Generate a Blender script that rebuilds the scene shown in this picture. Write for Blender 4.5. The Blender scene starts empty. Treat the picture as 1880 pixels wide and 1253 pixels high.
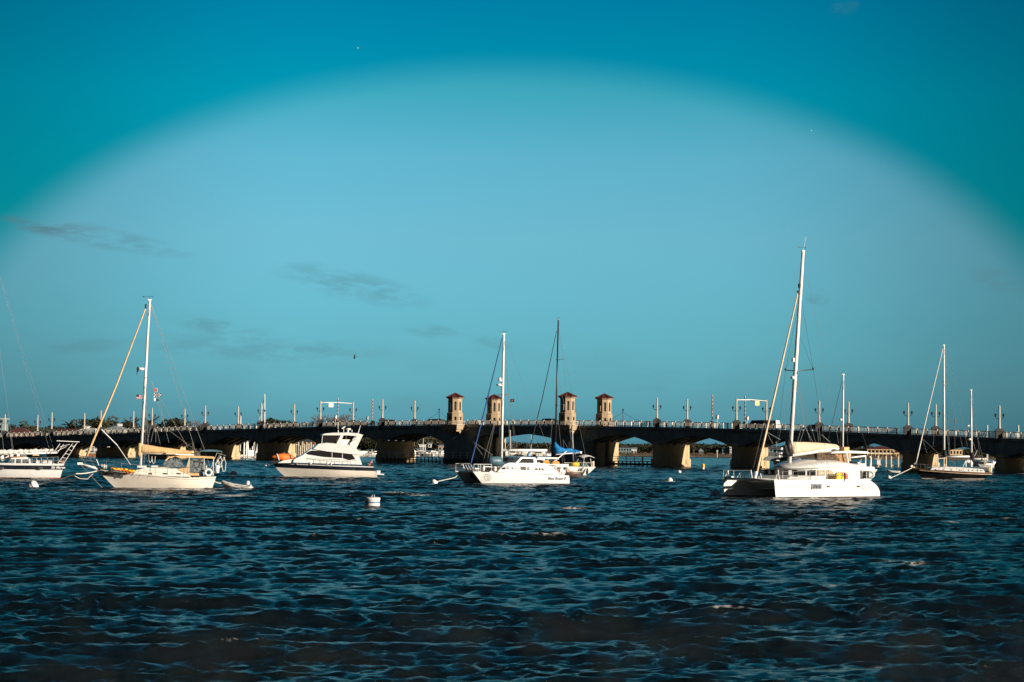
import bpy, math, random
import numpy as np
from mathutils import Vector, Matrix
random.seed(7)
RNG = np.random.RandomState(11)
SC = bpy.context.scene
COL = SC.collection
R = math.radians
# ---------------------------------------------------------------- camera
F = 4250.0            # focal length in pixels of a 1880 wide frame
H = 4.5               # eye height above the water
PITCH = math.atan(193.0 / F)
ROLL = math.atan(0.011)
cam_d = bpy.data.cameras.new('camera'); cam = bpy.data.objects.new('camera', cam_d); COL.objects.link(cam)
CM = Matrix.Rotation(math.pi/2 + PITCH, 3, 'X') @ Matrix.Rotation(ROLL, 3, 'Z')
cam.matrix_world = Matrix.Translation((0, 0, H)) @ CM.to_4x4()
cam_d.sensor_width = 36.0; cam_d.lens = 36.0 * F / 1880.0
cam_d.clip_start = 0.5; cam_d.clip_end = 20000
SC.camera = cam
# ---------------------------------------------------------------- sun, sky, exposure
SUN_EL, SUN_PSI = R(14), R(32)      # height; swing towards the camera from due right
SD = Vector((math.cos(SUN_EL)*math.cos(SUN_PSI), -math.cos(SUN_EL)*math.sin(SUN_PSI), math.sin(SUN_EL)))
sl = bpy.data.lights.new('sun', 'SUN'); sl.energy = 5.0; sl.angle = R(0.5); sl.color = (1.0, 0.88, 0.72)
so = bpy.data.objects.new('sun', sl); COL.objects.link(so)
so.rotation_euler = SD.to_track_quat('Z', 'Y').to_euler(); so.location = (200, -100, 200)
SC.view_settings.view_transform = 'Standard'; SC.view_settings.look = 'None'
SC.view_settings.exposure = 0.55; SC.view_settings.gamma = 1; SC.view_settings.use_curve_mapping = False

class NT:
    def __init__(s, tree): s.t = tree; s.n = tree.nodes; s.l = tree.links; s.n.clear()
    def new(s, typ, **kw):
        n = s.n.new(typ)
        for k, v in kw.items(): setattr(n, k, v)
        return n
    def link(s, a, b): s.l.new(a, b)
    def put(s, sock, v):
        if isinstance(v, (int, float)): sock.default_value = v
        elif isinstance(v, (tuple, list)):
            sock.default_value = tuple(v) if len(v) == len(sock.default_value) else tuple(v) + (1.0,)
        else: s.l.new(v, sock)
    def m(s, op, a, b=0.0, c=0.0, clamp=False):
        n = s.n.new('ShaderNodeMath'); n.operation = op; n.use_clamp = clamp
        s.put(n.inputs[0], a); s.put(n.inputs[1], b)
        if len(n.inputs) > 2: s.put(n.inputs[2], c)
        return n.outputs[0]
    def smooth(s, v, a, b, lo=0.0, hi=1.0):
        n = s.n.new('ShaderNodeMapRange'); n.interpolation_type = 'SMOOTHSTEP'; n.clamp = True
        s.put(n.inputs[0], v); n.inputs[1].default_value = a; n.inputs[2].default_value = b
        n.inputs[3].default_value = lo; n.inputs[4].default_value = hi
        return n.outputs[0]
    def mix(s, f, a, b, bt='MIX'):
        n = s.n.new('ShaderNodeMix'); n.data_type = 'RGBA'; n.blend_type = bt; n.clamp_factor = True
        s.put(n.inputs[0], f); s.put(n.inputs[6], a); s.put(n.inputs[7], b)
        return n.outputs[2]
    def noise(s, vec, scale, detail=3.0, rough=0.5):
        n = s.n.new('ShaderNodeTexNoise'); n.inputs['Scale'].default_value = scale
        n.inputs['Detail'].default_value = detail; n.inputs['Roughness'].default_value = rough
        if vec is not None: s.l.new(vec, n.inputs['Vector'])
        return n.outputs[0]
    def mapping(s, vec, scale=(1, 1, 1), loc=(0, 0, 0), rot=(0, 0, 0)):
        n = s.n.new('ShaderNodeMapping'); n.inputs['Scale'].default_value = scale
        n.inputs['Location'].default_value = loc; n.inputs['Rotation'].default_value = rot
        s.l.new(vec, n.inputs['Vector']); return n.outputs[0]
    def ramp(s, v, pts):
        n = s.n.new('ShaderNodeValToRGB'); e = n.color_ramp.elements
        e[0].position = pts[0][0]; e[0].color = tuple(pts[0][1]) + (1,)
        e[1].position = pts[-1][0]; e[1].color = tuple(pts[-1][1]) + (1,)
        for p, c in pts[1:-1]:
            q = e.new(p); q.color = tuple(c) + (1,)
        s.put(n.inputs[0], v); return n.outputs[0]

world = bpy.data.worlds.new('World'); SC.world = world; world.use_nodes = True
W = NT(world.node_tree)
wo = W.new('ShaderNodeOutputWorld'); bg = W.new('ShaderNodeBackground'); bg.inputs[1].default_value = 0.072
W.link(bg.outputs[0], wo.inputs[0])
sky = W.new('ShaderNodeTexSky'); sky.sky_type = 'NISHITA'; sky.sun_disc = False
sky.sun_elevation = SUN_EL; sky.sun_rotation = math.pi/2 + SUN_PSI
sky.air_density = 1.0; sky.dust_density = 0.6; sky.ozone_density = 2.0
tc = W.new('ShaderNodeTexCoord'); sep = W.new('ShaderNodeSeparateXYZ'); W.link(tc.outputs['Generated'], sep.inputs[0])
az = W.m('ARCTAN2', sep.outputs[0], sep.outputs[1]); el = W.m('ARCSINE', sep.outputs[2])
aaz = W.m('ABSOLUTE', az)
ell = W.m('SQRT', W.m('ADD', W.m('POWER', W.m('DIVIDE', aaz, 0.2537), 2.0), W.m('POWER', W.m('DIVIDE', el, 0.1635), 2.0)))
dome = W.smooth(ell, 0.93, 1.05, 1.0, 0.0)      # pale lens-filter oval painted into the sky colour, deeper teal outside it
t_low = W.ramp(W.m('MULTIPLY', el, 5.0), [(0.0, (.23, .83, 1.74)), (0.10, (.26, .87, 1.63)), (0.27, (.32, .93, 1.42)), (0.45, (.44, 1.02, 1.32)), (0.62, (.40, 1.05, 1.25)), (0.76, (.20, .99, 1.06)), (1.0, (.08, .85, .92))])
t_high = W.ramp(W.m('MULTIPLY', el, 1.0), [(0.0, (.05, .64, 1.2)), (0.10, (.004, .74, .88)), (0.15, (.0, .77, .91)), (0.195, (.0, .61, .81)), (0.27, (.035, .33, .42)), (0.42, (.035, .16, .205)), (1.0, (.02, .065, .09))])  # above the view, darkened to hold down ambient light and wave reflections
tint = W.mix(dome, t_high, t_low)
tint = W.mix(W.smooth(aaz, 0.45, 1.2), tint, (.18, .225, .26, 1))      # sky out of view made dull and neutral to control the fill in shadows
edge = W.m('MULTIPLY', W.smooth(aaz, 0.08, 0.25, 1.0, 0.60), W.smooth(aaz, 0.35, 0.9, 1.0, 0.8))  # vignette painted into the sky sides; beyond the view it lowers ambient light
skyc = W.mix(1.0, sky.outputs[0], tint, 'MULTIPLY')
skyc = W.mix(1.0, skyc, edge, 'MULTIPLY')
# thin dark cloud streaks, laid out by compass direction and height
cv = W.new('ShaderNodeCombineXYZ'); W.link(az, cv.inputs[0]); W.link(el, cv.inputs[1])
n1 = W.noise(W.mapping(cv.outputs[0], scale=(12, 40, 1)), 4.0, 6.0, 0.68)
n2 = W.noise(W.mapping(cv.outputs[0], scale=(7, 26, 1), loc=(3, 1, 0)), 2.2, 5.0, 0.55)
tot = None
for (cx, cy, rx, ry, sl_, amt) in ((165, 440, 185, 22, .16, .62), (60, 425, 60, 14, .2, .5), (405, 602, 95, 18, .12, .5), (640, 525, 150, 32, .2, .5), (795, 610, 60, 15, .1, .4), (150, 640, 80, 18, -.1, .36), (1500, 552, 26, 12, .1, .5), (1545, 20, 32, 26, 0, .3), (1850, 525, 70, 26, .2, .45), (900, 628, 50, 12, .2, .3), (470, 640, 260, 26, .03, .4)):
    a0 = math.atan((cx-940)/F); e0 = (819.5+.011*(cx-940)-cy)/F
    u = W.m('DIVIDE', W.m('SUBTRACT', az, a0), rx/F)
    v = W.m('DIVIDE', W.m('ADD', W.m('SUBTRACT', el, e0), W.m('MULTIPLY', W.m('SUBTRACT', az, a0), sl_)), ry/F)
    q = W.smooth(W.m('ADD', W.m('MULTIPLY', u, u), W.m('MULTIPLY', v, v)), 0.0, 1.3, amt, 0.0)
    tot = q if tot is None else W.m('ADD', tot, q)
cl = W.m('MULTIPLY', tot, W.smooth(n1, 0.38, 0.62, 0.0, 0.72))
band = W.m('MULTIPLY', W.smooth(el, 0.062, 0.02, 0.0, 1.0), W.smooth(n2, 0.40, 0.60, 0.0, 0.14))
cl = W.m('ADD', cl, band)
skyc = W.mix(cl, skyc, (0.9, 1.9, 2.3, 1))
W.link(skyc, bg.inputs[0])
# ---------------------------------------------------------------- pixel rays (measuring the photograph)
def ray(px, py):
    return CM @ Vector(((px-940)/F, -(py-626.5)/F, -1.0))
def at_depth(px, py, Y):
    d = ray(px, py); return Vector((0, 0, H)) + d*(Y/d.y)
def at_plane(px, py, p0, n):
    d = ray(px, py); o = Vector((0, 0, H)); return o + d*((Vector(p0)-o).dot(n)/d.dot(n))
def on_water(px, py, z=0.0):
    d = ray(px, py); return Vector((0, 0, H)) + d*((z-H)/d.z)
def project(v):
    q = CM.transposed() @ (Vector(v)-Vector((0, 0, H)))
    return (940 - F*q.x/q.z, 626.5 + F*q.y/q.z)
# ---------------------------------------------------------------- materials
MATS = {}
def mat(name, col, rough=0.5, metal=0.0, var=0.08, vscale=1.5, bump=0.0, bscale=8.0, spec=0.5, coat=0.0, dirt=None, dscale=0.6, damt=0.3):
    if name in MATS: return MATS[name]
    m = bpy.data.materials.new(name); m.use_nodes = True; N = NT(m.node_tree)
    o = N.new('ShaderNodeOutputMaterial'); b = N.new('ShaderNodeBsdfPrincipled'); N.link(b.outputs[0], o.inputs[0])
    g = N.new('ShaderNodeTexCoord').outputs['Object']
    c = tuple(col)+(1,)
    if var > 0:
        n = N.noise(g, vscale, 5.0, 0.6)
        c = N.mix(N.smooth(n, 0.3, 0.7), tuple(x*(1-var) for x in col)+(1,), tuple(min(1, x*(1+var)) for x in col)+(1,))
    if dirt is not None:
        n2 = N.noise(N.mapping(g, scale=(1, 1, .45)), dscale, 6.0, 0.65)
        c = N.mix(N.m('MULTIPLY', N.smooth(n2, 0.48, 0.72), damt), c, tuple(dirt)+(1,))
    N.put(b.inputs['Base Color'], c)
    b.inputs['Roughness'].default_value = rough; b.inputs['Metallic'].default_value = metal
    b.inputs['Specular IOR Level'].default_value = spec; b.inputs['Coat Weight'].default_value = coat
    if bump > 0:
        bn = N.new('ShaderNodeBump'); bn.inputs['Strength'].default_value = bump; bn.inputs['Distance'].default_value = 0.05
        N.link(N.noise(g, bscale, 4.0, 0.6), bn.inputs['Height']); N.link(bn.outputs[0], b.inputs['Normal'])
    MATS[name] = m; return m
GEL = mat('white_gelcoat', (.72, .72, .715), .28, var=.04, coat=.3, dirt=(.55, .47, .34), damt=.16, dscale=.8)
CREAMHULL = mat('cream_gelcoat', (.80, .74, .66), .3, var=.04, coat=.3, dirt=(.50, .36, .20), damt=.25, dscale=.5)
DECK = mat('deck_paint', (.66, .66, .64), .55, var=.08)
NAVY = mat('navy_paint', (.012, .016, .026), .2, coat=.5, var=.1)
BLACKHULL = mat('black_hull_paint', (.010, .011, .013), .22, coat=.4, var=.15)
ALU = mat('painted_mast', (.78, .78, .77), .32, var=.03)
STEEL = mat('stainless_steel', (.62, .62, .62), .25, .75, var=.05)
WIRE = mat('rigging_wire', (.45, .46, .47), .35, .5, var=.05)
DARKWIRE = mat('dark_rigging', (.05, .055, .06), .5, var=.05)
GLASS = mat('dark_window', (.018, .016, .016), .06, var=.1, spec=.8)
VINYL = mat('clear_vinyl', (.13, .15, .16), .12, var=.85, vscale=5, spec=.8)
CANVASTAN = mat('tan_canvas', (.62, .40, .19), .85, var=.12, vscale=2.5, bump=.5, bscale=3)
CANVASCREAM = mat('cream_canvas', (.66, .52, .37), .85, var=.12, vscale=2.5, bump=.5, bscale=3)
CANVASWHITE = mat('white_sailcloth', (.70, .68, .64), .85, var=.15, vscale=4, bump=.7, bscale=4)
CANVASBLUE = mat('blue_canvas', (.0, .16, .42), .8, var=.25, vscale=3, bump=.7, bscale=3)
CANVASDARK = mat('navy_canvas', (.012, .014, .022), .85, var=.2)
TEAL = mat('grey_blue_canvas', (.06, .16, .20), .8, var=.2)
ORANGE = mat('orange_vinyl', (.90, .19, .03), .55, var=.15, bump=.3)
YELLOW = mat('yellow_plastic', (.80, .47, .02), .5, var=.1)
RED = mat('red_plastic', (.60, .05, .03), .45, var=.1)
TEAK = mat('varnished_teak', (.30, .13, .06), .4, var=.25, vscale=6)
RUST = mat('antifouling_red', (.34, .10, .05), .7, var=.25)
BOOT = mat('boot_stripe_black', (.015, .015, .016), .5, var=.2)
RIBGREY = mat('inflatable_grey', (.58, .56, .53), .6, var=.1)
RUBBER = mat('black_rubber', (.02, .02, .021), .8, var=.2)
ROPE = mat('mooring_rope', (.74, .70, .62), .9, var=.15)
ROPEG = mat('coiled_rope_grey', (.40, .40, .38), .9, var=.2)
LETTER = mat('lettering_grey', (.12, .12, .13), .6, var=0)
LETTERW = mat('lettering_white', (.75, .75, .75), .5, var=0)
CONC = mat('bridge_concrete', (.52, .39, .23), .85, var=.10, vscale=.6, bump=.3, bscale=2, dirt=(.20, .14, .08), damt=.35, dscale=.35)
CONCT = mat('tower_stucco', (.39, .29, .19), .85, var=.10, vscale=.8, bump=.3, dirt=(.30, .20, .12), damt=.3)
POSTC = mat('lamp_concrete', (.46, .42, .37), .8, var=.1)
GIRD = mat('grey_green_girder_paint', (.21, .245, .245), .6, var=.2, vscale=.4, dirt=(.10, .095, .085), damt=.6, dscale=.3)
PED = mat('dark_pedestal', (.045, .046, .046), .7, var=.15)
RAILM = mat('railing_metal', (.72, .67, .59), .6, .0, var=.1)
ASPH = mat('asphalt', (.06, .06, .06), .9, var=.2)
SIDEW = mat('sidewalk_concrete', (.34, .32, .28), .9, var=.1)
TILE = mat('red_roof_tile', (.10, .022, .015), .75, var=.3, vscale=3)
IRON = mat('dark_iron', (.012, .012, .013), .5, var=.1)
LAMPG = mat('lantern_glass', (.14, .14, .13), .3, var=.1)
WOOD = mat('weathered_timber', (.10, .085, .07), .9, var=.3, vscale=2)
PILEW = mat('pale_piling', (.50, .44, .36), .85, var=.2, vscale=2)
WHITE = mat('white_paint', (.76, .76, .75), .5, var=.05)
SIGNM = mat('sign_back_white', (.78, .74, .68), .6, var=.05)
SIGNY = mat('sign_yellow', (.80, .56, .22), .6, var=.05)
STRIPE = mat('barrier_red', (.50, .06, .05), .5, var=.05)
CARDARK = mat('black_car_paint', (.012, .013, .015), .2, coat=.6, var=.05)
CARWHITE = mat('white_car_paint', (.70, .70, .70), .3, coat=.5, var=.03)
CARGREY = mat('grey_car_paint', (.10, .11, .12), .3, .3, coat=.5, var=.05)
# ---------------------------------------------------------------- mesh builder
class MB:
    def __init__(s): s.v = []; s.f = []; s.mi = []; s.sm = []; s.mats = []
    def mid(s, m):
        if m not in s.mats: s.mats.append(m)
        return s.mats.index(m)
    def add(s, vs, fs, m, smooth=False):
        k = len(s.v); s.v.extend([tuple(p) for p in vs]); i = s.mid(m)
        for f in fs: s.f.append(tuple(k+j for j in f)); s.mi.append(i); s.sm.append(smooth)
        return s
    def box(s, c, d, m, rz=0.0, ry=0.0, taper=1.0):
        M = Matrix.Rotation(rz, 3, 'Z') @ Matrix.Rotation(ry, 3, 'Y'); c = Vector(c); vs = []
        for z in (-.5, .5):
            t = taper if z > 0 else 1.0
            for x, y in ((-.5, -.5), (.5, -.5), (.5, .5), (-.5, .5)):
                vs.append(c + M @ Vector((x*d[0]*t, y*d[1]*t, z*d[2])))
        return s.add(vs, [(3, 2, 1, 0), (4, 5, 6, 7), (0, 1, 5, 4), (1, 2, 6, 5), (2, 3, 7, 6), (3, 0, 4, 7)], m)
    def tube(s, pts, r, m, n=6, caps=True, ry=None):
        pts = [Vector(p) for p in pts]; rs = r if isinstance(r, (list, tuple)) else [r]*len(pts)
        vs = []; up0 = None
        for i, p in enumerate(pts):
            t = (pts[min(i+1, len(pts)-1)] - pts[max(i-1, 0)])
            if t.length < 1e-9: t = Vector((0, 0, 1))
            t.normalize()
            if up0 is None: up0 = Vector((0, 0, 1)) if abs(t.z) < .9 else Vector((0, 1, 0))
            a = t.cross(up0)
            if a.length < 1e-4: a = t.cross(Vector((1, 0, 0)))
            a.normalize(); b = a.cross(t).normalized(); up0 = b
            for k in range(n):
                w = 2*math.pi*k/n
                vs.append(p + a*math.cos(w)*rs[i] + b*math.sin(w)*rs[i]*(ry if ry else 1.0))
        fs = []
        for i in range(len(pts)-1):
            for k in range(n):
                fs.append((i*n+k, i*n+(k+1) % n, (i+1)*n+(k+1) % n, (i+1)*n+k))
        if caps: fs.append(tuple(range(n-1, -1, -1))); fs.append(tuple((len(pts)-1)*n+k for k in range(n)))
        return s.add(vs, fs, m, n >= 8)
    def lathe(s, prof, m, c=(0, 0, 0), n=12, axis=(0, 0, 1)):
        q = Vector((0, 0, 1)).rotation_difference(Vector(axis)).to_matrix(); c = Vector(c); vs = []; fs = []
        for r, z in prof:
            for k in range(n):
                w = 2*math.pi*(k+.5)/n; vs.append(c + q @ Vector((r*math.cos(w), r*math.sin(w), z)))
        for i in range(len(prof)-1):
            for k in range(n): fs.append((i*n+k, i*n+(k+1) % n, (i+1)*n+(k+1) % n, (i+1)*n+k))
        fs.append(tuple(range(n-1, -1, -1))); fs.append(tuple((len(prof)-1)*n+k for k in range(n)))
        return s.add(vs, fs, m, n >= 12)
    def torus(s, c, Rr, r, m, nrm=(0, 1, 0), n=18, k=7):
        q = Vector((0, 0, 1)).rotation_difference(Vector(nrm)).to_matrix(); c = Vector(c); vs = []; fs = []
        for i in range(n):
            a = 2*math.pi*i/n
            for j in range(k):
                b = 2*math.pi*j/k
                vs.append(c + q @ Vector(((Rr+r*math.cos(b))*math.cos(a), (Rr+r*math.cos(b))*math.sin(a), r*math.sin(b))))
        for i in range(n):
            for j in range(k):
                fs.append((i*k+j, ((i+1) % n)*k+j, ((i+1) % n)*k+(j+1) % k, i*k+(j+1) % k))
        return s.add(vs, fs, m, True)
    def slab(s, pts, y0, y1, m, wf=None):
        """outline in x,z extruded between y0 and y1 (numbers or functions of x,z)"""
        f0 = y0 if callable(y0) else (lambda x, z: y0); f1 = y1 if callable(y1) else (lambda x, z: y1)
        n = len(pts)
        vs = [(x, f0(x, z), z) for x, z in pts] + [(x, f1(x, z), z) for x, z in pts]
        fs = [tuple(range(n)), tuple(range(2*n-1, n-1, -1))] + [(i, i+n, (i+1) % n+n, (i+1) % n) for i in range(n)]
        return s.add(vs, fs, m)
    def plate(s, pts, th, m, nrm=(0, 0, 1)):
        """any 3D outline given thickness along nrm"""
        n = len(pts); d = Vector(nrm)*th
        vs = [Vector(p) for p in pts] + [Vector(p)+d for p in pts]
        fs = [tuple(range(n-1, -1, -1)), tuple(range(n, 2*n))] + [(i, (i+1) % n, (i+1) % n+n, i+n) for i in range(n)]
        return s.add(vs, fs, m)
    def loft(s, rings, m, closed=True, caps=True, smooth=True):
        n = len(rings[0]); vs = [p for r in rings for p in r]; fs = []
        for i in range(len(rings)-1):
            for k in range(n if closed else n-1):
                fs.append((i*n+k, i*n+(k+1) % n, (i+1)*n+(k+1) % n, (i+1)*n+k))
        if caps: fs.append(tuple(range(n-1, -1, -1))); fs.append(tuple((len(rings)-1)*n+k for k in range(n)))
        return s.add(vs, fs, m, smooth)
    def ellipsoid(s, c, r, m, n=12, k=8, bumpy=0.0):
        c = Vector(c); rings = []
        for i in range(1, k):
            t = math.pi*i/k
            rings.append([c + Vector((r[0]*math.sin(t)*math.cos(2*math.pi*j/n), r[1]*math.sin(t)*math.sin(2*math.pi*j/n), -r[2]*math.cos(t)))*1.0*(1) + Vector((random.uniform(-1, 1)*r[0], random.uniform(-1, 1)*r[1], random.uniform(-1, 1)*r[2]))*bumpy for j in range(n)])
        return s.loft(rings, m)
    def build(s, name, parent=None, loc=None, fix=True):
        me = bpy.data.meshes.new(name); me.from_pydata(s.v, [], s.f)
        for m in s.mats: me.materials.append(m)
        me.polygons.foreach_set('material_index', s.mi); me.polygons.foreach_set('use_smooth', s.sm)
        if fix and len(s.v) < 60000:
            import bmesh
            bm = bmesh.new(); bm.from_mesh(me); bmesh.ops.recalc_face_normals(bm, faces=bm.faces); bm.to_mesh(me); bm.free()
        me.update()
        o = bpy.data.objects.new(name, me); COL.objects.link(o)
        if parent is not None: o.parent = parent
        if loc is not None: o.location = loc
        return o
def tag(o, label=None, cat=None, group=None, kind=None):
    if label: o['label'] = label
    if cat: o['category'] = cat
    if group: o['group'] = group
    if kind: o['kind'] = kind
    return o
def thing(name, label, cat, loc=(0, 0, 0), rz=0.0, group=None):
    o = bpy.data.objects.new(name, None); COL.objects.link(o); o.location = loc; o.rotation_euler = (0, 0, rz)
    o.empty_display_size = 0.5
    return tag(o, label, cat, group)
def kids(o): return [c for c in bpy.data.objects if c.parent == o]
def copy_tree(o, parent=None):
    c = o.copy(); COL.objects.link(c); c.parent = parent
    for ch in kids(o): copy_tree(ch, c)
    return c
from mathutils.bvhtree import BVHTree
def surf_hit(boat, obj, px, py):
    """point and normal of a boat's surface seen at a photo pixel, in the boat's own frame"""
    me = obj.data; bv = BVHTree.FromPolygons([v.co.copy() for v in me.vertices], [tuple(p.vertices) for p in me.polygons])
    o_ = boat.I @ Vector((0, 0, H)); d_ = (boat.I.to_3x3() @ ray(px, py)).normalized(); loc, nrm, i, dist = bv.ray_cast(o_, d_)
    if loc is None: return None, None
    if nrm.dot(d_) > 0: nrm = -nrm
    return loc, nrm
def text_mesh(txt, size, m, name='lettering', parent=None, M=None, depth=0.01, shear=0.0):
    cu = bpy.data.curves.new(name, 'FONT'); cu.body = txt; cu.size = size; cu.extrude = depth; cu.shear = shear
    cu.align_x = 'CENTER'; cu.align_y = 'CENTER'; cu.resolution_u = 2; cu.offset = size*.022
    t = bpy.data.objects.new('tmp', cu); COL.objects.link(t)
    dg = bpy.context.evaluated_depsgraph_get(); me = bpy.data.meshes.new_from_object(t.evaluated_get(dg))
    bpy.data.objects.remove(t); me.materials.clear(); me.materials.append(m)
    o = bpy.data.objects.new(name, me); COL.objects.link(o); o.parent = parent
    if M is not None: o.matrix_local = M
    return o
# ---------------------------------------------------------------- water
WB, WR, WS = 0.27, 0.08, 0.5
def make_water():
    rowsY = [31.0]
    while rowsY[-1] < 1150:
        Y = rowsY[-1]; rowsY.append(Y + min(max(Y*Y/(2340*4.5)*0.42, 0.08), 0.27 if Y < 330 else 0.5 if Y < 600 else 1.4))
    rowsY = np.array(rowsY); nr = len(rowsY); nc = 960
    tx = np.linspace(-1, 1, nc)
    Yg = np.repeat(rowsY[:, None], nc, 1); HW = 0.25*Yg + 17.0; Xg = HW*tx[None, :]
    r0 = np.random.RandomState(21)
    dX = HW*(2.0/nc); dY = np.repeat(np.gradient(rowsY)[:, None], nc, 1)
    Xw = Xg + .35*np.sin(Xg*.31+Yg*.23+1.0) + .16*np.sin(Xg*.83-Yg*.47+2.2) + .05*np.sin(Xg*2.3+Yg*1.1)
    Yw = Yg + .35*np.sin(Xg*.27-Yg*.19+.4) + .16*np.sin(Xg*.71+Yg*.55+4.1) + .05*np.sin(Xg*1.9-Yg*2.1)
    patch = 0
    for i in range(14):
        Lp = r0.uniform(3.5, 16); tp = r0.uniform(0, 6.28); patch = patch + np.sin(2*math.pi/Lp*(Xg*math.cos(tp)+Yg*math.sin(tp)*.6)+r0.uniform(0, 6.28))
    patch = np.clip(1 + .22*patch/2.6, .6, 1.5)
    Z = np.zeros_like(Xg); DX = np.zeros_like(Xg); DY = np.zeros_like(Xg)
    r = np.random.RandomState(5)
    lam = np.concatenate([np.geomspace(0.17, 0.36, 30), np.geomspace(0.36, 1.3, 70), np.geomspace(1.3, 8.0, 50)])
    for L in lam:
        k = 2*math.pi/L; th = R(-72) + r.normal(0, 0.60 if L < 1.2 else 0.42)          # travelling towards the camera, spread out
        amp = 0.0068*L**1.0*(1.0 if L < 1.2 else (1.2/L)**0.55); ph = r.uniform(0, 2*math.pi)
        cx, cy = math.cos(th), math.sin(th)
        step = np.abs(cx)*dX + np.abs(cy)*dY
        att = np.clip((L/np.maximum(step, 1e-6) - 2.0)/2.0, 0, 1)
        a = amp*att*(patch if L < 1.6 else 1.0); p = k*(Xw*cx + Yw*cy) + ph
        Z += a*np.cos(p); s_ = np.sin(p)*a*0.9
        DX -= cx*s_; DY -= cy*s_
    # gusts: patches of rougher and calmer water
    g = 0
    for i in range(9):
        L = r.uniform(14, 60); th = r.uniform(0, 6.28); g = g + np.sin(2*math.pi/L*(Xg*math.cos(th)+Yg*math.sin(th)*.6)+r.uniform(0, 6.28))
    g = 1.0 + 0.16*g/3*1.0
    g = np.clip(g, .6, 1.45)
    Z *= g; X2 = Xg + DX*g; Y2 = Yg + DY*g
    # fade the waves out at the borders of the fine grid
    fade = np.clip((1150-Yg)/60, 0, 1)*np.clip((1-np.abs(tx[None, :]))/0.05, 0, 1)*np.clip((Yg-31)/1.0, 0, 1)
    Z *= fade; X2 = Xg + (X2-Xg)*fade; Y2 = Yg + (Y2-Yg)*fade
    sd = Z[:500].std()
    jac = 0  # crest sharpness drives the foam
    foam = np.clip((Z/sd - 3.3)/0.5, 0, 1)
    px_ = lambda x, y: on_water(x, y)
    rf = np.random.RandomState(4)
    spots = [(1125, 996, .55, .8), (1108, 997, .3, .5), (1655, 1032, .5, .8), (1672, 1038, .4, .6), (1642, 1226, .35, .8), (1026, 1061, .2, .6), (1230, 941, .7, .9), (808, 1226, .2, .6), (372, 986, .4, .5), (1475, 1172, .2, .5), (1797, 979, .5, .8), (965, 1063, .1, .3), (1715, 951, .5, .7), (1750, 960, .8, .7), (773, 911, .8, .9), (428, 911, 1.0, 1.0), (1228, 885, 1.2, .8), (1190, 866, 1.5, .8), (640, 886, 1.2, .7), (1640, 950, .6, .6), (880, 1000, .3, .5), (560, 1010, .3, .5), (245, 905, 1.6, .8), (205, 903, 1.2, .8), (150, 901, 1.4, .8), (715, 885, 1.2, .6), (1100, 880, 1.6, .7), (900, 905, 1.0, .6), (1050, 935, .7, .6), (1380, 960, .6, .5), (600, 950, .6, .5), (330, 940, .7, .5)]
    for (xa, ya, xb, yb) in ((1426, 917, 1616, 914), (888, 890.5, 1044, 890), (540, 877, 695, 877.5), (216, 899, 386, 899.5), (5, 880, 108, 880), (1700, 881.5, 1805, 881.5), (412, 899, 462, 899), (1334, 911, 1420, 914)):
        for i in range(26):
            t_ = rf.uniform(0, 1); spots.append((xa+(xb-xa)*t_, ya+(yb-ya)*t_+rf.uniform(-.4, 1.0), rf.uniform(.3, .9), rf.uniform(.4, .9)))
    for (sx, sy_, w_, s_) in spots:
        c = on_water(sx, sy_); iy = np.searchsorted(rowsY, c.y); lo_, hi_ = max(0, iy-60), min(nr, iy+60)
        d2 = ((X2[lo_:hi_]-c.x)/w_)**2 + ((Y2[lo_:hi_]-c.y)/(w_*(1.0 if c.y < 150 else 1.3)))**2
        w_ = w_; foam[lo_:hi_] = np.maximum(foam[lo_:hi_], 2.4*s_*np.exp(-d2*1.3))
    co = np.stack([X2, Y2, Z], -1).reshape(-1, 3).astype(np.float32)
    i = np.arange(nr*nc).reshape(nr, nc)
    q = np.stack([i[:-1, :-1], i[:-1, 1:], i[1:, 1:], i[1:, :-1]], -1).reshape(-1, 4)
    # outer flat water joined to the fine grid's border
    Y0, Y1 = float(rowsY[0]), float(rowsY[-1])
    ex = [(-9000, -800, 0), (9000, -800, 0), (9000, 12000, 0), (-9000, 12000, 0)]
    cor = [int(i[0, 0]), int(i[0, -1]), int(i[-1, -1]), int(i[-1, 0])]
    n0 = len(co); co = np.concatenate([co, np.array(ex, np.float32)])
    extra = [(n0, n0+1, cor[1], cor[0]), (n0+1, n0+2, cor[2], cor[1]), (n0+2, n0+3, cor[3], cor[2]), (n0+3, n0, cor[0], cor[3])]
    q = np.concatenate([q, np.array(extra)])
    me = bpy.data.meshes.new('water'); me.vertices.add(len(co)); me.vertices.foreach_set('co', co.ravel())
    me.loops.add(q.size); me.loops.foreach_set('vertex_index', q.ravel().astype(np.int32))
    me.polygons.add(len(q)); me.polygons.foreach_set('loop_start', np.arange(0, q.size, 4, dtype=np.int32))
    me.polygons.foreach_set('use_smooth', np.ones(len(q), bool))
    me.update(calc_edges=True); me.validate()
    at = me.attributes.new('foam', 'FLOAT', 'POINT'); fv = np.zeros(len(co), np.float32); fv[:n0] = foam.reshape(-1); at.data.foreach_set('value', fv)
    m = bpy.data.materials.new('sea_water'); m.use_nodes = True; N = NT(m.node_tree)
    o = N.new('ShaderNodeOutputMaterial'); b = N.new('ShaderNodeBsdfPrincipled'); N.link(b.outputs[0], o.inputs[0])
    geo = N.new('ShaderNodeNewGeometry').outputs['Position']
    fa = N.new('ShaderNodeAttribute'); fa.attribute_name = 'foam'
    fn = N.noise(N.mapping(geo, scale=(1, 1.6, 1)), 4.2, 6.0, 0.75); fn2 = N.noise(N.mapping(geo, scale=(.03, .015, 1)), 1.0, 2.0, .5)
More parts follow.
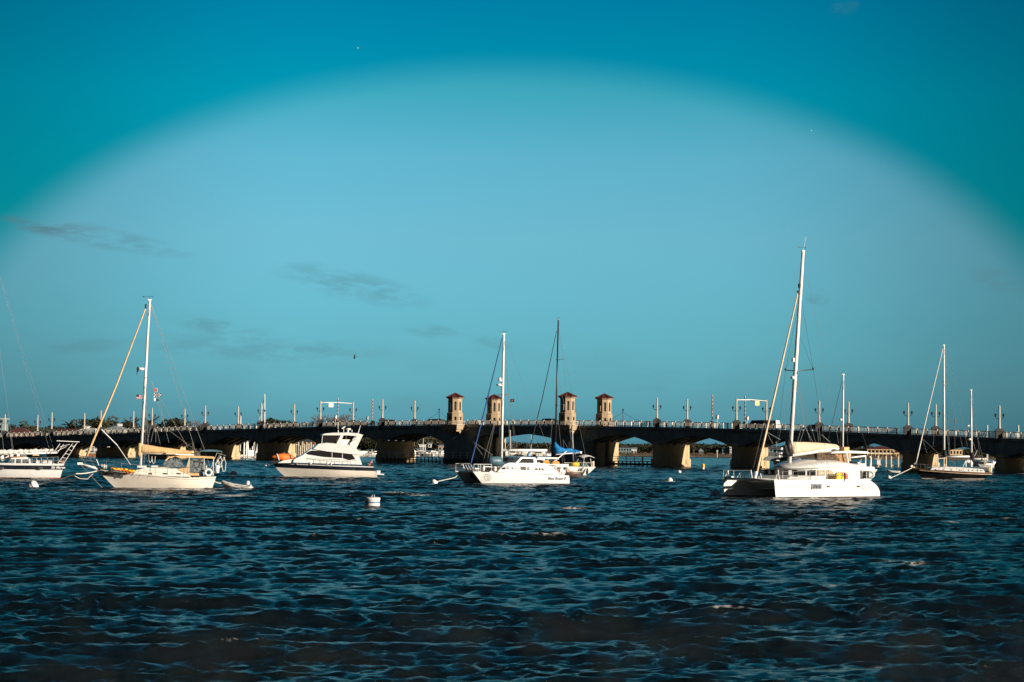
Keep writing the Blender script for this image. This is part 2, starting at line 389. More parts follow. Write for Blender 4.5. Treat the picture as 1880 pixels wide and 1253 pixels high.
    fm = N.m('MULTIPLY', fa.outputs['Fac'], N.smooth(fn, 0.46, 0.56), clamp=True)
    N.put(b.inputs['Base Color'], N.mix(fm, (.0025, .007, .0095, 1), (.88, .89, .88, 1)))
    N.put(b.inputs['Roughness'], N.m('ADD', WR, N.m('MULTIPLY', fm, .6)))
    b.inputs['IOR'].default_value = 1.33; b.inputs['Specular IOR Level'].default_value = WS
    bn = N.new('ShaderNodeBump'); bn.inputs['Strength'].default_value = 1.0; bn.inputs['Distance'].default_value = 1.0
    w1 = N.noise(N.mapping(geo, scale=(.75, 1.7, 1), rot=(0, 0, R(12))), 2.2, 7.0, 0.68)
    w2 = N.noise(N.mapping(geo, scale=(.55, 1.0, 1), rot=(0, 0, R(10))), 9.0, 3.0, 0.6)
    w3 = N.noise(N.mapping(geo, scale=(.5, 1.1, 1), rot=(0, 0, R(-14))), 22.0, 3.0, 0.6)
    sy = N.new('ShaderNodeSeparateXYZ'); N.link(geo, sy.inputs[0])
    far = N.m('MULTIPLY', N.smooth(sy.outputs[1], 300.0, 700.0), N.noise(N.mapping(geo, scale=(.6, 1.4, 1)), .8, 4.0, .6))
    hgt = N.m('ADD', N.m('ADD', N.m('MULTIPLY', w1, WB), N.m('MULTIPLY', w2, 0.06)), N.m('ADD', N.m('MULTIPLY', w3, 0.018), N.m('MULTIPLY', far, 1.6)))
    N.link(hgt, bn.inputs['Height']); N.link(bn.outputs[0], b.inputs['Normal'])
    me.materials.append(m)
    ob = bpy.data.objects.new('water', me); COL.objects.link(ob); tag(ob, kind='structure')
make_water()
# ---------------------------------------------------------------- the bridge
PHI = math.atan(0.828); CP, SP = math.cos(PHI), math.sin(PHI); Z0 = 570.0
def bw(s, a, z=0.0): return Vector((s*CP + a*SP, Z0 - s*SP + a*CP, z))
def b_s(px, a, z=10.0):            # bridge coordinate s of photo column px, on the line a across the bridge
    lo, hi = -330.0, 330.0
    for _ in range(50):
        md = (lo+hi)/2
        if project(bw(md, a, z))[0] < px: lo = md
        else: hi = md
    return (lo+hi)/2
def RT(s):                         # height of the railing top
    d = abs(s)
    return 10.95 - (1.4e-4*d*d if d < 90 else 1.134 + (d-90)*0.028)
def DK(s): return RT(s) - 1.28     # walkway level
BR = -PHI
WID = 12.2
bridge = thing('bridge', 'long low arched road bridge with two pairs of tile-roofed towers crossing the water', 'bridge', (0, Z0, 0), BR)
near_l = [9, 95, 185, 279, 376.5, 479.5, 588, 702]; near_r = [1206, 1352, 1504, 1667, 1835]
sL = [-43.9-22.0*k for k in range(11)]; sR = [44.1+22.2*k for k in range(9)]
def strip(name, s0, s1, step, prof, m, parent=bridge):
    """loft a cross-section (function of s giving (a, z) points) along the bridge"""
    b = MB(); n = max(1, int(round((s1-s0)/step))); rings = []
    for i in range(n+1):
        s = s0 + (s1-s0)*i/n; rings.append([(s, a, z) for a, z in prof(s)])
    b.loft(rings, m, smooth=False); return b.build(name, parent)
S0, S1 = -286.0, 222.0
strip('roadway', S0, S1, 8, lambda s: [(1.9, DK(s)-.5), (10.3, DK(s)-.5), (10.3, DK(s)-.14), (1.9, DK(s)-.14)], ASPH)
for a0, a1 in ((-.25, 1.9), (10.3, WID+.25)):
    strip('sidewalk', S0, S1, 8, lambda s: [(a0, DK(s)-.55), (a1, DK(s)-.55), (a1, DK(s)), (a0, DK(s))], SIDEW)
for sg, ab in ((-1, 0.0), (1, WID)):
    strip('fascia', S0, S1, 8, lambda s: [(ab+sg*.28, DK(s)-.06), (ab+sg*.36, DK(s)-.42), (ab+sg*.30, DK(s)-.62), (ab-sg*.25, DK(s)-.66), (ab-sg*.25, DK(s)-.06)], GIRD)
b = MB()
s = S0+1
while s < S1:                       # cantilever brackets below the walkway edge
    b.slab([(s-.12, DK(s)-.6), (s+.12, DK(s)-.6), (s+.12, DK(s)-1.05), (s-.12, DK(s)-1.05)], -.22, .5, GIRD)
    b.slab([(s-.12, DK(s)-.6), (s+.12, DK(s)-.6), (s+.12, DK(s)-1.05), (s-.12, DK(s)-1.05)], WID-.5, WID+.22, GIRD); s += 2.45
tag(b.build('bracket_row', bridge), kind='stuff')
def railing(a, sg, skips):
    b = MB(); s = S0+.5; step = 22.05/9
    def ok(x): return all(not (p-w < x < p+w) for p, w in skips)
    k = 0; x = S0
    while x < S1:
        if ok(x):
            z = RT(x); b.box((x, a+sg*.12, z-.83), (.17, .26, 1.72), RAILM)
        nx = x + step
        if ok(x+step/2):
            za, zb = RT(x), RT(nx)
            for o1, hh in ((0.0, .09), (-1.02, .08)):
                b.slab([(x, za+o1-hh), (nx, zb+o1-hh), (nx, zb+o1), (x, za+o1)], a-.05, a+.05, RAILM)
            n = 7
            for j in range(1, n):
                xx = x + step*j/n; z = RT(xx); b.box((xx, a, z-.52), (.06, .09, .96), RAILM)
        x = nx
    return b.build('railing', bridge, fix=False)
# ---- towers' places
tw = [(b_s(835, -1.6), -1.6), (b_s(906.5, WID+1.6), WID+1.6), (b_s(1041.5, -1.6), -1.6), (b_s(1109, WID+1.6), WID+1.6)]
for a_, sg in ((0.0, -1), (WID, 1)):
    sk = [(s, 1.15) for s in sL+sR] + [(t[0], 2.6) for t in tw if (t[1] < 3) == (a_ < 3)]
    railing(a_, sg, sk)
def girder_span(sa, sb, rise_spring=4.15, crown=1.9, name='arch_span'):
    b = MB(); n = 14
    def bot(s):
        u = (s-sa)/(sb-sa)*2-1; return DK(s) - (crown + (rise_spring-crown)*abs(u)**1.75)
    for a, th in ((.15, .35), (3.2, .3), (6.1, .3), (9.0, .3), (WID-.5, .35)):
        up = [(sa+(sb-sa)*i/n, DK(sa+(sb-sa)*i/n)-.64) for i in range(n+1)]; lo = [(s, bot(s)) for s, _ in up]
        for i in range(n):
            b.slab([lo[i], lo[i+1], up[i+1], up[i]], a, a+th, GIRD)
            b.slab([(lo[i][0], lo[i][1]-.07), (lo[i+1][0], lo[i+1][1]-.07), (lo[i+1][0], lo[i+1][1]-.002), (lo[i][0], lo[i][1]-.002)], a-.12, a+th+.12, GIRD)
    k = sa+1.22
    while k < sb-.6:
        for a, d in ((.15, -.1), (WID-.15, .1)):
            b.slab([(k-.05, bot(k)), (k+.05, bot(k)), (k+.05, DK(k)-.64), (k-.05, DK(k)-.64)], a+d, a, GIRD)
        k += 1.225*2
    return b.build(name, bridge)
def pier(s, z_spring):
    b = MB(); zt = z_spring+.15
    b.box((s, WID/2, (zt-.6)/2), (1.15, WID-1.2, zt+.6), CONC); b.box((s, WID/2, .1), (1.9, WID-.8, .9), CONC)
    b.box((s, WID/2, zt+.05), (1.8, WID-2.2, .22), CONC)
    for a in (.15, WID-.15):
        b.lathe([(1.2, -.8), (1.2, min(1.75, zt-1.2)), (1.02, min(1.95, zt-1)), (.88, min(2.1, zt-.9)), (.86, zt+.1), (.98, zt+.2), (.98, zt+.45), (.5, zt+.6)], CONC, (s, a, 0), n=14)
    o = b.build('pier', bridge)
    for a in (.1, WID-.1):
        g = MB(); g.box((s, a, (DK(s)+zt)/2-.1), (1.75, .75, DK(s)-zt+.2), GIRD); g.build('pilaster', o)
    return o
ends = [(b_s(815, 0), b_s(868, 0)), (b_s(1012, 0), b_s(1076, 0))]
for lst, st in ((sL, ends[0][0]), (sR, ends[1][1])):
    prev = st; nb = 0
    for s in lst:
        sg = 1 if s > 0 else -1
        pier(s, DK(s)-4.15)
        lo, hi = (prev, s) if s > 0 else (s, prev)
        girder_span(lo + (.0 if nb == 0 and s > 0 else .8), hi - (.0 if nb == 0 and s < 0 else .8))
        prev = s; nb += 1
for (sa, sb) in ends:                # the two big bascule piers
    b = MB(); zt = DK((sa+sb)/2)-.66; mid = (sa+sb)/2; w = sb-sa
    b.box((mid, WID/2, zt/2-.5), (w, WID-.2, zt+1), GIRD)
    o = b.build('bascule_pier', bridge)
    for sg, xe in ((-1, sa), (1, sb)):
        for a0, a1, z1 in ((3.6, 6.6, 5.6), (8.2, WID-.1, 6.6)):
            c = MB(); c.box((xe+sg*.35, (a0+a1)/2, z1/2-.4), (.7, a1-a0, z1+.8), CONC); c.build('buttress', o)
    d = MB(); d.box((mid, -.28, 1.1), (w+.3, .5, .25), GIRD); d.box((mid, -.20, 2.6), (w+.3, .3, .12), GIRD); d.build('waler', o)
girder_span(ends[0][1], ends[1][0], 3.0, 1.85, 'bascule_leaf')
b = MB()
for x in (b_s(857, -.6), b_s(1004, -.6)):
    pass
# white ladder-like braces at the left bascule pier
for (x0, y0, x1, y1) in ((830.5, 806.5, 840, 801.5), (842, 800.5, 852, 793.5), (854, 791.5, 860, 787)):
    p = at_plane(x0, y0, bw(0, -.45), (-SP, -CP, 0)); q = at_plane(x1, y1, bw(0, -.45), (-SP, -CP, 0))
    Mi = (Matrix.Translation((0, Z0, 0)) @ Matrix.Rotation(BR, 4, 'Z')).inverted()
    b.tube([Mi @ p, Mi @ q], .13, SIGNM, 5)
b.build('stair_stringer', bridge)
# ---- towers
def tower_proto(s, a, near):
    t = thing('bridge_tower', 'x', 'tower', bw(s, a, 0), BR, 'towers of the bridge')
    zb = DK(s)-.05; sg = -1 if near else 1
    def oct_(r, z, ph=22.5): return [(r*math.cos(R(ph+45*k)), r*math.sin(R(ph+45*k)), z) for k in range(8)]
    k = 1/math.cos(R(22.5))
    # balcony
    b = MB(); b.box((0, sg*.1, zb-.55), (5.0, 4.0, 1.05), CONCT); b.box((0, sg*.1, zb+.02), (5.3, 4.3, .14), CONCT)
    for x in (-1.9, -.65, .65, 1.9): b.box((x, sg*.1, zb-1.3), (.42, 3.4, .5), CONCT); b.box((x, -sg*.5, zb-1.75), (.40, 2.2, .45), CONCT)
    b.build('balcony', t)
    r = MB()
    for x0, y0, x1, y1 in ((-2.5, sg*2.1, 2.5, sg*2.1), (-2.5, sg*2.1, -2.5, -sg*1.6), (2.5, sg*2.1, 2.5, -sg*1.6)):
        for z in (1.0, .15): r.tube([(x0, y0, zb+z), (x1, y1, zb+z)], .04, RAILM, 4)
        n = 14
        for i in range(n+1): r.tube([(x0+(x1-x0)*i/n, y0+(y1-y0)*i/n, zb+.1), (x0+(x1-x0)*i/n, y0+(y1-y0)*i/n, zb+1.0)], .025, RAILM, 4)
    r.build('railing', t)
    # base storey: octagonal ring with window reveals; faces built one by one so the openings are real
    def storey(name, ap, z0, z1, wz0, wz1, ww, arch, m):
        b = MB(); side = 2*ap*math.tan(R(22.5)); T = .28
        for f in range(8):
            w = R(45*f); nx, ny = math.cos(w), math.sin(w); tx_, ty_ = -ny, nx
            def P(u, z, d=0.0): return (nx*(ap-d)+tx_*u, ny*(ap-d)+ty_*u, z)
            h = side/2; q = ww/2
            topz = wz1
            pts_open = [(-q, wz0), (q, wz0), (q, topz)] + ([(q*math.cos(R(g)), topz+q*math.sin(R(g))) for g in (36, 72, 108, 144)] if arch else []) + [(-q, topz)]
            fs = [[(-h, z0), (h, z0), (h, wz0), (-h, wz0)], [(-h, wz0), (-q, wz0), (-q, topz), (-h, topz)], [(q, wz0), (h, wz0), (h, topz), (q, topz)]]
            if arch:
                ar = [(q*math.cos(R(g)), topz+q*math.sin(R(g))) for g in (0, 36, 72, 108, 144, 180)]
                fs += [[(h, topz), (h, z1)] + [(0, z1)] + [ar[2], ar[1], ar[0]], [(0, z1), (-h, z1), (-h, topz), ar[5], ar[4], ar[3], ar[2]]]
            else: fs.append([(-h, topz), (h, topz), (h, z1), (-h, z1)])
            for poly in fs:
                b.add([P(u, z) for u, z in poly], [tuple(range(len(poly)))], m)
            n = len(pts_open)
            b.add([P(u, z) for u, z in pts_open]+[P(u, z, T) for u, z in pts_open], [(i, (i+1) % n, (i+1) % n+n, i+n) for i in range(n)], m)
        return b.build(name, t, fix=False)
    ap1, ap2 = 1.95, 1.68; z1 = zb+2.95; z2 = zb+6.6
    storey('base_storey', ap1, zb, z1, zb+1.25, zb+2.1, .5, False, CONCT)
    storey('belfry', ap2, z1+.28, z2, z1+.75, z2-.95, .52, True, CONCT)
    b = MB(); b.add(oct_(ap1*k+.07, z1)+oct_(ap2*k+.05, z1+.28), [(i, (i+1) % 8, (i+1) % 8+8, i+8) for i in range(8)]+[tuple(range(7, -1, -1)), tuple(range(8, 16))], CONCT); b.build('string_course', t); b = MB()
    b.loft([oct_(ap2*k+.03, z2-.02), oct_(ap2*k+.38, z2+.12), oct_(ap2*k+.42, z2+.28)], CONCT, smooth=False); b.build('cornice', t)
    b = MB(); b.loft([oct_((ap2-.30)*k, zb+1.0), oct_((ap2-.30)*k, z1+.2)], GLASS, smooth=False)
    b.loft([oct_(.34, z1), oct_(.34, z2-.1)], IRON, smooth=False); b.build('window', t)
    b = MB(); rr = ap2*k+.62; rings = [oct_(rr, z2+.30), oct_(rr, z2+.38), oct_(.10, z2+1.38)]
    b.loft(rings, TILE, smooth=False)
    for i in range(8):
        p = Vector(rings[1][i]); q = Vector(rings[2][i]); b.tube([p+Vector((0, 0, .03)), q+Vector((0, 0, .05))], .085, TILE, 5)
        p2 = Vector(rings[1][(i+1) % 8])
        for j in range(1, 5):
            e = p.lerp(p2, j/5); top = q.lerp(e, abs(j/5-.5)*.9+.1) if False else Vector((0, 0, z2+1.38)).lerp(e, .12+abs(j/5-.5)*.5)
            b.tube([e+Vector((0, 0, .02)), top+Vector((0, 0, .05))], .045, TILE, 4)
    b.lathe([(.12, z2+1.3), (.15, z2+1.42), (.05, z2+1.55)], TILE, n=8); b.build('roof', t)
    return t
tl = ['cream octagonal tower with red tiled roof, leftmost of the four on the bridge',
      'cream octagonal red-roofed tower just behind the white mast, second from the left on the bridge',
      'cream octagonal red-roofed tower on a bracketed balcony right of the dark mast',
      'cream octagonal tower with red tiled roof, rightmost of the four on the bridge']
for (s, a), l in zip(tw, tl):
    tag(tower_proto(s, a, a < 3), l)
# ---- lamp posts
def lamp_proto():
    t = thing('lamp_post', 'x', 'lamp post')
    b = MB(); b.box((0, 0, .55), (1.7, .95, 2.4), PED); b.add([(-.98, -.6, 1.72), (.98, -.6, 1.72), (.98, .6, 1.72), (-.98, .6, 1.72), (-.98, -.6, 1.9), (.98, -.6, 1.9), (.98, .6, 1.9), (-.98, .6, 1.9), (-.36, -.34, 2.35), (.36, -.34, 2.35), (.36, .34, 2.35), (-.36, .34, 2.35)],
        [(3, 2, 1, 0), (0, 1, 5, 4), (1, 2, 6, 5), (2, 3, 7, 6), (3, 0, 4, 7), (4, 5, 9, 8), (5, 6, 10, 9), (6, 7, 11, 10), (7, 4, 8, 11), (8, 9, 10, 11)], PED)
    b.build('pedestal', t)
    b = MB(); b.lathe([(.33, 2.3), (.33, 2.5), (.25, 2.6), (.215, 4.2), (.27, 4.25), (.27, 4.5), (.215, 4.55), (.185, 6.75), (.22, 6.8), (.2, 6.95), (.02, 7.25)], POSTC, n=8); b.build('shaft', t)
    for sg in (-1, 1):
        b = MB(); b.tube([(sg*.2, 0, 4.42), (sg*.5, 0, 4.38), (sg*.78, 0, 4.5), (sg*.83, 0, 4.72)], .06, IRON, 5); a_ = b.build('arm', t)
        b = MB(); b.lathe([(.10, 4.7), (.14, 4.76), (.24, 5.18), (.27, 5.22), (.08, 5.42), (.02, 5.55)], IRON, (sg*.83, 0, 0), n=6); b.build('lantern', a_)
    return t
lp = lamp_proto(); first = True
ordw = ['first', 'second', 'third', 'fourth', 'fifth', 'sixth', 'seventh', 'eighth', 'ninth', 'tenth', 'eleventh', 'twelfth']
def put_lamp(s, a, label):
    global first
    t = lp if first else copy_tree(lp); first = False
    t.location = bw(s, a, DK(s)-.35); t.rotation_euler = (0, 0, random.uniform(-.01, .01)); t['label'] = label; t['group'] = 'concrete lamp posts along the bridge railings'
for i, px in enumerate(reversed(near_l)): put_lamp(b_s(px, 0), 0.0, 'concrete lamp post on the near bridge railing, %s to the left of the towers' % ordw[i])
for i, px in enumerate(near_r): put_lamp(b_s(px, 0), 0.0, 'concrete lamp post on the near bridge railing, %s to the right of the towers' % ordw[i])
for i, px in enumerate([761, 648, 540, 437, 339, 245, 155, 69]): put_lamp(b_s(px, WID), WID, 'concrete lamp post on the far bridge railing, %s to the left of the towers' % ordw[i])
for i, px in enumerate([1261.5, 1407, 1558, 1718]): put_lamp(b_s(px, WID), WID, 'concrete lamp post on the far bridge railing, %s to the right of the towers' % ordw[i])
# ---- gantries between a near and a far lamp post
for (n_px, y0, f_px, y1, sp, m, lab, dark) in ((588, 739.5, 648, 742, 608, SIGNM, 'white sign gantry spanning the road between two lamp posts left of the towers', 0), (1351.8, 734.5, 1407, 737, 1391, SIGNY, 'sign gantry with yellow sign and black signal heads spanning the road right of the towers', 1)):
    sa = b_s(n_px, 0); za = at_plane(n_px, y0, bw(0, 0), (SP, CP, 0)).z
    t = thing('sign_gantry', lab, 'sign gantry', bw(sa, 0, 0), BR)
    b = MB(); b.tube([(0, 0, za), (0, WID/2, za+.15), (0, WID, za)], .11, ALU, 8)
    b.box((0, .25, za), (.28, .5, .3), POSTC); b.box((0, WID-.25, za), (.28, .5, .3), POSTC); b.build('beam', t)
    aa = WID*(sp-n_px)/(f_px-n_px)
    b = MB(); b.box((-.12, aa, za-.62), (.08, 1.75, 1.0), m); b.build('sign_panel', t)
    if dark:
        for d in (-1.9, 1.9):
            b = MB(); b.box((-.1, aa+d, za+.02), (.35, 1.3, .34), IRON); b.build('signal_head', t)
# ---- raised barrier arms, signal boxes, tall poles
def barrier(px, ytop, a, lab):
    s = b_s(px, a); zt = at_plane(px, ytop, bw(s, a), (0, 1, 0)).z; zb = DK(s)
    t = thing('barrier_gate', lab, 'barrier gate', bw(s, a, zb), BR, 'raised barrier gates on the bridge')
    b = MB(); b.box((0, 0, .75), (.5, .5, 1.5), PED); b.box((0, 0, 1.58), (.6, .6, .16), PED); b.build('housing', t)
    b = MB(); n = 13; L = zt-zb-1.6
    for i in range(n): b.box((.05, 0, 1.6+L*(i+.5)/n), (.22, .1, L/n), WHITE if i % 2 == 0 else STRIPE)
    b.build('arm', t)
barrier(619.5, 731, 1.6, 'raised red and white barrier arm under the white sign gantry')
barrier(683, 733, 10.8, 'raised red and white barrier arm between gantry and left towers')
barrier(1307, 725, 1.6, 'raised striped barrier arm left of the yellow sign gantry')
barrier(1367, 727, 10.8, 'raised striped barrier arm under the yellow sign gantry')
def signal(px, yt, yb, a, lab):
    s = b_s(px, a); zt = at_plane(px, yt, bw(s, a), (0, 1, 0)).z; zb2 = at_plane(px, yb, bw(s, a), (0, 1, 0)).z
    t = thing('signal_box', lab, 'signal box', bw(s, a, DK(s)), BR)
    b = MB(); b.tube([(0, 0, 0), (0, 0, zb2-DK(s))], .06, ALU, 6); b.build('post', t)
    b = MB(); b.box((0, 0, (zt+zb2)/2-DK(s)), (.62, .3, zt-zb2), WHITE); b.box((0, -.2, (zt+zb2)/2-DK(s)), (.4, .12, (zt-zb2)*.7), SIGNM); b.build('housing', t)
signal(616, 763, 769, 1.9, 'small white box on a post beside the striped arm under the gantry')
signal(674.5, 765, 771, 10.6, 'small white box on a post left of the second striped arm')
signal(1316.5, 762.5, 769.5, 1.9, 'small white box on a post left of the yellow sign gantry')
signal(1371.5, 765, 772, 10.6, 'small white box on a post below the yellow sign gantry')
def cable_pole(px, yt, lab, a):
    s = b_s(px, a); zt = at_plane(px, yt, bw(s, a), (0, 1, 0)).z - DK(s)
    t = thing('signal_pole', lab, 'pole', bw(s, a, DK(s)), BR)
    b = MB(); b.tube([(0, 0, 0), (0, 0, zt-.3)], [.12, .07], IRON, 6); b.build('pole', t)
    b = MB(); b.lathe([(.1, zt-.35), (.22, zt-.2), (.22, zt), (.05, zt+.15)], IRON, n=8); b.build('lamp_head', t)
    b = MB()
    for sg in (-1, 1): b.tube([(sg*(.05+5.5*u), 0, 1.35+(zt-1.9)*(1-u)**1.7) for u in (0, .2, .4, .7, 1)], .035, DARKWIRE, 4)
    b.build('guy_cable', t)
cable_pole(806, 751.5, 'dark pole with sagging guy cables left of the leftmost tower', WID)
cable_pole(1143.5, 752, 'dark pole with sagging guy cables right of the rightmost tower', WID)
# ---- vehicles on the bridge
def vehicle(kind, px, a, col, lab, direction=1, name='car', cat='car', L=None):
    s = b_s(px, a); z = DK(s)-.14
    t = thing(name, lab, cat, bw(s, a, z+.01), BR + (0 if direction > 0 else math.pi), 'vehicles crossing the bridge')
    if kind == 'car': L = L or 4.5; body = [(-L/2, .35), (L/2, .35), (L/2, .75), (L/2-.2, .9), (L*.22, 1.0), (-L*.40, 1.05), (-L/2, .95)]; cab = [(L*.22, 1.0), (L*.06, 1.5), (-L*.25, 1.52), (-L*.42, 1.05)]; w = .88; rt = 1.55
    elif kind == 'suv': L = L or 4.9; body = [(-L/2, .4), (L/2, .4), (L/2, .95), (L/2-.2, 1.1), (L*.24, 1.18), (-L*.48, 1.2), (-L/2, 1.1)]; cab = [(L*.24, 1.15), (L*.12, 1.85), (-L*.42, 1.88), (-L*.48, 1.18)]; w = .95
    elif kind == 'bus': L = L or 9.0; body = [(-L/2, .45), (L/2, .45), (L/2, 1.25), (-L/2, 1.25)]; cab = [(L/2-.05, 1.2), (L/2-.35, 2.3), (-L/2+.1, 2.35), (-L/2+.02, 1.2)]; w = 1.15
    else: L = L or 5.6; body = [(-L/2, .45), (L/2, .45), (L/2, 1.0), (L/2-.4, 1.2), (L*.27, 1.3), (-L/2, 1.3)]; cab = [(L*.27, 1.25), (L*.14, 2.15), (-L*.47, 2.2), (-L/2+.03, 1.25)]; w = 1.0
    b = MB(); b.slab(body, -w, w, col); zt = max(p[1] for p in cab)
    wf = lambda x, zz: w-.05-.16*max(0, (zz-1.0))/(zt-1.0)
    b.slab(cab, lambda x, zz: -wf(x, zz), wf, col); b.build('body', t)
    g = MB(); zc = min(p[1] for p in cab)+.1; x0 = cab[3][0]; x1 = cab[0][0]; n = 3
    for sg in (-1, 1):
        for i in range(n):
            u0, u1 = (i+.1)/n, (i+.92)/n
            def at(u, v): return (x0+(x1-x0)*u)*(1-v) + (cab[2][0]+(cab[1][0]-cab[2][0])*u)*v
            pts = [(at(u0, .08), zc), (at(u1, .08), zc), (at(u1, .85), zt-.12), (at(u0, .85), zt-.12)]
            g.slab(pts, lambda x, zz: sg*(wf(x, zz)-.01), lambda x, zz: sg*(wf(x, zz)+.015), GLASS)
    g.add([(cab[0][0]-.02, -w+.2, cab[0][1]+.08), (cab[0][0]-.02, w-.2, cab[0][1]+.08), (cab[1][0]+.05, w-.3, zt-.1), (cab[1][0]+.05, -w+.3, zt-.1)], [(0, 1, 2, 3)], GLASS)
    g.build('window', t)
    for x in (-L*.31, L*.31):
        for sg in (-1, 1):
            b = MB(); b.lathe([(.2, -.11), (.34, -.1), (.34, .1), (.2, .11)], RUBBER, (x, sg*(w-.08), .34), n=14, axis=(0, 1, 0)); b.build('wheel', t)
vehicle('car', 660, 8.2, CARDARK, 'black car with its roof above the railing, right of the white gantry', -1)
vehicle('suv', 711, 8.2, CARDARK, 'black car just right of the lamp post nearest the left towers', -1)
vehicle('suv', 796, 8.2, CARGREY, 'long dark grey vehicle left of the leftmost tower', -1, L=7.5)
vehicle('suv', 1003, 8.2, CARDARK, 'black sport utility car left of the dark mast', -1)
vehicle('van', 1389, 8.2, CARDARK, 'dark van with a row of side windows below the yellow sign', -1)
vehicle('van', 1410, 8.2, CARWHITE, 'white van with dark windows right of the yellow sign gantry', -1, 'van', 'van')
vehicle('car', 1492, 8.2, CARDARK, 'black car left of the lamp post behind the catamaran rigging', -1)
vehicle('car', 872, 8.2, CARWHITE, 'white car right of the leftmost tower on the bridge', -1)
# ---- timber fenders with walkways
def fender(p0, p1, zrail, zdeck, lab, ends_px=None):
    p0, p1 = Vector(p0), Vector(p1); L = (p1-p0).length; ang = math.atan2(p1.y-p0.y, p1.x-p0.x)
    t = thing('fender_walkway', lab, 'walkway', p0, ang)
    b = MB(); n = int(L/1.25)
    for i in range(n+1): b.lathe([(.17, -1.2), (.15, zdeck-.1)], WOOD, (L*i/n, 0, 0), n=6); b.lathe([(.17, -1.2), (.15, zdeck-.1)], WOOD, (L*i/n, 1.5, 0), n=6)
    b.build('pile', t)
    b = MB(); b.box((L/2, -.2, zdeck-.55), (L, .12, .28), WOOD); b.box((L/2, -.2, .42), (L, .12, .28), WOOD); b.build('waler', t)
    b = MB(); b.box((L/2, .7, zdeck), (L, 1.9, .18), PILEW); b.build('deck', t)
    b = MB(); m = max(2, int(L/2.3))
    for i in range(m+1): b.box((L*i/m, -.15, (zdeck+zrail)/2), (.13, .13, zrail-zdeck), WHITE)
    for z in (zrail, (zrail+zdeck)/2+.05): b.box((L/2, -.15, z), (L, .1, .11), WHITE)
    b.build('handrail', t)
q0 = bw(b_s(704, -2.2, 1), -2.2); q1 = bw(b_s(872, -1.2, 1), -1.2)
fender(q0, q1, 2.75, 1.35, 'timber fender with white handrail in front of the left bascule pier')
q0 = at_depth(1120, 850, 556); q1 = at_depth(1212, 850, 545); q0.z = q1.z = 0
fender(q0, q1, 2.35, 1.2, 'timber fender with walkway between the lit pier and the pier to its right')
# ---------------------------------------------------------------- boats
class Boat:
    """frame of one boat: +x to the bow, +y to the side the camera sees, z up from the water"""
    def __init__(s, name, label, cat, px, py, half, th, group=None):
        w = on_water(px, py); Y = w.y + half*math.cos(R(th)); X = at_depth(px, py, Y).x
        s.o = thing(name, label, cat, (X, Y, 0), math.pi + R(th), group)
        s.M = Matrix.Translation((X, Y, 0)) @ Matrix.Rotation(math.pi + R(th), 4, 'Z'); s.I = s.M.inverted()
        s.n = (s.M.to_3x3() @ Vector((0, 1, 0)))
    def p(s, px, py, yl=0.0):
        return s.I @ at_plane(px, py, s.M @ Vector((0, yl, 0)), s.n)
    def w(s, v): return s.M @ Vector(v)
    def xz(s, pts, yl=0.0):
        return [((q := s.p(a, b, yl)).x, q.z) for a, b in pts]
def lerp(a, b, t): return a+(b-a)*t
def hull_loft(xs, xb, sheer, plan, rows, nu=28, mats=None, sec=lambda v: v**.45, deckm=None, ys=None, deck_drop=0.0, y0=0.0):
    """xs(z), xb(z): stern and bow profile; plan(u) half breadth; rows: list of z levels as functions of sheer height; mats: one per band"""
    b = MB(); nv = len(rows); grid = []
    for sgn in (1, -1):
        g = []
        for i in range(nu+1):
            u = i/nu; sh = sheer(u); col = []
            for f in rows:
                z = f(sh); v = max(0, min(1, (z+.45)/(sh+.45)))
                x = lerp(xs(z), xb(z), u); hb = plan(u)*sec(v)
                if ys: hb = ys(u, v, hb)
                col.append((x, y0+sgn*hb, z))
            g.append(col)
        grid.append(g)
    for gi, g in enumerate(grid):
        for j in range(nv-1):
            vs = []; fs = []
            for i in range(nu+1): vs += [g[i][j], g[i][j+1]]
            for i in range(nu): fs.append((2*i, 2*i+2, 2*i+3, 2*i+1))
            b.add(vs, fs, mats[j], True)
    for j in range(nv-1):                 # transom
        a0, a1 = grid[0][0][j], grid[0][0][j+1]; c0, c1 = grid[1][0][j], grid[1][0][j+1]
        b.add([a0, a1, c1, c0], [(0, 1, 2, 3)], mats[j])
        a0, a1 = grid[0][-1][j], grid[0][-1][j+1]; c0, c1 = grid[1][-1][j], grid[1][-1][j+1]
        b.add([a0, a1, c1, c0], [(3, 2, 1, 0)], mats[j])
    for i in range(nu):                   # deck
        d = Vector((0, 0, -deck_drop))
        p = [Vector(grid[0][i][-1])+d, Vector(grid[0][i+1][-1])+d, Vector(grid[1][i+1][-1])+d, Vector(grid[1][i][-1])+d]
        b.add(p, [(0, 1, 2, 3)], deckm or mats[-1])
    return b
def plan_boat(B, stern=.72, full=.55, sharp=1.6):
    def f(u):
        if u < full: return B*lerp(stern, 1, math.sin(math.pi/2*u/full))
        t = (u-full)/(1-full); return B*max(.012, (1-t**sharp))
    return f
def cabin(pts, w, m, crown=.0):
    b = MB(); b.slab(pts, lambda x, z: -w(x, z), w, m); return b
def pane(b, pts, w, m, d=.02, both=True):
    for sg in ((1, -1) if both else (1,)):
        b.slab(pts, lambda x, z: sg*(w(x, z)-.03), lambda x, z: sg*(w(x, z)+d), m)
def railing_line(b, pts, h, r, m, posts=True, rails=(1.0,), n=5):
    for f in rails: b.tube([Vector(p)+Vector((0, 0, h*f)) for p in pts], r, m, n)
    if posts:
        for p in pts: b.tube([Vector(p), Vector(p)+Vector((0, 0, h))], r, m, n)
def wires(par, name, segs, r=.014, m=None):
    b = MB()
    for a, c in segs: b.tube([a, c], r, m or WIRE, 4)
    return b.build(name, par)
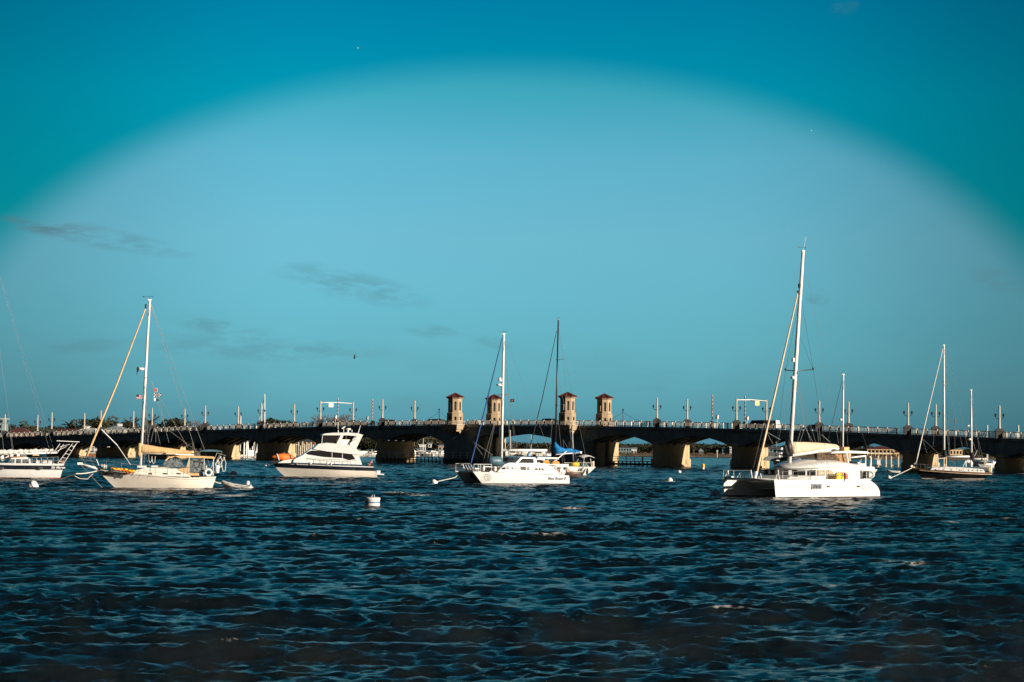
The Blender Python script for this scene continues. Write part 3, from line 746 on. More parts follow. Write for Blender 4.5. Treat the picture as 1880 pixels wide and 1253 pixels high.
def wire_parts(par, name, segs, r=.014, m=None):
    for sgm in segs: wires(par, name, [sgm], r, m)
def mast(par, base, top, r0, r1, m=ALU, name='mast'):
    b = MB(); base, top = Vector(base), Vector(top)
    b.tube([base, base.lerp(top, .5), top], [r0, r0*.97, r1], m, 10); b.box(top+Vector((0, 0, .06)), (.35, .12, .12), m)
    return b.build(name, par)
def radar(par, c, r=.28, m=WHITE, arm=None):
    b = MB(); b.lathe([(r*.8, -.12), (r, -.06), (r, .06), (r*.8, .13), (r*.3, .16)], m, c, 14)
    if arm: b.tube([c, arm], .05, m, 5)
    return b.build('radar_dome', par)
def furled(par, pts, r, m, name='furled_sail', strip=None, lumpy=.0):
    b = MB(); P = [Vector(p) for p in pts]; n = 14; q = []; rr = []
    for i in range(n+1):
        t = i/n; k = t*(len(P)-1); j = min(int(k), len(P)-2); q.append(P[j].lerp(P[j+1], k-j)); rr.append(r*(1-.45*t)*(1+random.uniform(-lumpy, lumpy)) if not lumpy == -1 else r)
    b.tube(q, rr, m, 8)
    if strip: b.tube([v+Vector((.0, 0, 0))+Vector((-rr[i]*.75, .0, 0)) for i, v in enumerate(q)], [x*.45 for x in rr], strip, 6)
    return b.build(name, par)
def windex(par, top, m=DARKWIRE):
    b = MB(); t = Vector(top); b.tube([t, t+Vector((0, 0, .5))], .012, m, 4); b.tube([t+Vector((.55, 0, .35)), t+Vector((-.2, 0, .38))], .015, m, 4)
    b.box(t+Vector((.6, 0, .36)), (.16, .02, .12), m); b.lathe([(.02, .3), (.07, .34), (.02, .4)], m, t+Vector((-.3, 0, 0)), 6)
    return b.build('wind_vane', par)
def buoy(px, py, r, lab, tilt=(.6, 0, .8), stripes=True, name='mooring_buoy', m=WHITE, group='white mooring buoys with a blue band'):
    p = on_water(px, py); t = thing(name, lab, 'buoy', (p.x, p.y, .14), 0, group)
    b = MB(); ax = Vector(tilt).normalized()
    b.lathe([(r*.6, -r*.9), (r*.97, -r*.6), (r, -r*.1), (r, r*.2), (r*.96, r*.55), (r*.55, r*.82), (r*.12, r*.9)], m, (0, 0, 0), 18, ax); o = b.build('body', t)
    if stripes:
        b = MB(); b.lathe([(r*1.005, r*.02), (r*1.02, r*.05), (r*1.02, r*.16), (r*1.005, r*.19)], NAVY, (0, 0, 0), 18, ax); b.build('band', t)
    b = MB(); b.torus(ax*r*.98, r*.14, r*.04, IRON, (0, 1, 0), 10, 5); b.build('ring', t)
    return p + ax*r*.95
def rope(pts, lab, r=.04, sag=0.0, name='mooring_rope'):
    b = MB(); P = [Vector(p) for p in pts]; q = []
    for i in range(len(P)-1):
        for k in range(8):
            t = k/8; v = P[i].lerp(P[i+1], t); v.z -= sag*4*t*(1-t); q.append(v)
    q.append(P[-1]); c = P[0].copy(); b.tube([v-c for v in q], r, ROPE, 5)
    o = b.build(name, None, c); tag(o, lab, 'rope'); return o
def wire_fan(B, name, tops, bots, r=.013, m=None):
    for t, q in zip(tops, bots): wires(B.o, name, [(t, q)], r, m)

# ================= B: cream cutter with tan canvas =================
B = Boat('sailboat', 'cream hulled sailboat with tan canvas covers and orange bags on its foredeck', 'sailboat', 290, 898.5, 1.7, 12)
o = B.o; P = B.p
xbw = P(212, 896).x; xbt = P(177, 862).x; xsw = P(389, 897, 0.8).x; xst = P(396, 877, 0.8).x
zb_ = P(177, 862).z; zs_ = P(396, 876, .9).z; zm_ = P(300, 877.0, 1.75).z
def shB(u): return lerp(zs_+.03, zb_, max(0, (u-.30)/.70)**1.7) - .12*math.sin(math.pi*min(1, u/.5))*(zs_-zm_ > 0)
rows = [lambda s: -.45, lambda s: .0, lambda s: .07, lambda s: .10, lambda s: s*.4, lambda s: s*.7, lambda s: s-.16, lambda s: s-.12, lambda s: s]
h = hull_loft(lambda z: lerp(xsw, xst, z/zs_), lambda z: lerp(xbw, xbt, z/zb_), shB, plan_boat(1.85, .62, .36, 1.5), rows,
              mats=[BOOT, BOOT, BOOT, CREAMHULL, CREAMHULL, CREAMHULL, BOOT, CREAMHULL], deckm=DECK, deck_drop=.12, sec=lambda v: v**.28)
B.hull = h.build('hull', o)
# bowsprit and pulpit
b = MB(); e = P(145, 851.5); b.tube([P(190, 864), e], [.16, .10], WHITE, 8); b.box(e+Vector((-.1, 0, 0)), (.5, .34, .22), WHITE); b.build('bowsprit', o)
b = MB()
for yl in (.45, -.45):
    pts = [P(146, 837, yl*.4), P(163, 839, yl*.8), P(177, 843.5, yl*1.4)]; b.tube(pts, .03, STEEL, 5)
    pts2 = [P(144, 843, yl*.4), P(176, 848, yl*1.2)]; b.tube(pts2, .025, STEEL, 5)
    for (a0, a1) in (((148, 838), (158, 852)), ((163, 839), (173, 856)), ((177, 843.5), (184, 861))): b.tube([P(*a0, yl*.8), P(*a1, yl*.5)], .028, STEEL, 5)
b.tube([P(146, 837, .18), P(146, 837, -.18)], .03, STEEL, 5); b.build('pulpit', o)
for sgm in ((P(149, 855), P(188, 896.5)),): wires(o, 'bobstay', [sgm], .03, STEEL)
# lifelines
b = MB(); st = [(195, 847, 862), (223, 851, 869), (252, 853.5, 871.5), (285, 856, 874), (316, 858, 876), (345, 857, 877), (378, 856, 877)]
for yl in (1.45, -1.45):
    k = [(P(x, zt, yl*(.55 if x < 200 else .85 if x < 230 else 1)), P(x, zb, yl*(.55 if x < 200 else .85 if x < 230 else 1))) for x, zt, zb in st]
    b.tube([q[0] for q in k], .018, STEEL, 4)
    b.tube([q[0].lerp(q[1], .5) for q in k], .012, STEEL, 4)
    for q in k: b.tube([q[0], q[1]], .022, STEEL, 4)
b.build('lifeline', o)
# deck house
w1 = lambda x, z: 1.12 - .12*max(0, z-zm_)
pts = B.xz([(245, 872), (249, 864), (268, 859), (300, 858.5), (335, 862), (347, 868), (350, 876)], .9); cabin(pts, w1, CREAMHULL).build('deckhouse', o)
for x0, x1 in ((272.5, 279.5), (299, 307), (324, 332)):
    b = MB(); pts = B.xz([(x0, 868.5), (x1, 869.3), (x1, 871.6), (x0, 871)], .95); b.slab(pts, lambda x, z: w1(x, z)-.02, lambda x, z: w1(x, z)+.03, GLASS); b.build('porthole', o)
b = MB(); b.box(P(260, 857.5)+Vector((0, 0, .02)), (.9, .8, .18), WHITE); b.box(P(288, 856.5), (1.1, .9, .16), WHITE); b.build('hatch', o)
# mast, boom, sails
mb_, mt_ = P(257.5, 857), P(275, 552); mast(o, mb_, mt_, .135, .11)
furled(o, [P(159, 838), P(213, 709), P(267.5, 566)], .10, CANVASTAN, strip=CANVASCREAM)
bm0, bm1 = P(257, 832), P(356, 835.5)
b = MB(); b.tube([bm0, bm1], [.10, .09], ALU, 8); b.build('boom', o)
b = MB(); ring = []
for i in range(13):
    t = i/12; c = bm0.lerp(bm1, t); top = lerp(.95, .38, min(1, t*1.1)**.7); w_ = lerp(.22, .13, t)
    ring.append([c+Vector((0, w_, .06)), c+Vector((0, w_*.9, top*.55)), c+Vector((0, .05, top+.02*random.uniform(-1, 1))), c+Vector((0, -.05, top)), c+Vector((0, -w_*.9, top*.55)), c+Vector((0, -w_, .06))])
b.loft(ring, CANVASTAN); b.tube([P(257, 814), P(256.5, 824), P(256, 834), P(257.5, 839)], [.16, .26, .26, .18], CANVASTAN, 8); b.build('sail_cover', o)
# staysail boom / diagonal pole in front
wires(o, 'whisker_pole', [(P(186, 789), P(215, 818))], .06, ALU); wires(o, 'staysail_stay', [(P(215, 818), P(240, 854))], .035, ALU)
# spreaders, radar, flags, rigging
sp = mb_.lerp(mt_, .533)
for sg in (1, -1): wires(o, 'spreader', [(sp, sp+Vector((-.15, sg*.95, .03)))], .035, ALU)
radar(o, P(258.5, 678)+Vector((.0, 0, 0)), .30, WHITE, mb_.lerp(mt_, .59))
b = MB(); b.box(P(252.5, 679), (.16, .2, .5), IRON); b.tube([P(252.5, 681), P(250.5, 688)], .025, IRON, 4); b.build('steaming_light', o)
windex(o, mt_); b = MB(); b.box(P(267.5, 563), (.16, .12, .45), IRON); b.build('furler_swivel', o)
tips = {sg: sp+Vector((-.15, sg*.95, .03)) for sg in (1, -1)}
for sg in (1, -1):
    ch = Vector((mb_.x-.25, sg*1.55, zm_))
    wires(o, 'shroud', [(mt_, tips[sg]), (tips[sg], ch)], .014); wires(o, 'lower_shroud', [(sp, ch+Vector((.35, 0, 0)))], .014); wires(o, 'lower_shroud', [(sp, ch+Vector((-.6, 0, 0)))], .014)
for bx, by, yl in ((358, 826, .5), (376, 828, -.5)): wires(o, 'backstay', [(mt_, P(bx, by, yl)), (P(bx, by, yl), Vector((P(393, 872).x, yl*2, zs_)))], .018)
for a, c in (((278, 700), (303, 785)), ((279, 706), (345, 822)), ((303, 785), (310, 813)), ((303, 785), (352, 822)), ((290, 726), (303, 785)), ((283, 760), (270, 812)), ((284, 780), (277, 812)), ((286, 790), (286, 812)), ((288, 790), (294, 816))):
    wires(o, 'running_line', [(P(*a), P(*c))], .014)
def flag(par, c, w_, h_, m, m2=None, name='flag', n=6, ph=0):
    b = MB(); c = Vector(c); vs = []
    for i in range(n+1):
        y = .06*math.sin(i*1.3+ph); vs += [c+Vector((-w_*i/n, y, 0)), c+Vector((-w_*i/n, y+.01, -h_))]
    for i in range(n): b.add([vs[2*i], vs[2*i+1], vs[2*i+3], vs[2*i+2]], [(0, 1, 2, 3)], (m2 if (m2 and i >= n//2) else m))
    return b.build(name, par)
FLR = mat('flag_red', (.50, .03, .04), .8, var=.1); FLW = mat('flag_white', (.7, .7, .7), .8, var=.05); FLB = mat('flag_navy', (.01, .02, .06), .8, var=.1)
t = thing('flag', 'striped national ensign with blue canton on the tan-canvas sailboat mast', 'flag', B.w(P(250.5, 725)), math.pi+R(12)+math.pi)
b = MB(); b.add([(0, 0, 0), (.25, .03, .02), (.25, .03, -.2), (0, 0, -.2)], [(0, 1, 2, 3)], FLB); b.build('canton', t)
b = MB()
for i in range(7):
    z = -i*.055; x0 = .25 if i < 4 else 0
    b.add([(x0, .03 if x0 else 0, z), (.55, -.02, z-.03), (.55, -.02, z-.085), (x0, .03 if x0 else 0, z-.055)], [(0, 1, 2, 3)], FLR if i % 2 == 0 else FLW)
b.build('stripes', t)
fl = B.w(P(283, 713)); 
for z, (m1, m2, cs, lb) in zip((0, -.48, -.92), ((FLW, FLR, 0, 'small white and red signal flag, topmost of three beside the cutter mast'), (FLB, FLW, 1, 'blue and white checked signal flag, middle of three beside the cutter mast'), (FLB, FLB, 2, 'dark pointed pennant, lowest of three signal flags beside the cutter mast'))):
    t = thing('signal_flag', lb, 'flag', fl+Vector((0, 0, z)), 0, 'signal flags'); b = MB()
    if cs == 0: b.add([(0, 0, 0), (.12, .02, 0), (.12, .02, -.36), (0, 0, -.36), (.36, -.03, -.02), (.36, -.03, -.34), (.2, 0, -.1), (.3, -.02, -.1), (.3, -.02, -.25), (.2, 0, -.25)], [(0, 1, 2, 3)], FLR); b.add([(.12, .02, 0), (.36, -.03, -.02), (.36, -.03, -.34), (.12, .02, -.36)], [(0, 1, 2, 3)], FLW); b.add([(.19, -.02, -.11), (.29, -.045, -.12), (.29, -.045, -.25), (.19, -.02, -.24)], [(0, 1, 2, 3)], FLR)
    elif cs == 1:
        for i in range(6):
            for j in range(3): b.add([(i*.11, .03*math.sin(i), -j*.12), (i*.11+.11, .03*math.sin(i+1), -j*.12), (i*.11+.11, .03*math.sin(i+1), -j*.12-.12), (i*.11, .03*math.sin(i), -j*.12-.12)], [(0, 1, 2, 3)], FLB if (i+j) % 2 else FLW)
    else: b.add([(0, 0, 0), (.2, .03, -.06), (.2, .03, -.3), (0, 0, -.36)], [(0, 1, 2, 3)], FLW); b.add([(.2, .03, -.06), (.58, -.02, -.26), (.2, .03, -.32)], [(0, 1, 2)], FLB)
    b.build('cloth', t)
# dodger, bimini and enclosure
w2 = lambda x, z: 1.08 - .25*max(0, z-2.0)
pts = B.xz([(300, 858), (303, 846), (312, 840), (326, 839), (333, 843), (337, 857)], .9); cabin(pts, w2, VINYL).build('dodger_window', o)
b = MB(); pts = B.xz([(303, 846), (310, 838.6), (326, 837.8), (352, 838.5), (353, 841), (328, 840.3), (312, 840.8), (304, 847)], .9); b.slab(pts, lambda x, z: -w2(x, z)-.03, lambda x, z: w2(x, z)+.03, CANVASTAN); b.build('dodger_canvas', o)
b = MB(); pts = B.xz([(322, 838.5), (330, 836.6), (360, 837.2), (392, 838.6), (395, 841.5), (392, 842.5), (360, 841), (328, 840.6)], .9); b.slab(pts, -1.15, 1.15, CANVASTAN); b.build('bimini', o)
b = MB(); pts = B.xz([(347, 842), (347.5, 873), (338, 868), (325, 862), (342, 858.5)], 1.1); b.slab(pts, 1.06, 1.10, CANVASTAN); pts = B.xz([(348, 868), (369, 869.5), (369, 874), (348, 873.5)], 1.1); b.slab(pts, 1.06, 1.10, CANVASTAN); b.build('side_curtain', o)
b = MB(); pts = B.xz([(349, 843), (376, 843.5), (374, 868.5), (348.5, 867.5)], 1.05); b.slab(pts, 1.03, 1.06, VINYL); b.build('clear_panel', o); b = MB(); b.slab([(x, z) for x, z in pts], -1.06, -1.03, VINYL); b.build('clear_panel', o)
b = MB()
for x in (347.5, 375, 392): 
    for yl in (1.1, -1.1): b.tube([P(x, 840, yl), P(x-1, 874, yl)], .03, STEEL, 5)
b.build('bimini_frame', o)
b = MB(); b.box(P(314, 833, .2), (1.0, .8, .14), CANVASCREAM); b.ellipsoid(P(309.5, 830, -1.0), (.6, .3, .18), WHITE); b.build('deck_box', o)
# stern arch with blue-grey panel
b = MB(); c0, c1 = P(366, 829), P(407, 829.5); L = (c1-c0).length
b.loft([[c0.lerp(c1, t)+Vector((0, y, .04+.14*math.sin(math.pi*t))) for y in (-.9, .9)]+[c0.lerp(c1, t)+Vector((0, y, -.02+.02)) for y in (.9, -.9)] for t in (0, .15, .35, .5, .65, .85, 1)], TEAL, smooth=False); b.build('solar_panel', o)
b = MB()
for yl in (.9, -.9):
    b.tube([P(407, 831, yl), P(399, 843, yl), P(392, 872, yl)], .04, STEEL, 6); b.tube([P(413, 836, yl), P(402, 852, yl), P(394, 868, yl)], .035, STEEL, 6); b.tube([P(399, 831, yl), P(390, 851, yl), P(386, 870, yl)], .03, STEEL, 5)
    b.tube([P(398, 832, yl), P(415, 837, yl)], .03, STEEL, 5)
b.tube([P(407, 831, .9), P(407, 831, -.9)], .035, STEEL, 5); b.build('davit_arch', o)
for k, (x, y0_, y1_) in enumerate(((411, 840, 866), (404, 838, 858), (400, 845, 862))):
    b = MB(); c = P(x, y0_, .9); e = P(x, y1_, .9); b.tube([c+Vector((-.1, 0, 0)), c.lerp(e, .4)+Vector((.25, 0, 0)), e+Vector((.08, 0, 0)), e, e+Vector((-.12, 0, .05)), c.lerp(e, .4)+Vector((-.2, 0, 0)), c], .03, ROPE, 5); b.build('rope_coil', o)
b = MB(); c = P(398.5, 862, .95); b.lathe([(.1, -.38), (.2, -.34), (.22, 0), (.2, .34), (.1, .4)], WHITE, c, 12); b.build('fender', o)
t = thing('life_ring', 'white life ring hung on the stern rail of the tan-canvas sailboat', 'life ring', B.w(P(382.5, 867.8, 1.5)), math.pi+R(12), 'life rings on boat stern rails'); b = MB(); b.torus((0, 0, 0), .30, .11, WHITE, (0, 1, 0), 20, 8); b.build('ring', t)
b = MB(); 
for x in (356, 362, 368, 373, 378): b.box(P(x, 858+3*math.sin(x), .5), (.18, .2, .5), [WHITE, IRON, RED, WHITE, STEEL][int(x) % 5])
b.tube([P(365, 842, 1.08), P(377, 858, 1.08), P(383, 876, 1.4)], .03, IRON, 5); b.build('cockpit_gear', o)
# things lying on the foredeck
def heap(name, lab, Bt, c0, c1, yl, r, ms, n, cat='bag', flat=.7):
    c0 = Bt.p(*c0, yl); c1 = Bt.p(*c1, yl); w0 = Bt.w(c0)
    t = thing(name, lab, cat, w0, Bt.o.rotation_euler[2]); L = c1-c0
    for m in ms:
        b = MB()
        for i in range(n):
            u = random.random(); q = L*u
            q = L*((i+(.25 if m is ms[0] else .75))/n)
            b.ellipsoid(q+Vector((0, random.uniform(-.1, .1), (0 if m is ms[0] else r*.35)+random.uniform(-.05, .05))), (L.length/n*.6, r*random.uniform(.8, 1.1), r*flat*random.uniform(.6, 1.1)), m, 10, 6, .05)
        b.build('bag_bundle', t)
heap('gear_bags', 'orange and yellow gear bags lashed along the foredeck rail of the cream sailboat', B, (204, 861.5), (246, 867), 1.25, .26, [ORANGE, YELLOW], 6, 'gear bags')
heap('sail_bag', 'crumpled pale sail bag on the bow of the cream sailboat', B, (186, 855), (197, 858.5), .35, .34, [CANVASWHITE], 3, 'sail bag')
b = MB(); b.lathe([(.2, -.16), (.24, 0), (.18, .22)], RUBBER, P(203.5, 865, 1.3), 10); b.build('winch', o)
for (x, z0, z1, dx) in ((282, 838, 852, 3), (276, 838, 850, 3)):   # loops of line under the boom
    b = MB(); b.tube([P(x-dx, z0, .1), P(x-dx+.5, z1-4, .1), P(x, z1, .1), P(x+dx-.5, z1-4, .1), P(x+dx, z0, .1)], .025, ROPE, 5); b.build('rope_loop', o)
wires(o, 'boom_strut', [(P(300, 857, 1), P(310, 834))], .022, STEEL); wires(o, 'boom_strut', [(P(316, 858, 1), P(308, 834))], .022, STEEL)
def lettering(B, txt, px, py, yl, hgt, m, yaw=0.0, tilt=0.0, shear=0.3, name='lettering', up=0.0):
    c, n = surf_hit(B, B.hull, px, py)
    if c is None: c, n = B.p(px, py, yl), Vector((0, 1, 0))
    # text reads left to right from the camera side and lies on the hull's own surface
    X = Vector((0, 0, 1)).cross(n).normalized(); X = Matrix.Rotation(tilt, 3, n) @ X; Yv = n.cross(X).normalized(); c = c + n*.03
    M = Matrix(((X.x, Yv.x, n.x, c.x), (X.y, Yv.y, n.y, c.y), (X.z, Yv.z, n.z, c.z), (0, 0, 0, 1)))
    return text_mesh(txt, hgt, m, name, B.o, M, .012, shear)
lettering(B, 'Delenque', 203, 871.2, 1.02, .62, LETTER, tilt=-.16)

# ================= dinghy astern of B =================
def dinghy(px, py, L, th, lab, group='grey inflatable dinghies', cover=None, pitch=0.0):
    p = on_water(px, py); t = thing('dinghy', lab, 'dinghy', (p.x, p.y, 0), math.pi+R(th), group); t.rotation_euler = (0, -pitch, math.pi+R(th))
    for sg in (1, -1):
        b = MB(); pts = [(-L*.5, sg*.58, .20), (-L*.25, sg*.60, .20), (L*.15, sg*.58, .24), (L*.36, sg*.40, .34), (L*.47, sg*.12, .46), (L*.49, 0, .48)]
        b.tube(pts, [.12, .21, .21, .20, .18, .17], RIBGREY, 10); b.build('tube', t)
    b = MB(); b.loft([[(-L*.42, -.45, .25), (-L*.42, .45, .25), (-L*.42, 0, -.12)], [(0, -.45, .25), (0, .45, .25), (0, 0, -.18)], [(L*.3, -.3, .3), (L*.3, .3, .3), (L*.3, 0, -.08)], [(L*.46, -.05, .4), (L*.46, .05, .4), (L*.46, 0, .25)]], RIBGREY, smooth=False); b.build('hull', t)
    b = MB(); b.box((-L*.43, 0, .3), (.06, .95, .42), WHITE); b.build('transom', t)
    b = MB(); b.box((-L*.05, 0, .40), (.28, 1.05, .05), WHITE); b.build('seat', t)
    b = MB()
    for sg in (1, -1): b.tube([(-L*.4, sg*.76, .28), (0, sg*.79, .30), (L*.3, sg*.62, .38)], .035, RUBBER, 5)
    b.build('rub_rail', t)
    if cover: b = MB(); b.ellipsoid((-L*.33, 0, .62), (.2, .16, .26), cover); b.tube([(-L*.36, 0, .5), (-L*.47, 0, .2)], .06, IRON, 6); b.build('outboard_motor', t)
    return t
dinghy(435, 897, 3.1, 168-180+14, 'grey inflatable dinghy towed behind the tan-canvas sailboat', cover=WHITE, pitch=.10)
rope([B.w(P(394, 884)), on_water(408, 893)+Vector((0, 0, .35))], 'short black towing line between the cream sailboat and its dinghy', .05, .1, 'towing_line')
bp = buoy(61, 895.5, .52, 'tilted white mooring buoy under the stern of the leftmost boat', (.8, -.1, .55))
e1 = at_depth(140, 870, B.w(P(180, 866)).y-1.5); e2 = B.w(P(178, 865, .3))
rope([bp, e1, e2], 'long mooring line from the leftmost tilted buoy up to the cream sailboat bow', .045, .08)
rope([at_depth(137, 874, e1.y), at_depth(146, 879, e1.y), at_depth(160, 880, e1.y), at_depth(171, 870, e1.y)], 'slack loop of mooring line hanging below the cream sailboat bowsprit', .04)

# ================= A: blue-striped sailboat cut by the left edge =================
A = Boat('sailboat', 'white sailboat with dark blue band and stern arch, cut off by the left picture edge', 'sailboat', 40, 879, 1.7, 10)
o = A.o; P = A.p
xsA = P(110, 878, 1).x; xsT = P(118, 858, 1).x; zA = P(118, 850.5, 1).z; z1A = P(118, 853.5, 1.5).z; zb2 = P(60, 866, 1.7).z
L_ = 13.2
rows = [lambda s: -.45, lambda s: .02, lambda s: .13, lambda s: zb2*.6, lambda s: s*.62, lambda s: s-.17, lambda s: s-.04, lambda s: s+.07]
h = hull_loft(lambda z: lerp(xsA, xsT, min(1, max(0, z)/zA)), lambda z: lerp(xsA+L_*.86, xsA+L_, min(1, max(0, z)/zA)), lambda u: zA*.92+.5*max(0, (u-.4)/.6)**2, plan_boat(1.8, .68, .5), rows,
          mats=[RUST, RUST, GEL, GEL, NAVY, GEL, GEL], deckm=DECK, deck_drop=.1, sec=lambda v: v**.3); A.hull = h.build('hull', o)
wA = lambda x, z: 1.15-.15*max(0, z-zA)
pts = A.xz([(8, 857), (13, 852), (21, 841), (49, 839.5), (55, 843), (57.5, 856)], 1.1); cabin(pts, wA, GEL).build('cabin', o)
for q in ([(14, 851.5), (19, 843.5), (27, 843), (27, 852)], [(29.5, 843), (39, 843), (39.5, 852), (30, 852)], [(41.5, 843.5), (51, 843.5), (52.5, 852), (41.5, 852)]):
    b = MB(); b.slab(A.xz(q, 1.1), lambda x, z: wA(x, z)-.02, lambda x, z: wA(x, z)+.03, VINYL); b.build('window', o)
b = MB(); b.slab(A.xz([(17, 840.5), (43, 840), (43, 838.2), (18, 838.6)], 1), -1.0, 1.0, TEAK); b.build('cabin_trim', o)
b = MB()
for x in (22, 28, 34, 41, 46): b.box(P(x, 836.5+math.sin(x)), (.35, .5, .3), [WHITE, STEEL, WHITE, IRON, WHITE][int(x) % 5])
b.build('roof_gear', o)
mA0, mA1 = P(-27, 856), P(-24, 430); mast(o, mA0, mA1, .13, .1)
b = MB(); c0, c1 = P(-26, 836), P(104, 831.5); b.tube([c0, c1], .09, ALU, 8); b.build('boom', o)
b = MB(); q = []; rr = []
for i in range(40):
    t = i/39; c = c0.lerp(P(98, 831), t) + Vector((0, random.uniform(-.04, .04), .26+random.uniform(-.03, .03))); q.append(c); rr.append(lerp(.40, .22, t)*(random.uniform(.72, 1.08) if i % 6 else .6))
b.tube(q, rr, CANVASWHITE, 9); b.build('flaked_sail', o)
b = MB(); b.tube([P(2, 838), P(6, 846), P(10, 843), P(18, 836)], [.3, .22, .2, .1], CANVASWHITE, 7); b.build('sail_fold', o)
for (a, c) in (((-24, 430), (100, 830)), ((-24, 430), (92, 830))): wires(o, 'backstay', [(P(*a), P(*c))], .010)
wires(o, 'topping_lift', [(P(-24, 470), P(26, 838))], .012)
for (a, c) in (((4, 800), (8, 838)), ((19, 800), (24, 836))): wires(o, 'lazy_jack', [(P(*a), P(*c))], .014)
b = MB()
for yl in (1.0, -1.0):
    b.tube([P(133, 815, yl), P(106, 851, yl)], .036, ALU, 6); b.tube([P(139, 817, yl), P(116, 853, yl)], .036, ALU, 6)
    for k in range(5): t = (k+.5)/5; b.tube([P(lerp(133, 106, t), lerp(815, 851, t), yl), P(lerp(139, 116, t), lerp(817, 853, t), yl)], .03, ALU, 5)
    b.tube([P(110, 815, yl), P(98, 832, yl)], .04, ALU, 5); b.tube([P(117, 816, yl), P(104, 833, yl)], .035, ALU, 5); b.tube([P(110, 821, yl), P(128, 816, yl)], .035, ALU, 5); b.tube([P(100, 831, yl), P(122, 820, yl)], .03, ALU, 5)
    b.tube([P(143, 812, yl), P(134, 822, yl)], .035, ALU, 5)
for x, z in ((133, 815), (110, 815), (120, 834), (139, 817)): b.tube([P(x, z, 1), P(x, z, -1)], .03, ALU, 5)
b.build('davit_arch', o)
b = MB(); b.plate([P(104, 810.3, 1.2), P(146, 812.3, 1.2), P(146, 812.3, -1.2), P(104, 810.3, -1.2)], .08, WHITE); b.build('solar_panel', o)
b = MB(); pr = [P(x, z, 1.45) for x, z in ((58, 853), (66, 853), (75, 853), (86, 853), (97, 852.5), (106, 852))]; railing_line(b, pr, .82, .028, STEEL, rails=(1.0, .5)); pr = [Vector((p.x, -p.y, p.z)) for p in pr]; railing_line(b, pr, .82, .028, STEEL, rails=(1.0, .5)); b.build('guard_rail', o)
b = MB()
for x, m in ((70, WHITE), (80, STEEL), (83, WHITE), (92, WHITE), (115, TEAK), (103, IRON)): b.box(P(x, 849, .4), (.4, .4, .5 if m != TEAK else .7), m)
b.build('cockpit_gear', o)
for x, wd in ((74.5, 7.5), (4, 6)):
    b = MB(); b.slab(A.xz([(x-wd/2, 858.2), (x+wd/2, 858.2), (x+wd/2, 861.8), (x-wd/2, 861.8)], 1.75), 1.68, 1.79, STEEL); b.slab(A.xz([(x-wd/2+.8, 859), (x+wd/2-.8, 859), (x+wd/2-.8, 861), (x-wd/2+.8, 861)], 1.75), 1.7, 1.82, GLASS); b.build('porthole', o)
lettering(A, 'Sly Maren', 106.5, 858.7, 1.52, .42, LETTERW, yaw=-.07)

# ================= E: motor yacht =================
E = Boat('motor_yacht', 'white flybridge motor yacht with black hull band and orange cover on its bow', 'motor yacht', 600, 876.5, 2.2, 10)
o = E.o; P = E.p
xb0, xb1 = P(524, 872).x, P(499, 851).x; xs0, xs1 = P(694, 874, 1.8).x, P(685, 857.5, 1.8).x
zbw, zst = P(499, 850).z, P(684, 857, 2.0).z
def shE(u): return lerp(zst, zbw, u**1.25)
def plE(u): return 2.35*lerp(.93, 1, min(1, u/.3)) if u < .32 else 2.35*max(.01, 1-((u-.32)/.68)**1.75)
rows = [lambda s: -.45, lambda s: .05, lambda s: s*.25, lambda s: s*.5, lambda s: s-.62, lambda s: s-.12, lambda s: s]
def flare(u, v, hb): return hb*(1-.25*(u**2)*(1-v)**1.0)
hull_loft(lambda z: lerp(xs0, xs1, min(1, max(0, z)/zst)), lambda z: lerp(xb0, xb1, min(1.0, max(0, z)/zbw)**.8), shE, plE, rows, mats=[CREAMHULL, CREAMHULL, CREAMHULL, CREAMHULL, NAVY, GEL], deckm=DECK, ys=flare, sec=lambda v: v**.22).build('hull', o)
b = MB(); b.plate([Vector((xs0+.3, 1.9, .42)), Vector((xs0-.85, 1.8, .36)), Vector((xs0-.85, -1.8, .36)), Vector((xs0+.3, -1.9, .42))], .14, GEL); b.box((xs0-.1, 0, .75), (.5, 3.2, .4), GEL); b.build('swim_platform', o)
wE = lambda x, z: 1.75 - .16*max(0, z-zst) - .010*max(0, x-2)**2
# coachroof and main house
pts = E.xz([(538, 849.5), (540, 843.5), (556, 836), (561, 832), (571, 825.2), (584, 820), (590, 816.5), (640, 817), (655, 826), (664, 833), (662, 836.5), (659.5, 838), (664.5, 853.5)], 1.5)
cabin(pts, wE, GEL).build('house', o)
b = MB(); pts = E.xz([(510, 850.5), (520, 846), (538, 843), (560, 839.5), (566, 850)], 1.2); b.slab(pts, lambda x, z: -wE(x, z)*.85, lambda x, z: wE(x, z)*.85, GEL); b.build('foredeck_trunk', o)
for q in ([(561.5, 832), (571.5, 827.6), (590, 828.3), (609.5, 829.2), (609.5, 840.2), (594, 839.2), (565, 834.6)], [(611, 829.3), (628.5, 830.4), (628.5, 841.5), (611, 840.4)], [(630, 830.5), (644.5, 832.6), (649, 837.5), (652.5, 843.6), (641, 845), (630, 841.8)]):
    b = MB(); pane(b, E.xz(q, 1.7), wE, GLASS); b.build('side_window', o)
b = MB(); b.slab(E.xz([(556, 834.5), (560, 832.3), (571, 826), (571.5, 827.4), (561.5, 833.8), (558, 835.3)], 0), lambda x, z: -wE(x, z)*.8, lambda x, z: wE(x, z)*.8, GLASS); b.build('windshield', o)
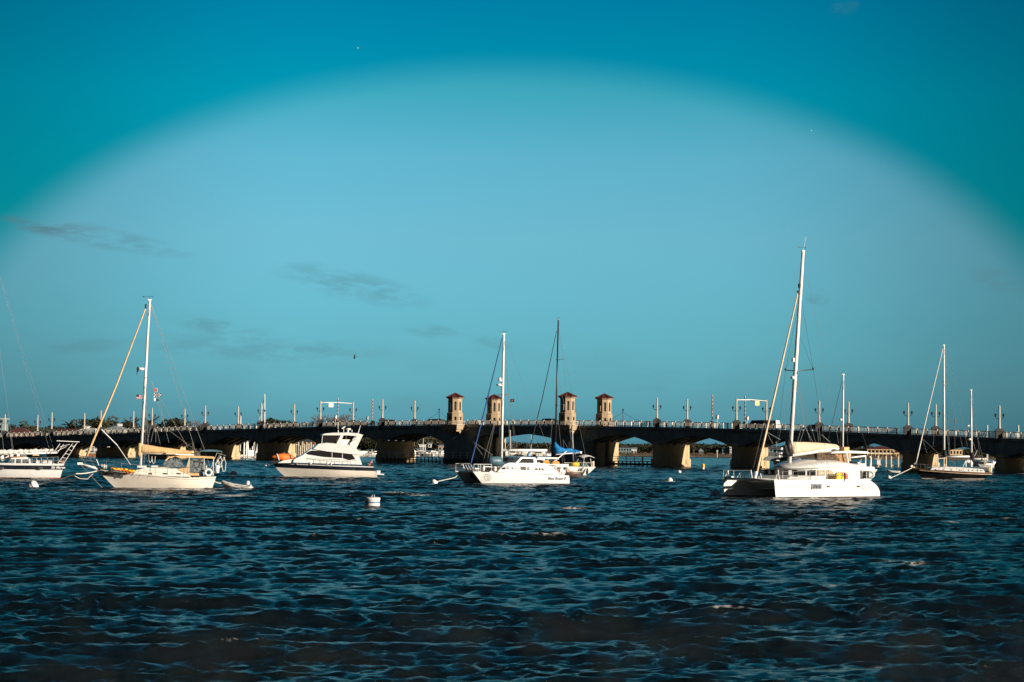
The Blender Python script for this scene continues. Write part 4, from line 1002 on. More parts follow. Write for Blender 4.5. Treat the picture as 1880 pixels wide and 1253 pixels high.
# flybridge
wF = lambda x, z: 1.55
pts = E.xz([(575, 825), (585, 815.5), (600, 813.5), (635, 817), (650, 821), (666, 833), (664, 836), (600, 829)], 1.55); b = MB(); b.slab(pts, lambda x, z: -1.62+.02*max(0, x), lambda x, z: 1.62-.02*max(0, x), GEL); b.build('flybridge', o)
b = MB(); pts = [P(x, z, yy) for x, z, yy in ((585, 815, .9), (600, 813.8, 1.45), (612, 814.5, 1.5), (628, 817, 1.5), (646, 819.5, 1.5))]; b.tube(pts, .05, STEEL, 6); b.tube([Vector((p.x, -p.y, p.z)) for p in pts], .05, STEEL, 6)
for x, z0, z1 in ((608, 814, 818.5), (624, 816.5, 820.5)): b.tube([P(x, z0, 1.5), P(x+3, z1, 1.5)], .04, STEEL, 5)
b.build('flybridge_rail', o)
b = MB(); pts = E.xz([(591.5, 799.5), (596, 796.5), (612, 795), (640, 794.5), (658, 796), (667, 799), (665, 801.5), (640, 799.8), (600, 799.5)], 1.5); b.slab(pts, -1.5, 1.5, GEL); b.build('hardtop', o)
b = MB()
for sg in (1, -1):
    y0_, y1_ = (1.35, 1.48) if sg > 0 else (-1.48, -1.35)
    b.slab(E.xz([(656, 799.5), (666, 799.5), (654, 824), (643, 822)], 1.4), y0_, y1_, GEL)
    b.slab(E.xz([(626, 799), (631, 799), (624, 815.5), (617.5, 815)], 1.4), y0_, y1_, GEL)
    b.tube([P(592.3, 799, sg*1.3), P(590.5, 815, sg*1.2)], .04, ALU, 6)
b.build('hardtop_leg', o)
b = MB(); b.slab(E.xz([(593, 800), (620, 800), (617, 813.5), (591, 814)], 1.2), 1.18, 1.2, GLASS); b.add([P(593, 800, 1.2), P(591, 814, 1.2), P(591, 814, -1.2), P(593, 800, -1.2)], [(0, 1, 2, 3)], GLASS); b.build('enclosure', o)
b = MB(); b.ellipsoid(P(611, 810, -.6), (.9, .5, .55), CANVASWHITE); b.box(P(633, 812.5, 0), (1.3, 1.6, .8), WHITE); b.tube([P(636, 800, 0), P(635, 812, 0)], .05, ALU, 6); b.tube([P(641, 815, .8), P(652, 806, .8)], .05, STEEL, 5); b.build('helm_seat', o)
radar(o, P(639.5, 788.5), .36, WHITE); b = MB(); b.tube([P(639, 789.5), P(638.5, 795)], .14, WHITE, 8); b.build('radar_post', o)
b = MB(); b.tube([P(627.5, 787.2), P(634, 783.3)], .09, WHITE, 6); b.tube([P(631, 785), P(631, 795)], .04, WHITE, 5); b.build('radar_bar', o)
for (x0, y0_, x1, y1_) in ((621, 795, 620.5, 776), (657.5, 795.5, 662, 781), (646, 794, 646.3, 789)):
    b = MB(); b.tube([P(x0, y0_, .8 if x0 > 650 else -.5), P(x1, y1_, .8 if x0 > 650 else -.5)], [.06, .03], WHITE, 5); b.build('antenna', o)
b = MB(); pr = []
for i in range(11):
    u = i/10; x = lerp(P(504, 850, .3).x, P(652, 851, 2.1).x, u); hb = plE(max(0, min(1, (x-xs1)/(xb1-xs1))))*.94
    pr.append(Vector((x, hb, shE(max(0, min(1, (x-xs1)/(xb1-xs1)))))))
railing_line(b, pr, .78, .028, STEEL, rails=(1.0,)); railing_line(b, [Vector((p.x, -p.y, p.z)) for p in pr], .78, .028, STEEL, rails=(1.0,)); b.build('bow_rail', o)
def shade_y(px, py): return 1
for x in (533, 545.5, 570, 600.5, 607.5):
    b = MB(); c = P(x, 852.5 if x > 590 else 850.8+(x-530)*.02, 2.3 if x > 560 else 1.7)
    u = (c.x-xs1)/(xb1-xs1); c.y = plE(u)*1.0-.03; b.lathe([(.02, -.06), (.19, -.05), (.20, .02), (.13, .035), (.02, .03)], STEEL, c, 14, (-.12 if x < 560 else 0, 1, 0)); b.build('porthole', o)
b = MB(); b.lathe([(.02, 0), (.25, .05), (.18, .3), (.02, .35)], STEEL, P(495.5, 853), 8, (1, 0, -.4)); b.tube([P(502, 850), P(496, 851.5)], .12, STEEL, 6); b.build('anchor', o)
t = thing('flag', 'small dark flag at the stern of the flybridge motor yacht', 'flag', E.w(P(683, 856, -.3)), math.pi+R(10)+.5); b = MB(); b.tube([(0, 0, 0), (0, 0, .9)], .025, ALU, 5); b.build('staff', t); b = MB(); b.plate([(0, 0, .7), (.28, .05, .62), (.26, .05, .38), (0, 0, .45)], .01, FLR, (0, 1, 0)); b.build('cloth', t)
b = MB(); b.box(P(679, 853, -.5), (.35, .3, .3), TEAK); b.box(P(684, 853.5, -.4), (.3, .3, .4), IRON); b.build('stern_gear', o)
# covered tender on the foredeck
c = P(520.5, 842, .2); t = thing('covered_tender', 'orange covered tender strapped upside down on the motor yacht bow', 'dinghy', E.w(c), E.o.rotation_euler[2])
b = MB(); rings = []; Lc = P(499, 842).x - P(542, 842).x
for i in range(17):
    u = i/16; x = (u-.5)*Lc; k = math.sin(math.pi*min(.985, max(.015, u)))**.55; hh = .52*k*(1.0 if u < .6 else 1-.35*(u-.6)); zc = .06 + .10*(u-.4)
    rings.append([(x, .72*k*math.cos(a)*(.9 if u < .5 else 1-.3*(u-.5)), zc+hh*math.sin(a)*(1.0 if math.sin(a) > 0 else .8)) for a in [2*math.pi*j/14 for j in range(14)]])
b.loft(rings, ORANGE); b.build('cover', t); t.scale = (1.04, 1.0, 1.18)
b = MB()
for u in (.20, .72):
    x = (u-.5)*Lc; k = math.sin(math.pi*(1-u))**.55
    b.loft([[(x+dx+(.18 if True else 0)*math.sin(a), .74*k*math.cos(a)*1.02, .08+.55*k*math.sin(a)) for a in [2*math.pi*j/14 for j in range(14)]] for dx in (-.07, .07)], CANVASWHITE if u > .5 else RUBBER, caps=False)
b.build('strap', t)
b = MB(); b.box((Lc*.38, .1, -.42), (.9, .5, .3), IRON); b.ellipsoid((Lc*.0, -.5, .6), (.35, .25, .2), IRON); b.ellipsoid((-Lc*.15, -.5, .55), (.3, .25, .18), IRON); b.build('deck_chock', t)

ORANGEC = mat('faded_orange_canvas', (.62, .24, .06), .8, var=.3, vscale=5)
# ================= F: white catamaran, middle =================
def cat_hull(name, B_, xs, xb, sheer, plan, y0, half, rows, mats, flat_out=True):
    def ys(u, v, hb): return hb
    h = hull_loft(xs, xb, sheer, plan, rows, mats=mats, sec=lambda v: .55+.45*min(1, v*1.5), deckm=DECK, y0=y0)
    return h.build(name, B_.o)
Fc = Boat('catamaran', 'white sailing catamaran with blue furled jib and wheelhouse, moored at centre', 'catamaran', 950, 889.5, 3.1, 25)
o = Fc.o; P = Fc.p
YN = 2.6; yo = 3.1
xbT, xbB = P(868, 866, YN).x, P(886, 888, YN).x; xsT_, xsB = P(1044, 874, yo).x, P(1046, 888, yo).x
zF, zFs = P(868, 866, YN).z, P(1044, 873.5, yo).z; zFm = P(950, 868, yo).z
def shF(u): return lerp(zFs, zF, u)+.0
def plF(u): return .62 if u < .5 else .62*max(.02, 1-((u-.5)/.5)**2.2)
rows = [lambda s: -.4, lambda s: .06, lambda s: .12, lambda s: s*.5, lambda s: s-.42, lambda s: s-.38, lambda s: s]
for nm, y0 in (('hull', -YN), ('hull', YN)):
    Fc.hull = cat_hull(nm, Fc, lambda z: lerp(xsB, xsT_, min(1, max(0, z)/zFs)), lambda z: lerp(xbB, xbT, min(1, max(0, z)/zF)), shF, plF, y0, .6, rows, [BOOT, BOOT, GEL, GEL, CREAMHULL, GEL])
b = MB(); x0, x1 = xsT_+1.2, xbB-.9; b.box(((x0+x1)/2-.2, 0, 1.15), (x1-x0, 2*YN-.7, .8), GEL); b.box((x1-.4, 0, .95), (1.6, 2*YN-.9, .5), NAVY); b.build('bridgedeck', o)
b = MB(); b.tube([(xbT-.9, -YN, zF-.05), (xbT-.9, YN, zF-.05)], .11, ALU, 8); b.build('crossbeam', o)
b = MB(); b.plate([(xbT-.9, -YN+.3, zF-.12), (xbT-.9, YN-.3, zF-.12), (x1, YN-.3, zF-.12), (x1, -YN+.3, zF-.12)], .03, BOOT); b.build('trampoline', o)
b = MB()
for y0 in (YN, -YN):
    q = [Vector((xbT-.1, y0, zF)), Vector((xbT-.9, y0+.25*(1 if y0 > 0 else -1), zF)), Vector((xbT-2.2, y0+.45*(1 if y0 > 0 else -1), zF))]
    railing_line(b, q, .85, .035, WHITE); q = [Vector((xbT-.1, y0, zF)), Vector((xbT-.9, y0-.4*(1 if y0 > 0 else -1), zF))]; railing_line(b, q, .85, .035, WHITE)
b.build('bow_rail', o); b = MB(); b.tube([(xbT-.5, -YN, zF+.85), (xbT-.5, YN, zF+.85)], .035, WHITE, 5); b.tube([(xbT-2.2, -YN-.4, zF+.8), (x0, -YN-.5, zF+.7)], .02, STEEL, 4)
for y in (-1.6, -.8, 0, .8, 1.6): b.tube([(xbT-.5, y, zF+.85), (xbT-.85, y+.3, zF)], .03, WHITE, 5)
b.build('bow_rail', o)
b = MB()
for y in (-1.7, -.6, .5): b.box((xbT-1.4, y, zF+.18), (.6, .5, .4), IRON if y < 0 else WHITE)
b.build('anchor_gear', o)
wC = lambda x, z: YN+.30-.30*max(0, z-zFm)
pts = Fc.xz([(912, 867), (916, 862.5), (926, 853.5), (935, 850), (1000, 851), (1012, 857), (1022, 866), (1022, 871)], 2.6); cabin(pts, wC, GEL).build('cabin', o)
wds = [([(920, 862.2), (926, 857.2), (929, 857.2), (929, 862.2)], GLASS), ([(931, 856.5), (935, 856.5), (935, 861.5), (931, 861.5)], VINYL), ([(957, 857), (966.5, 857.3), (966.5, 863.2), (957, 863)], GLASS), ([(968, 858), (973, 858), (973, 863), (968, 863)], VINYL), ([(983, 859), (988, 859), (988, 864), (983, 864)], VINYL), ([(990, 859), (993, 859), (993, 864), (990, 864)], GLASS), ([(995, 859), (998, 860), (999, 864), (995.5, 864)], GLASS), ([(940, 857.5), (943, 857.5), (943, 862), (940, 862)], VINYL)]
for q, m in wds: b = MB(); pane(b, Fc.xz(q, 2.9), wC, m); b.build('cabin_window', o)
wW = lambda x, z: 1.75-.18*max(0, z-2.6)
pts = Fc.xz([(946, 851), (957, 840.2), (962, 839.5), (994, 841.5), (1000, 843.5), (1001, 853)], 1.7); cabin(pts, wW, GEL).build('wheelhouse', o)
for q in ([(951.5, 850), (959, 842), (980, 842.6), (980, 850.5)], [(985, 844), (995, 844.5), (994, 850), (985.5, 850)]):
    for sg in (1, -1): b = MB(); b.slab(Fc.xz(q, 1.7), lambda x, z: sg*(wW(x, z)-.03), lambda x, z: sg*(wW(x, z)+.02), GLASS); b.build('wheelhouse_window', o)
b = MB(); b.slab(Fc.xz([(947.2, 849.5), (956.5, 841), (957.5, 841.2), (948.5, 850)], 0), -1.3, 1.3, GLASS); b.build('windshield', o)
b = MB(); pts = Fc.xz([(925, 845), (930, 839.5), (952, 838.5), (957, 847), (940, 850.5)], -1.5); b.slab(pts, -2.4, -1.9, GLASS); b.build('side_screen', o)
b = MB(); b.slab(Fc.xz([(985, 839), (1024, 840.5), (1024, 843.5), (985, 842)], 1.6), -1.9, 1.9, GEL); b.build('cockpit_roof', o)
b = MB()
for x in (1006, 1022): b.tube([P(x, 843, 1.7), P(x, 862, 1.7)], .05, ALU, 5); b.tube([P(x, 843, -1.7), P(x, 862, -1.7)], .05, ALU, 5)
for k in range(6): b.tube([P(1014+k*.3-3, 846+k*4.4, 2.0), P(1019+k*.3-3, 846+k*4.4, 2.0)], .03, STEEL, 4)
b.tube([P(1019, 843, 2.0), P(1010, 870, 2.0)], .04, STEEL, 5); b.tube([P(1024, 843, 2.0), P(1015, 870, 2.0)], .04, STEEL, 5); b.tube([P(1016, 849, 2), P(1040, 829, .5)], .06, ALU, 6)
b.build('stern_davit', o)
b = MB(); c = P(909, 847, .4); b.loft([[c+Vector((dx, r*math.cos(a), r*math.sin(a))) for a in [2*math.pi*j/14 for j in range(14)]] for dx, r in ((-.95, .2), (-.8, .48), (-.4, .58), (.4, .58), (.8, .5), (.95, .2))], mat('blue_grey_cover', (.06, .13, .17), .45, var=.2)); b.build('rolled_tender', o)
b = MB(); 
for (xa, ya, xb_, yb_) in ((886, 866, 889, 857), (889, 857, 903, 857.5), (903, 857.5, 910, 866)): b.tube([P(xa, ya, 2.0), P(xb_, yb_, 2.0)], .06, ALU, 6)
b.slab(Fc.xz([(889, 866), (890, 858.5), (902, 859), (908, 866)], 2.0), 1.9, 1.96, GLASS); b.ellipsoid(P(888, 860, 2.2), (.18, .18, .38), CREAMHULL); b.ellipsoid(P(909, 862, 2.3), (.2, .18, .38), CREAMHULL); b.build('forward_hatch', o)
m0, m1 = P(920.5, 850), P(925, 614.5); mast(o, m0, m1, .15, .13); windex(o, m1)
furled(o, [P(861.5, 862), P(893, 740), P(922, 621)], .10, mat('blue_sail_cover', (.008, .05, .20), .7, var=.2), lumpy=0)
b = MB(); b.tube([P(923, 827), P(1004, 827.2)], [.17, .15], ALU, 8); b.build('boom', o)
radar(o, P(916, 707), .30, WHITE, m0.lerp(m1, .60)); b = MB(); b.lathe([(.16, -.2), (.2, 0), (.16, .2)], WHITE, P(917.5, 697), 8); b.tube([P(917.5, 699), P(921, 700)], .05, WHITE, 5); b.build('radar_reflector', o)
spz = m0.lerp(m1, .53)
for sg in (1, -1):
    tp = spz+Vector((-.2, sg*1.2, 0)); wires(o, 'spreader', [(spz, tp)], .03, ALU); b = MB(); b.box(tp+Vector((.2, 0, 0)), (.35, .12, .14), IRON); b.build('spreader_light', o)
    ch = Vector((m0.x-1.2, sg*3.0, zFm)); wires(o, 'shroud', [(m1, tp), (tp, ch)], .014); wires(o, 'lower_shroud', [(spz, ch+Vector((.5, 0, 0)))], .014)
wires(o, 'backstay', [(m1, P(994, 790, 1))], .013); wires(o, 'backstay_bridle', [(P(994, 790, 1), P(1012, 842, 2.6))], .013)
wires(o, 'running_line', [(P(926, 630), P(934, 735)), (P(934, 735), P(935, 850, 2.6))], .013); wires(o, 'running_line', [(P(928, 640), P(944, 815)), (P(944, 815), P(930, 826))], .012)
b = MB(); b.tube([P(936, 790, .4), P(937, 826, .4)], .10, mat('grey_furled_cloth', (.34, .33, .33), .8, var=.2), 7); b.build('tackle_bundle', o)
for a, c in (((907, 780), (886, 850)), ((908, 780), (894, 850)), ((868, 811), (903, 835)), ((868, 811), (886, 836)), ((936, 815), (927, 826)), ((970, 812), (975, 826)), ((904, 834), (882, 862))): wires(o, 'running_line', [(P(*a, -.3), P(*c, -.3))], .022)
t = thing('signal_flag', 'dark square flag flying behind the white catamaran mast', 'flag', Fc.w(P(936.5, 733)), 0); b = MB(); b.plate([(0, 0, 0), (.5, .06, .02), (.5, .06, -.36), (0, 0, -.36)], .01, CANVASDARK, (0, 1, 0)); b.plate([(.18, -.02, -.1), (.34, .0, -.1), (.34, .0, -.24), (.18, -.02, -.24)], .005, RUST, (0, 1, 0)); b.build('cloth', t)
t = thing('life_raft', 'orange rolled raft lashed under the catamaran cockpit roof', 'raft', Fc.w(P(1003, 849, 1.9)), math.pi+R(25)); b = MB(); b.box((.1, 0, 0), (.85, .5, .5), ORANGEC, taper=.8); b.box((-1.15, .1, -.08), (1.1, .5, .38), ORANGEC, taper=.7); b.box((-.2, .1, -.25), (2.4, .6, .08), WHITE); b.build('cover', t); b = MB(); b.torus((-.4, 0, 0), .28, .06, IRON, (1, 0, 0), 12, 5); b.build('strap', t)
b = MB()
for i in range(10): b.box(P(1006+i*4, 864+3*math.sin(i*2.1), 1.2), (.35, .4, .4), [IRON, WHITE, STEEL, IRON, TEAK][i % 5])
b.build('cockpit_gear', o)
b = MB(); pr = [Vector((P(x, 869, 3.0).x, 3.0, lerp(zFs, zF, (P(x, 869, 3.0).x-xsT_)/(xbT-xsT_)))) for x in (1040, 1020, 1000, 975, 950, 925, 905)]; railing_line(b, pr, .65, .018, STEEL, rails=(1.0,)); railing_line(b, [Vector((p.x, -p.y, p.z)) for p in pr], .65, .018, STEEL, rails=(1.0,)); b.build('lifeline', o)
lettering(Fc, 'Blue Beaut II', 1022, 879, YN+.66, .46, LETTER, shear=.25)
c = P(896, 877, YN+.52)
b = MB(); b.torus(c, .42, .022, LETTER, (0, 1, 0), 26, 4); c2 = c+Vector((-.05, .02, 0))
for a, q, r in ((.16, .12, .05), (-.1, .16, .045), (.02, -.17, .10), (-.2, -.02, .04)): b.torus(c2+Vector((a, 0, q)), r, .02, LETTER, (0, 1, 0), 12, 4)
b.build('hull_emblem', o)
bp = buoy(797, 889.5, .42, 'white buoy moored left of the central catamaran', (.6, -.2, .7))
rope([bp, at_depth(836, 877, bp.y+1.0), Fc.w((xbT-.2, -YN+.3, 1.0))], 'mooring line running from a buoy to the central catamaran bow', .045)
t = thing('dinghy', 'brown upturned dinghy hanging at the catamaran stern', 'dinghy', Fc.w(P(1052, 870, 0)), math.pi+R(25)); b = MB()
b.loft([[(x, w_*math.cos(a), .25+h_*(-abs(math.sin(a)))) for a in [math.pi*j/8 for j in range(9)]] for x, w_, h_ in ((-1.0, .35, .35), (-.5, .6, .7), (.3, .65, .75), (.9, .45, .6), (1.2, .06, .2))], mat('brown_hull', (.12, .08, .06), .5, var=.3), closed=True); b.build('hull', t)
b = MB(); b.tube([(-1.0, .3, .27), (.3, .66, .27), (1.2, .05, .3)], .04, CREAMHULL, 5); b.build('gunwale', t)

# ================= G: blue-sail sloop behind =================
G = Boat('sailboat', 'white sloop with dark mast and blue sail cover, half hidden behind the catamaran', 'sailboat', 1062, 874.5, 1.6, 32)
o = G.o; P = G.p
xsG0, xsG1 = P(1077, 873.5, 1).x, P(1091, 859, 1).x; zG = P(1088, 857.5, 1.2).z; LG = 12.6
hull_loft(lambda z: lerp(xsG0, xsG1, min(1, max(0, z)/zG)), lambda z: lerp(xsG1+LG*.9, xsG1+LG, min(1, max(0, z)/zG)), lambda u: zG+.35*u*u, plan_boat(1.8, .8, .5), [lambda s: -.4, lambda s: .05, lambda s: .12, lambda s: s*.6, lambda s: s], mats=[BOOT, BOOT, GEL, GEL], deckm=DECK).build('hull', o)
wG = lambda x, z: 1.05; cabin(G.xz([(1012, 860), (1020, 853), (1050, 852), (1058, 858)], 1), wG, GEL).build('cabin', o)
g0, g1 = P(1019, 850), P(1025, 588); mast(o, g0, g1, .13, .10, mat('black_mast', (.02, .02, .022), .35, var=.1)); windex(o, g1)
furled(o, [P(969, 838), P(996, 730), P(1022, 608)], .085, CANVASDARK, lumpy=0)
b = MB(); b.tube([P(970, 832), P(968, 845)], .12, CANVASBLUE, 7); b.build('furler_cover', o)
c0, c1 = P(1020, 835), P(1066, 831)
b = MB(); b.tube([c0, c1], .09, ALU, 8); b.box(c1, (.3, .25, .3), WHITE); b.build('boom', o)
b = MB(); q = [P(1019, 812), P(1020.5, 820), P(1024, 827), P(1030, 826.5), P(1037, 828), P(1046, 827.5), P(1056, 829), P(1065, 830.5)]; rr = [.15, .50, .72, .48, .34, .36, .28, .14]; Q = []; RR = []
for i in range(len(q)-1):
    for k in range(4): t = k/4; Q.append(q[i].lerp(q[i+1], t)); RR.append(lerp(rr[i], rr[i+1], t)*random.uniform(.82, 1.1))
b.tube(Q+[q[-1]], RR+[.12], CANVASBLUE, 9); b.build('sail_cover', o)
for f in (.40, .72):
    s_ = g0.lerp(g1, f)
    for sg in (1, -1): wires(o, 'spreader', [(s_, s_+Vector((-.5, sg*1.3, .15)))], .03, ALU)
for (a, c) in (((1025, 600), (1037, 690)), ((1037, 690), (1052, 850)), ((1024, 760), (1033, 852)), ((1026, 700), (1060, 850)), ((1025, 600), (1077, 846)), ((1034, 810), (1036, 850)), ((1045, 812), (1045, 828)), ((1034, 808), (1044, 826)), ((1024, 680), (1006, 855))): wires(o, 'rigging_line', [(P(*a), P(*c))], .02)
b = MB(); b.tube([P(1051, 790), P(1053, 850)], .05, ALU, 5); b.build('antenna_pole', o)
cv = CANVASWHITE
b = MB(); ring = []
for t in (0, .25, .5, .75, 1):
    x, z = lerp(1062, 1084, t), 843.5-5.5*math.sin(math.pi*(t*.8+.1)); p_ = P(x, z); ring.append([p_+Vector((0, 1.25*math.cos(a), .25*math.sin(a))) for a in (0, .6, 1.2, 1.57, 1.95, 2.5, 3.14)])
b.loft(ring, cv, closed=False, caps=False); b.build('bimini', o)
b = MB()
for yl in (1.2, -1.2):
    b.tube([P(1084, 842, yl), P(1086, 858, yl)], .05, WHITE, 5); b.tube([P(1073, 839, yl), P(1070, 858, yl)], .04, WHITE, 5); b.tube([P(1062, 843, yl), P(1054, 857, yl)], .035, STEEL, 5); b.tube([P(1081, 858, yl), P(1073, 848, yl)], .03, WHITE, 5)
b.build('bimini_frame', o)
b = MB(); b.slab(G.xz([(1054, 857), (1061, 845), (1068, 845), (1069, 857)], 1), -1.1, 1.1, GLASS); b.slab(G.xz([(1071, 848), (1082, 848), (1084, 857), (1071, 857)], -.9), -1.1, -1.05, GLASS); b.build('spray_hood', o)
b = MB(); b.box(P(1068, 855, .2), (1.0, .8, .5), TEAL); b.box(P(1089, 852.5, 1), (.3, .2, .9), CANVASCREAM); b.build('cockpit_gear', o)
t = thing('life_raft', 'yellow rolled raft on the rail of the sloop with the blue sail cover', 'raft', G.w(P(1056, 853, 1.5)), math.pi+R(32)); b = MB(); b.loft([[(x, r*math.cos(a), r*math.sin(a)) for a in [2*math.pi*j/12 for j in range(12)]] for x, r in ((-.62, .15), (-.58, .30), (-.2, .36), (.25, .34), (.58, .30), (.64, .15))], YELLOW); b.build('cover', t); b = MB(); b.torus((-.2, 0, 0), .36, .03, CANVASTAN, (1, 0, 0), 14, 4); b.torus((.25, 0, 0), .35, .03, CANVASTAN, (1, 0, 0), 14, 4); b.build('strap', t)
for x in (1066.5, 1078):
    b = MB(); c = P(x, 866.5, 1.78); b.lathe([(.08, -.5), (.17, -.42), (.19, 0), (.15, .3), (.06, .55)], RUBBER, c, 10); b.tube([c+Vector((0, 0, .5)), c+Vector((.1, -.2, 1.0))], .02, ROPE, 4); b.build('fender', o)
b = MB(); pr = [Vector((P(x, 858, 1.5).x, 1.45, zG+.02)) for x in (1090, 1078, 1064, 1050, 1036)]; railing_line(b, pr, .6, .025, STEEL); b.build('lifeline', o)
# ================= H: large catamaran on the right =================
Hc = Boat('catamaran', 'large white catamaran with cream boom cover and yellow fuel cans on deck', 'catamaran', 1530, 914.5, 3.9, 40)
o = Hc.o; P = Hc.p
YN = 3.25; yo = 3.95
xbT, xbB = P(1421, 881, YN).x, P(1424.5, 914, YN).x; zH = P(1421, 881, YN).z; zHs = P(1590, 880, yo).z
xA = P(1595, 880, yo).x; xBt = P(1619.5, 905, yo).x
def xsH(z):
    t = max(0, min(1, z/zHs)); return xBt + (xA-xBt)*(t**2.6)
def shH(u): return lerp(zHs, zH, u)
def plH(u): return .70*lerp(.85, 1, min(1, u/.3)) if u < .5 else .70*max(.03, 1-((u-.5)/.5)**2.4)
rows = [lambda s: -.4, lambda s: .10, lambda s: .17, lambda s: s*.35, lambda s: s*.58, lambda s: s*.60, lambda s: s*.8, lambda s: s-.07, lambda s: s]
GR = mat('cove_line_grey', (.30, .30, .31), .5, var=0)
for y0 in (-YN, YN):
    Hc.hull = cat_hull('hull', Hc, xsH, lambda z: lerp(xbB, xbT, min(1, max(0, z)/zH)), shH, plH, y0, .7, rows, [BOOT, BOOT, GEL, GEL, GR, GEL, GEL, GEL])
b = MB(); x1 = xbT-3.6; x0 = xA+.6; b.box(((x0+x1)/2, 0, 1.28), (x1-x0, 2*YN-.9, .95), GEL); b.loft([[(x1+1.1, y, zH-.28) for y in (-YN, YN)]+[(x1+1.1, y, zH-.05) for y in (YN, -YN)], [(x1-.1, y, .8) for y in (-YN, YN)]+[(x1-.1, y, zH) for y in (YN, -YN)]], GEL, smooth=False); b.build('bridgedeck', o)
b = MB(); b.tube([(xbT-.45, -YN, zH-.04), (xbT-.45, YN, zH-.04)], .13, ALU, 8); b.box((xbT-1.6, -.1, zH-.04), (2.6, .34, .16), WHITE); b.build('crossbeam', o)
for sg in (1, -1):
    b = MB(); b.plate([(xbT-1.7, sg*.3, zH-.1), (xbT-1.7, sg*(YN-.35), zH-.1), (x1+1.0, sg*(YN-.35), zH-.1), (x1+1.0, sg*.3, zH-.1)], .03, BOOT); b.build('trampoline', o)
b = MB(); b.box((xbT-.65, -YN, zH+.30), (.10, .10, .9), WHITE); b.build('bow_post', o)
for (x, y, h_) in ((xbT-.4, -YN+.1, .75), (xbT-.7, -1.9, .5), (xbT-.65, -1.3, .6), (xbT-.7, -.4, .8), (xbT-.6, .9, .5), (xbT-.55, YN-.1, .85)): b = MB(); b.tube([(x, y-.25, zH), (x-.1, y, zH+h_), (x, y+.25, zH)], .045, ALU, 5); b.build('bow_rail', o)
b = MB(); b.box((xbT-.6, -YN+.2, zH+.1), (.5, .7, .2), WHITE); b.build('bow_seat', o)
# curved coachroof
wH = lambda x, z: 2.55-.25*max(0, z-2.6)
zc0 = P(1450, 868, 2).z
rf = [(1437, 858), (1445, 852), (1460, 846.2), (1480, 843), (1500, 842.5), (1520, 845), (1541, 849), (1547, 857), (1549, 868), (1546, 872)]
body = Hc.xz([(1424, 881)], 2.4)
pts = Hc.xz([(1426, 880), (1432, 876), (1439, 873), (1440, 858)], 2.0)
b = MB(); xf0 = P(1440, 858, 0).x; xr0 = P(1541, 849, 0).x; zd = zHs
def roofz(t): return lerp(P(1440, 859).z, P(1541, 850).z, t)+.62*math.sin(math.pi*min(1, t*1.05))**.8
rings = []
for i in range(15):
    t = i/14; x = lerp(xf0+1.0, xr0-.3, t); hb = 2.75*math.sin(math.pi/2*min(1, .30+t*1.6)); zt = roofz(t); ze = lerp(P(1440, 860).z, P(1541, 856).z, t)-.02
    rings.append([(x - (0 if t > .35 else 2.2*(.35-t)*abs(math.sin(a-math.pi/2))**2), hb*math.cos(a), ze+(zt-ze)*math.sin(a)**.8) for a in [math.pi*j/12 for j in range(13)]] )
b.loft(rings, GEL, closed=True); b.build('coachroof', o)
b = MB(); rings = []
for i in range(15):
    t = i/14; x = lerp(xf0+.55, xr0, t); hb = 2.6*math.sin(math.pi/2*min(1, .30+t*1.6)); ze = lerp(P(1440, 860).z, P(1541, 855).z, t)
    sw = (0 if t > .35 else 2.2*(.35-t))
    rings.append([(x-sw, -hb, zHs-.1), (x, -hb*.4, zHs-.1), (x, hb*.4, zHs-.1), (x-sw, hb, zHs-.1), (x-sw, hb, ze), (x, hb*.4, ze), (x, -hb*.4, ze), (x-sw, -hb, ze)])
b.loft(rings, GEL, smooth=False); b.build('cabin_side', o)
def wall_pane(u0, u1, za, zb2_, m, name='cabin_window'):
    def S(u, z):
        t = u; x = lerp(xf0+.55, xr0, t); hb = 2.6*math.sin(math.pi/2*min(1, .30+t*1.6)); sw = (0 if t > .35 else 2.2*(.35-t)); return Vector((x-sw, hb+.03, z))
    b = MB(); n = 4
    for i in range(n):
        a0, a1 = lerp(u0, u1, i/n), lerp(u0, u1, (i+1)/n)
        z0a, z1a = za(a0), zb2_(a0); z0b, z1b = za(a1), zb2_(a1)
        q = [S(a0, z0a), S(a1, z0b), S(a1, z1b), S(a0, z1a)]; b.plate(q, .02, m, (0, 1, 0))
    b.build(name, o)
    b = MB()
    for i in range(n):
        a0, a1 = lerp(u0, u1, i/n), lerp(u0, u1, (i+1)/n)
        q = [S(a0, za(a0)), S(a1, za(a1)), S(a1, zb2_(a1)), S(a0, zb2_(a0))]; q = [Vector((v.x, -v.y, v.z)) for v in q]; b.plate(q, .02, m, (0, -1, 0))
    b.build(name, o)
def u_of(px):
    lo, hi = 0, 1
    for _ in range(40):
        md = (lo+hi)/2; t = md; x = lerp(xf0+.55, xr0, t); hb = 2.6*math.sin(math.pi/2*min(1, .30+t*1.6)); sw = (0 if t > .35 else 2.2*(.35-t))
        if project(Hc.w((x-sw, hb, 2.3)))[0] < px: lo = md
        else: hi = md
    return (lo+hi)/2
ztop = lambda u: lerp(P(1440, 862).z, P(1541, 857).z, u)-.10; zbot = lambda u: zHs+.28
CURT = mat('window_curtain', (.42, .34, .24), .3, var=.3, vscale=6)
for a, c, m in ((1446, 1453, GLASS), (1456, 1462, GLASS), (1465, 1478, GLASS), (1482, 1497, GLASS), (1500, 1514, CURT)): wall_pane(u_of(a), u_of(c), zbot, ztop, m)
wall_pane(u_of(1517), u_of(1533), zbot, lambda u: ztop(u) - .55*max(0, (u-u_of(1517))/(u_of(1533)-u_of(1517)))**2.2, CURT)
b = MB(); 
for y in (-1.7, -.6, .6, 1.7): b.box((xf0+.60-.12*abs(y), y, lerp(zHs, P(1440, 860).z, .5)+.02), (.06, .85, .6), GLASS, rz=-.1*y)
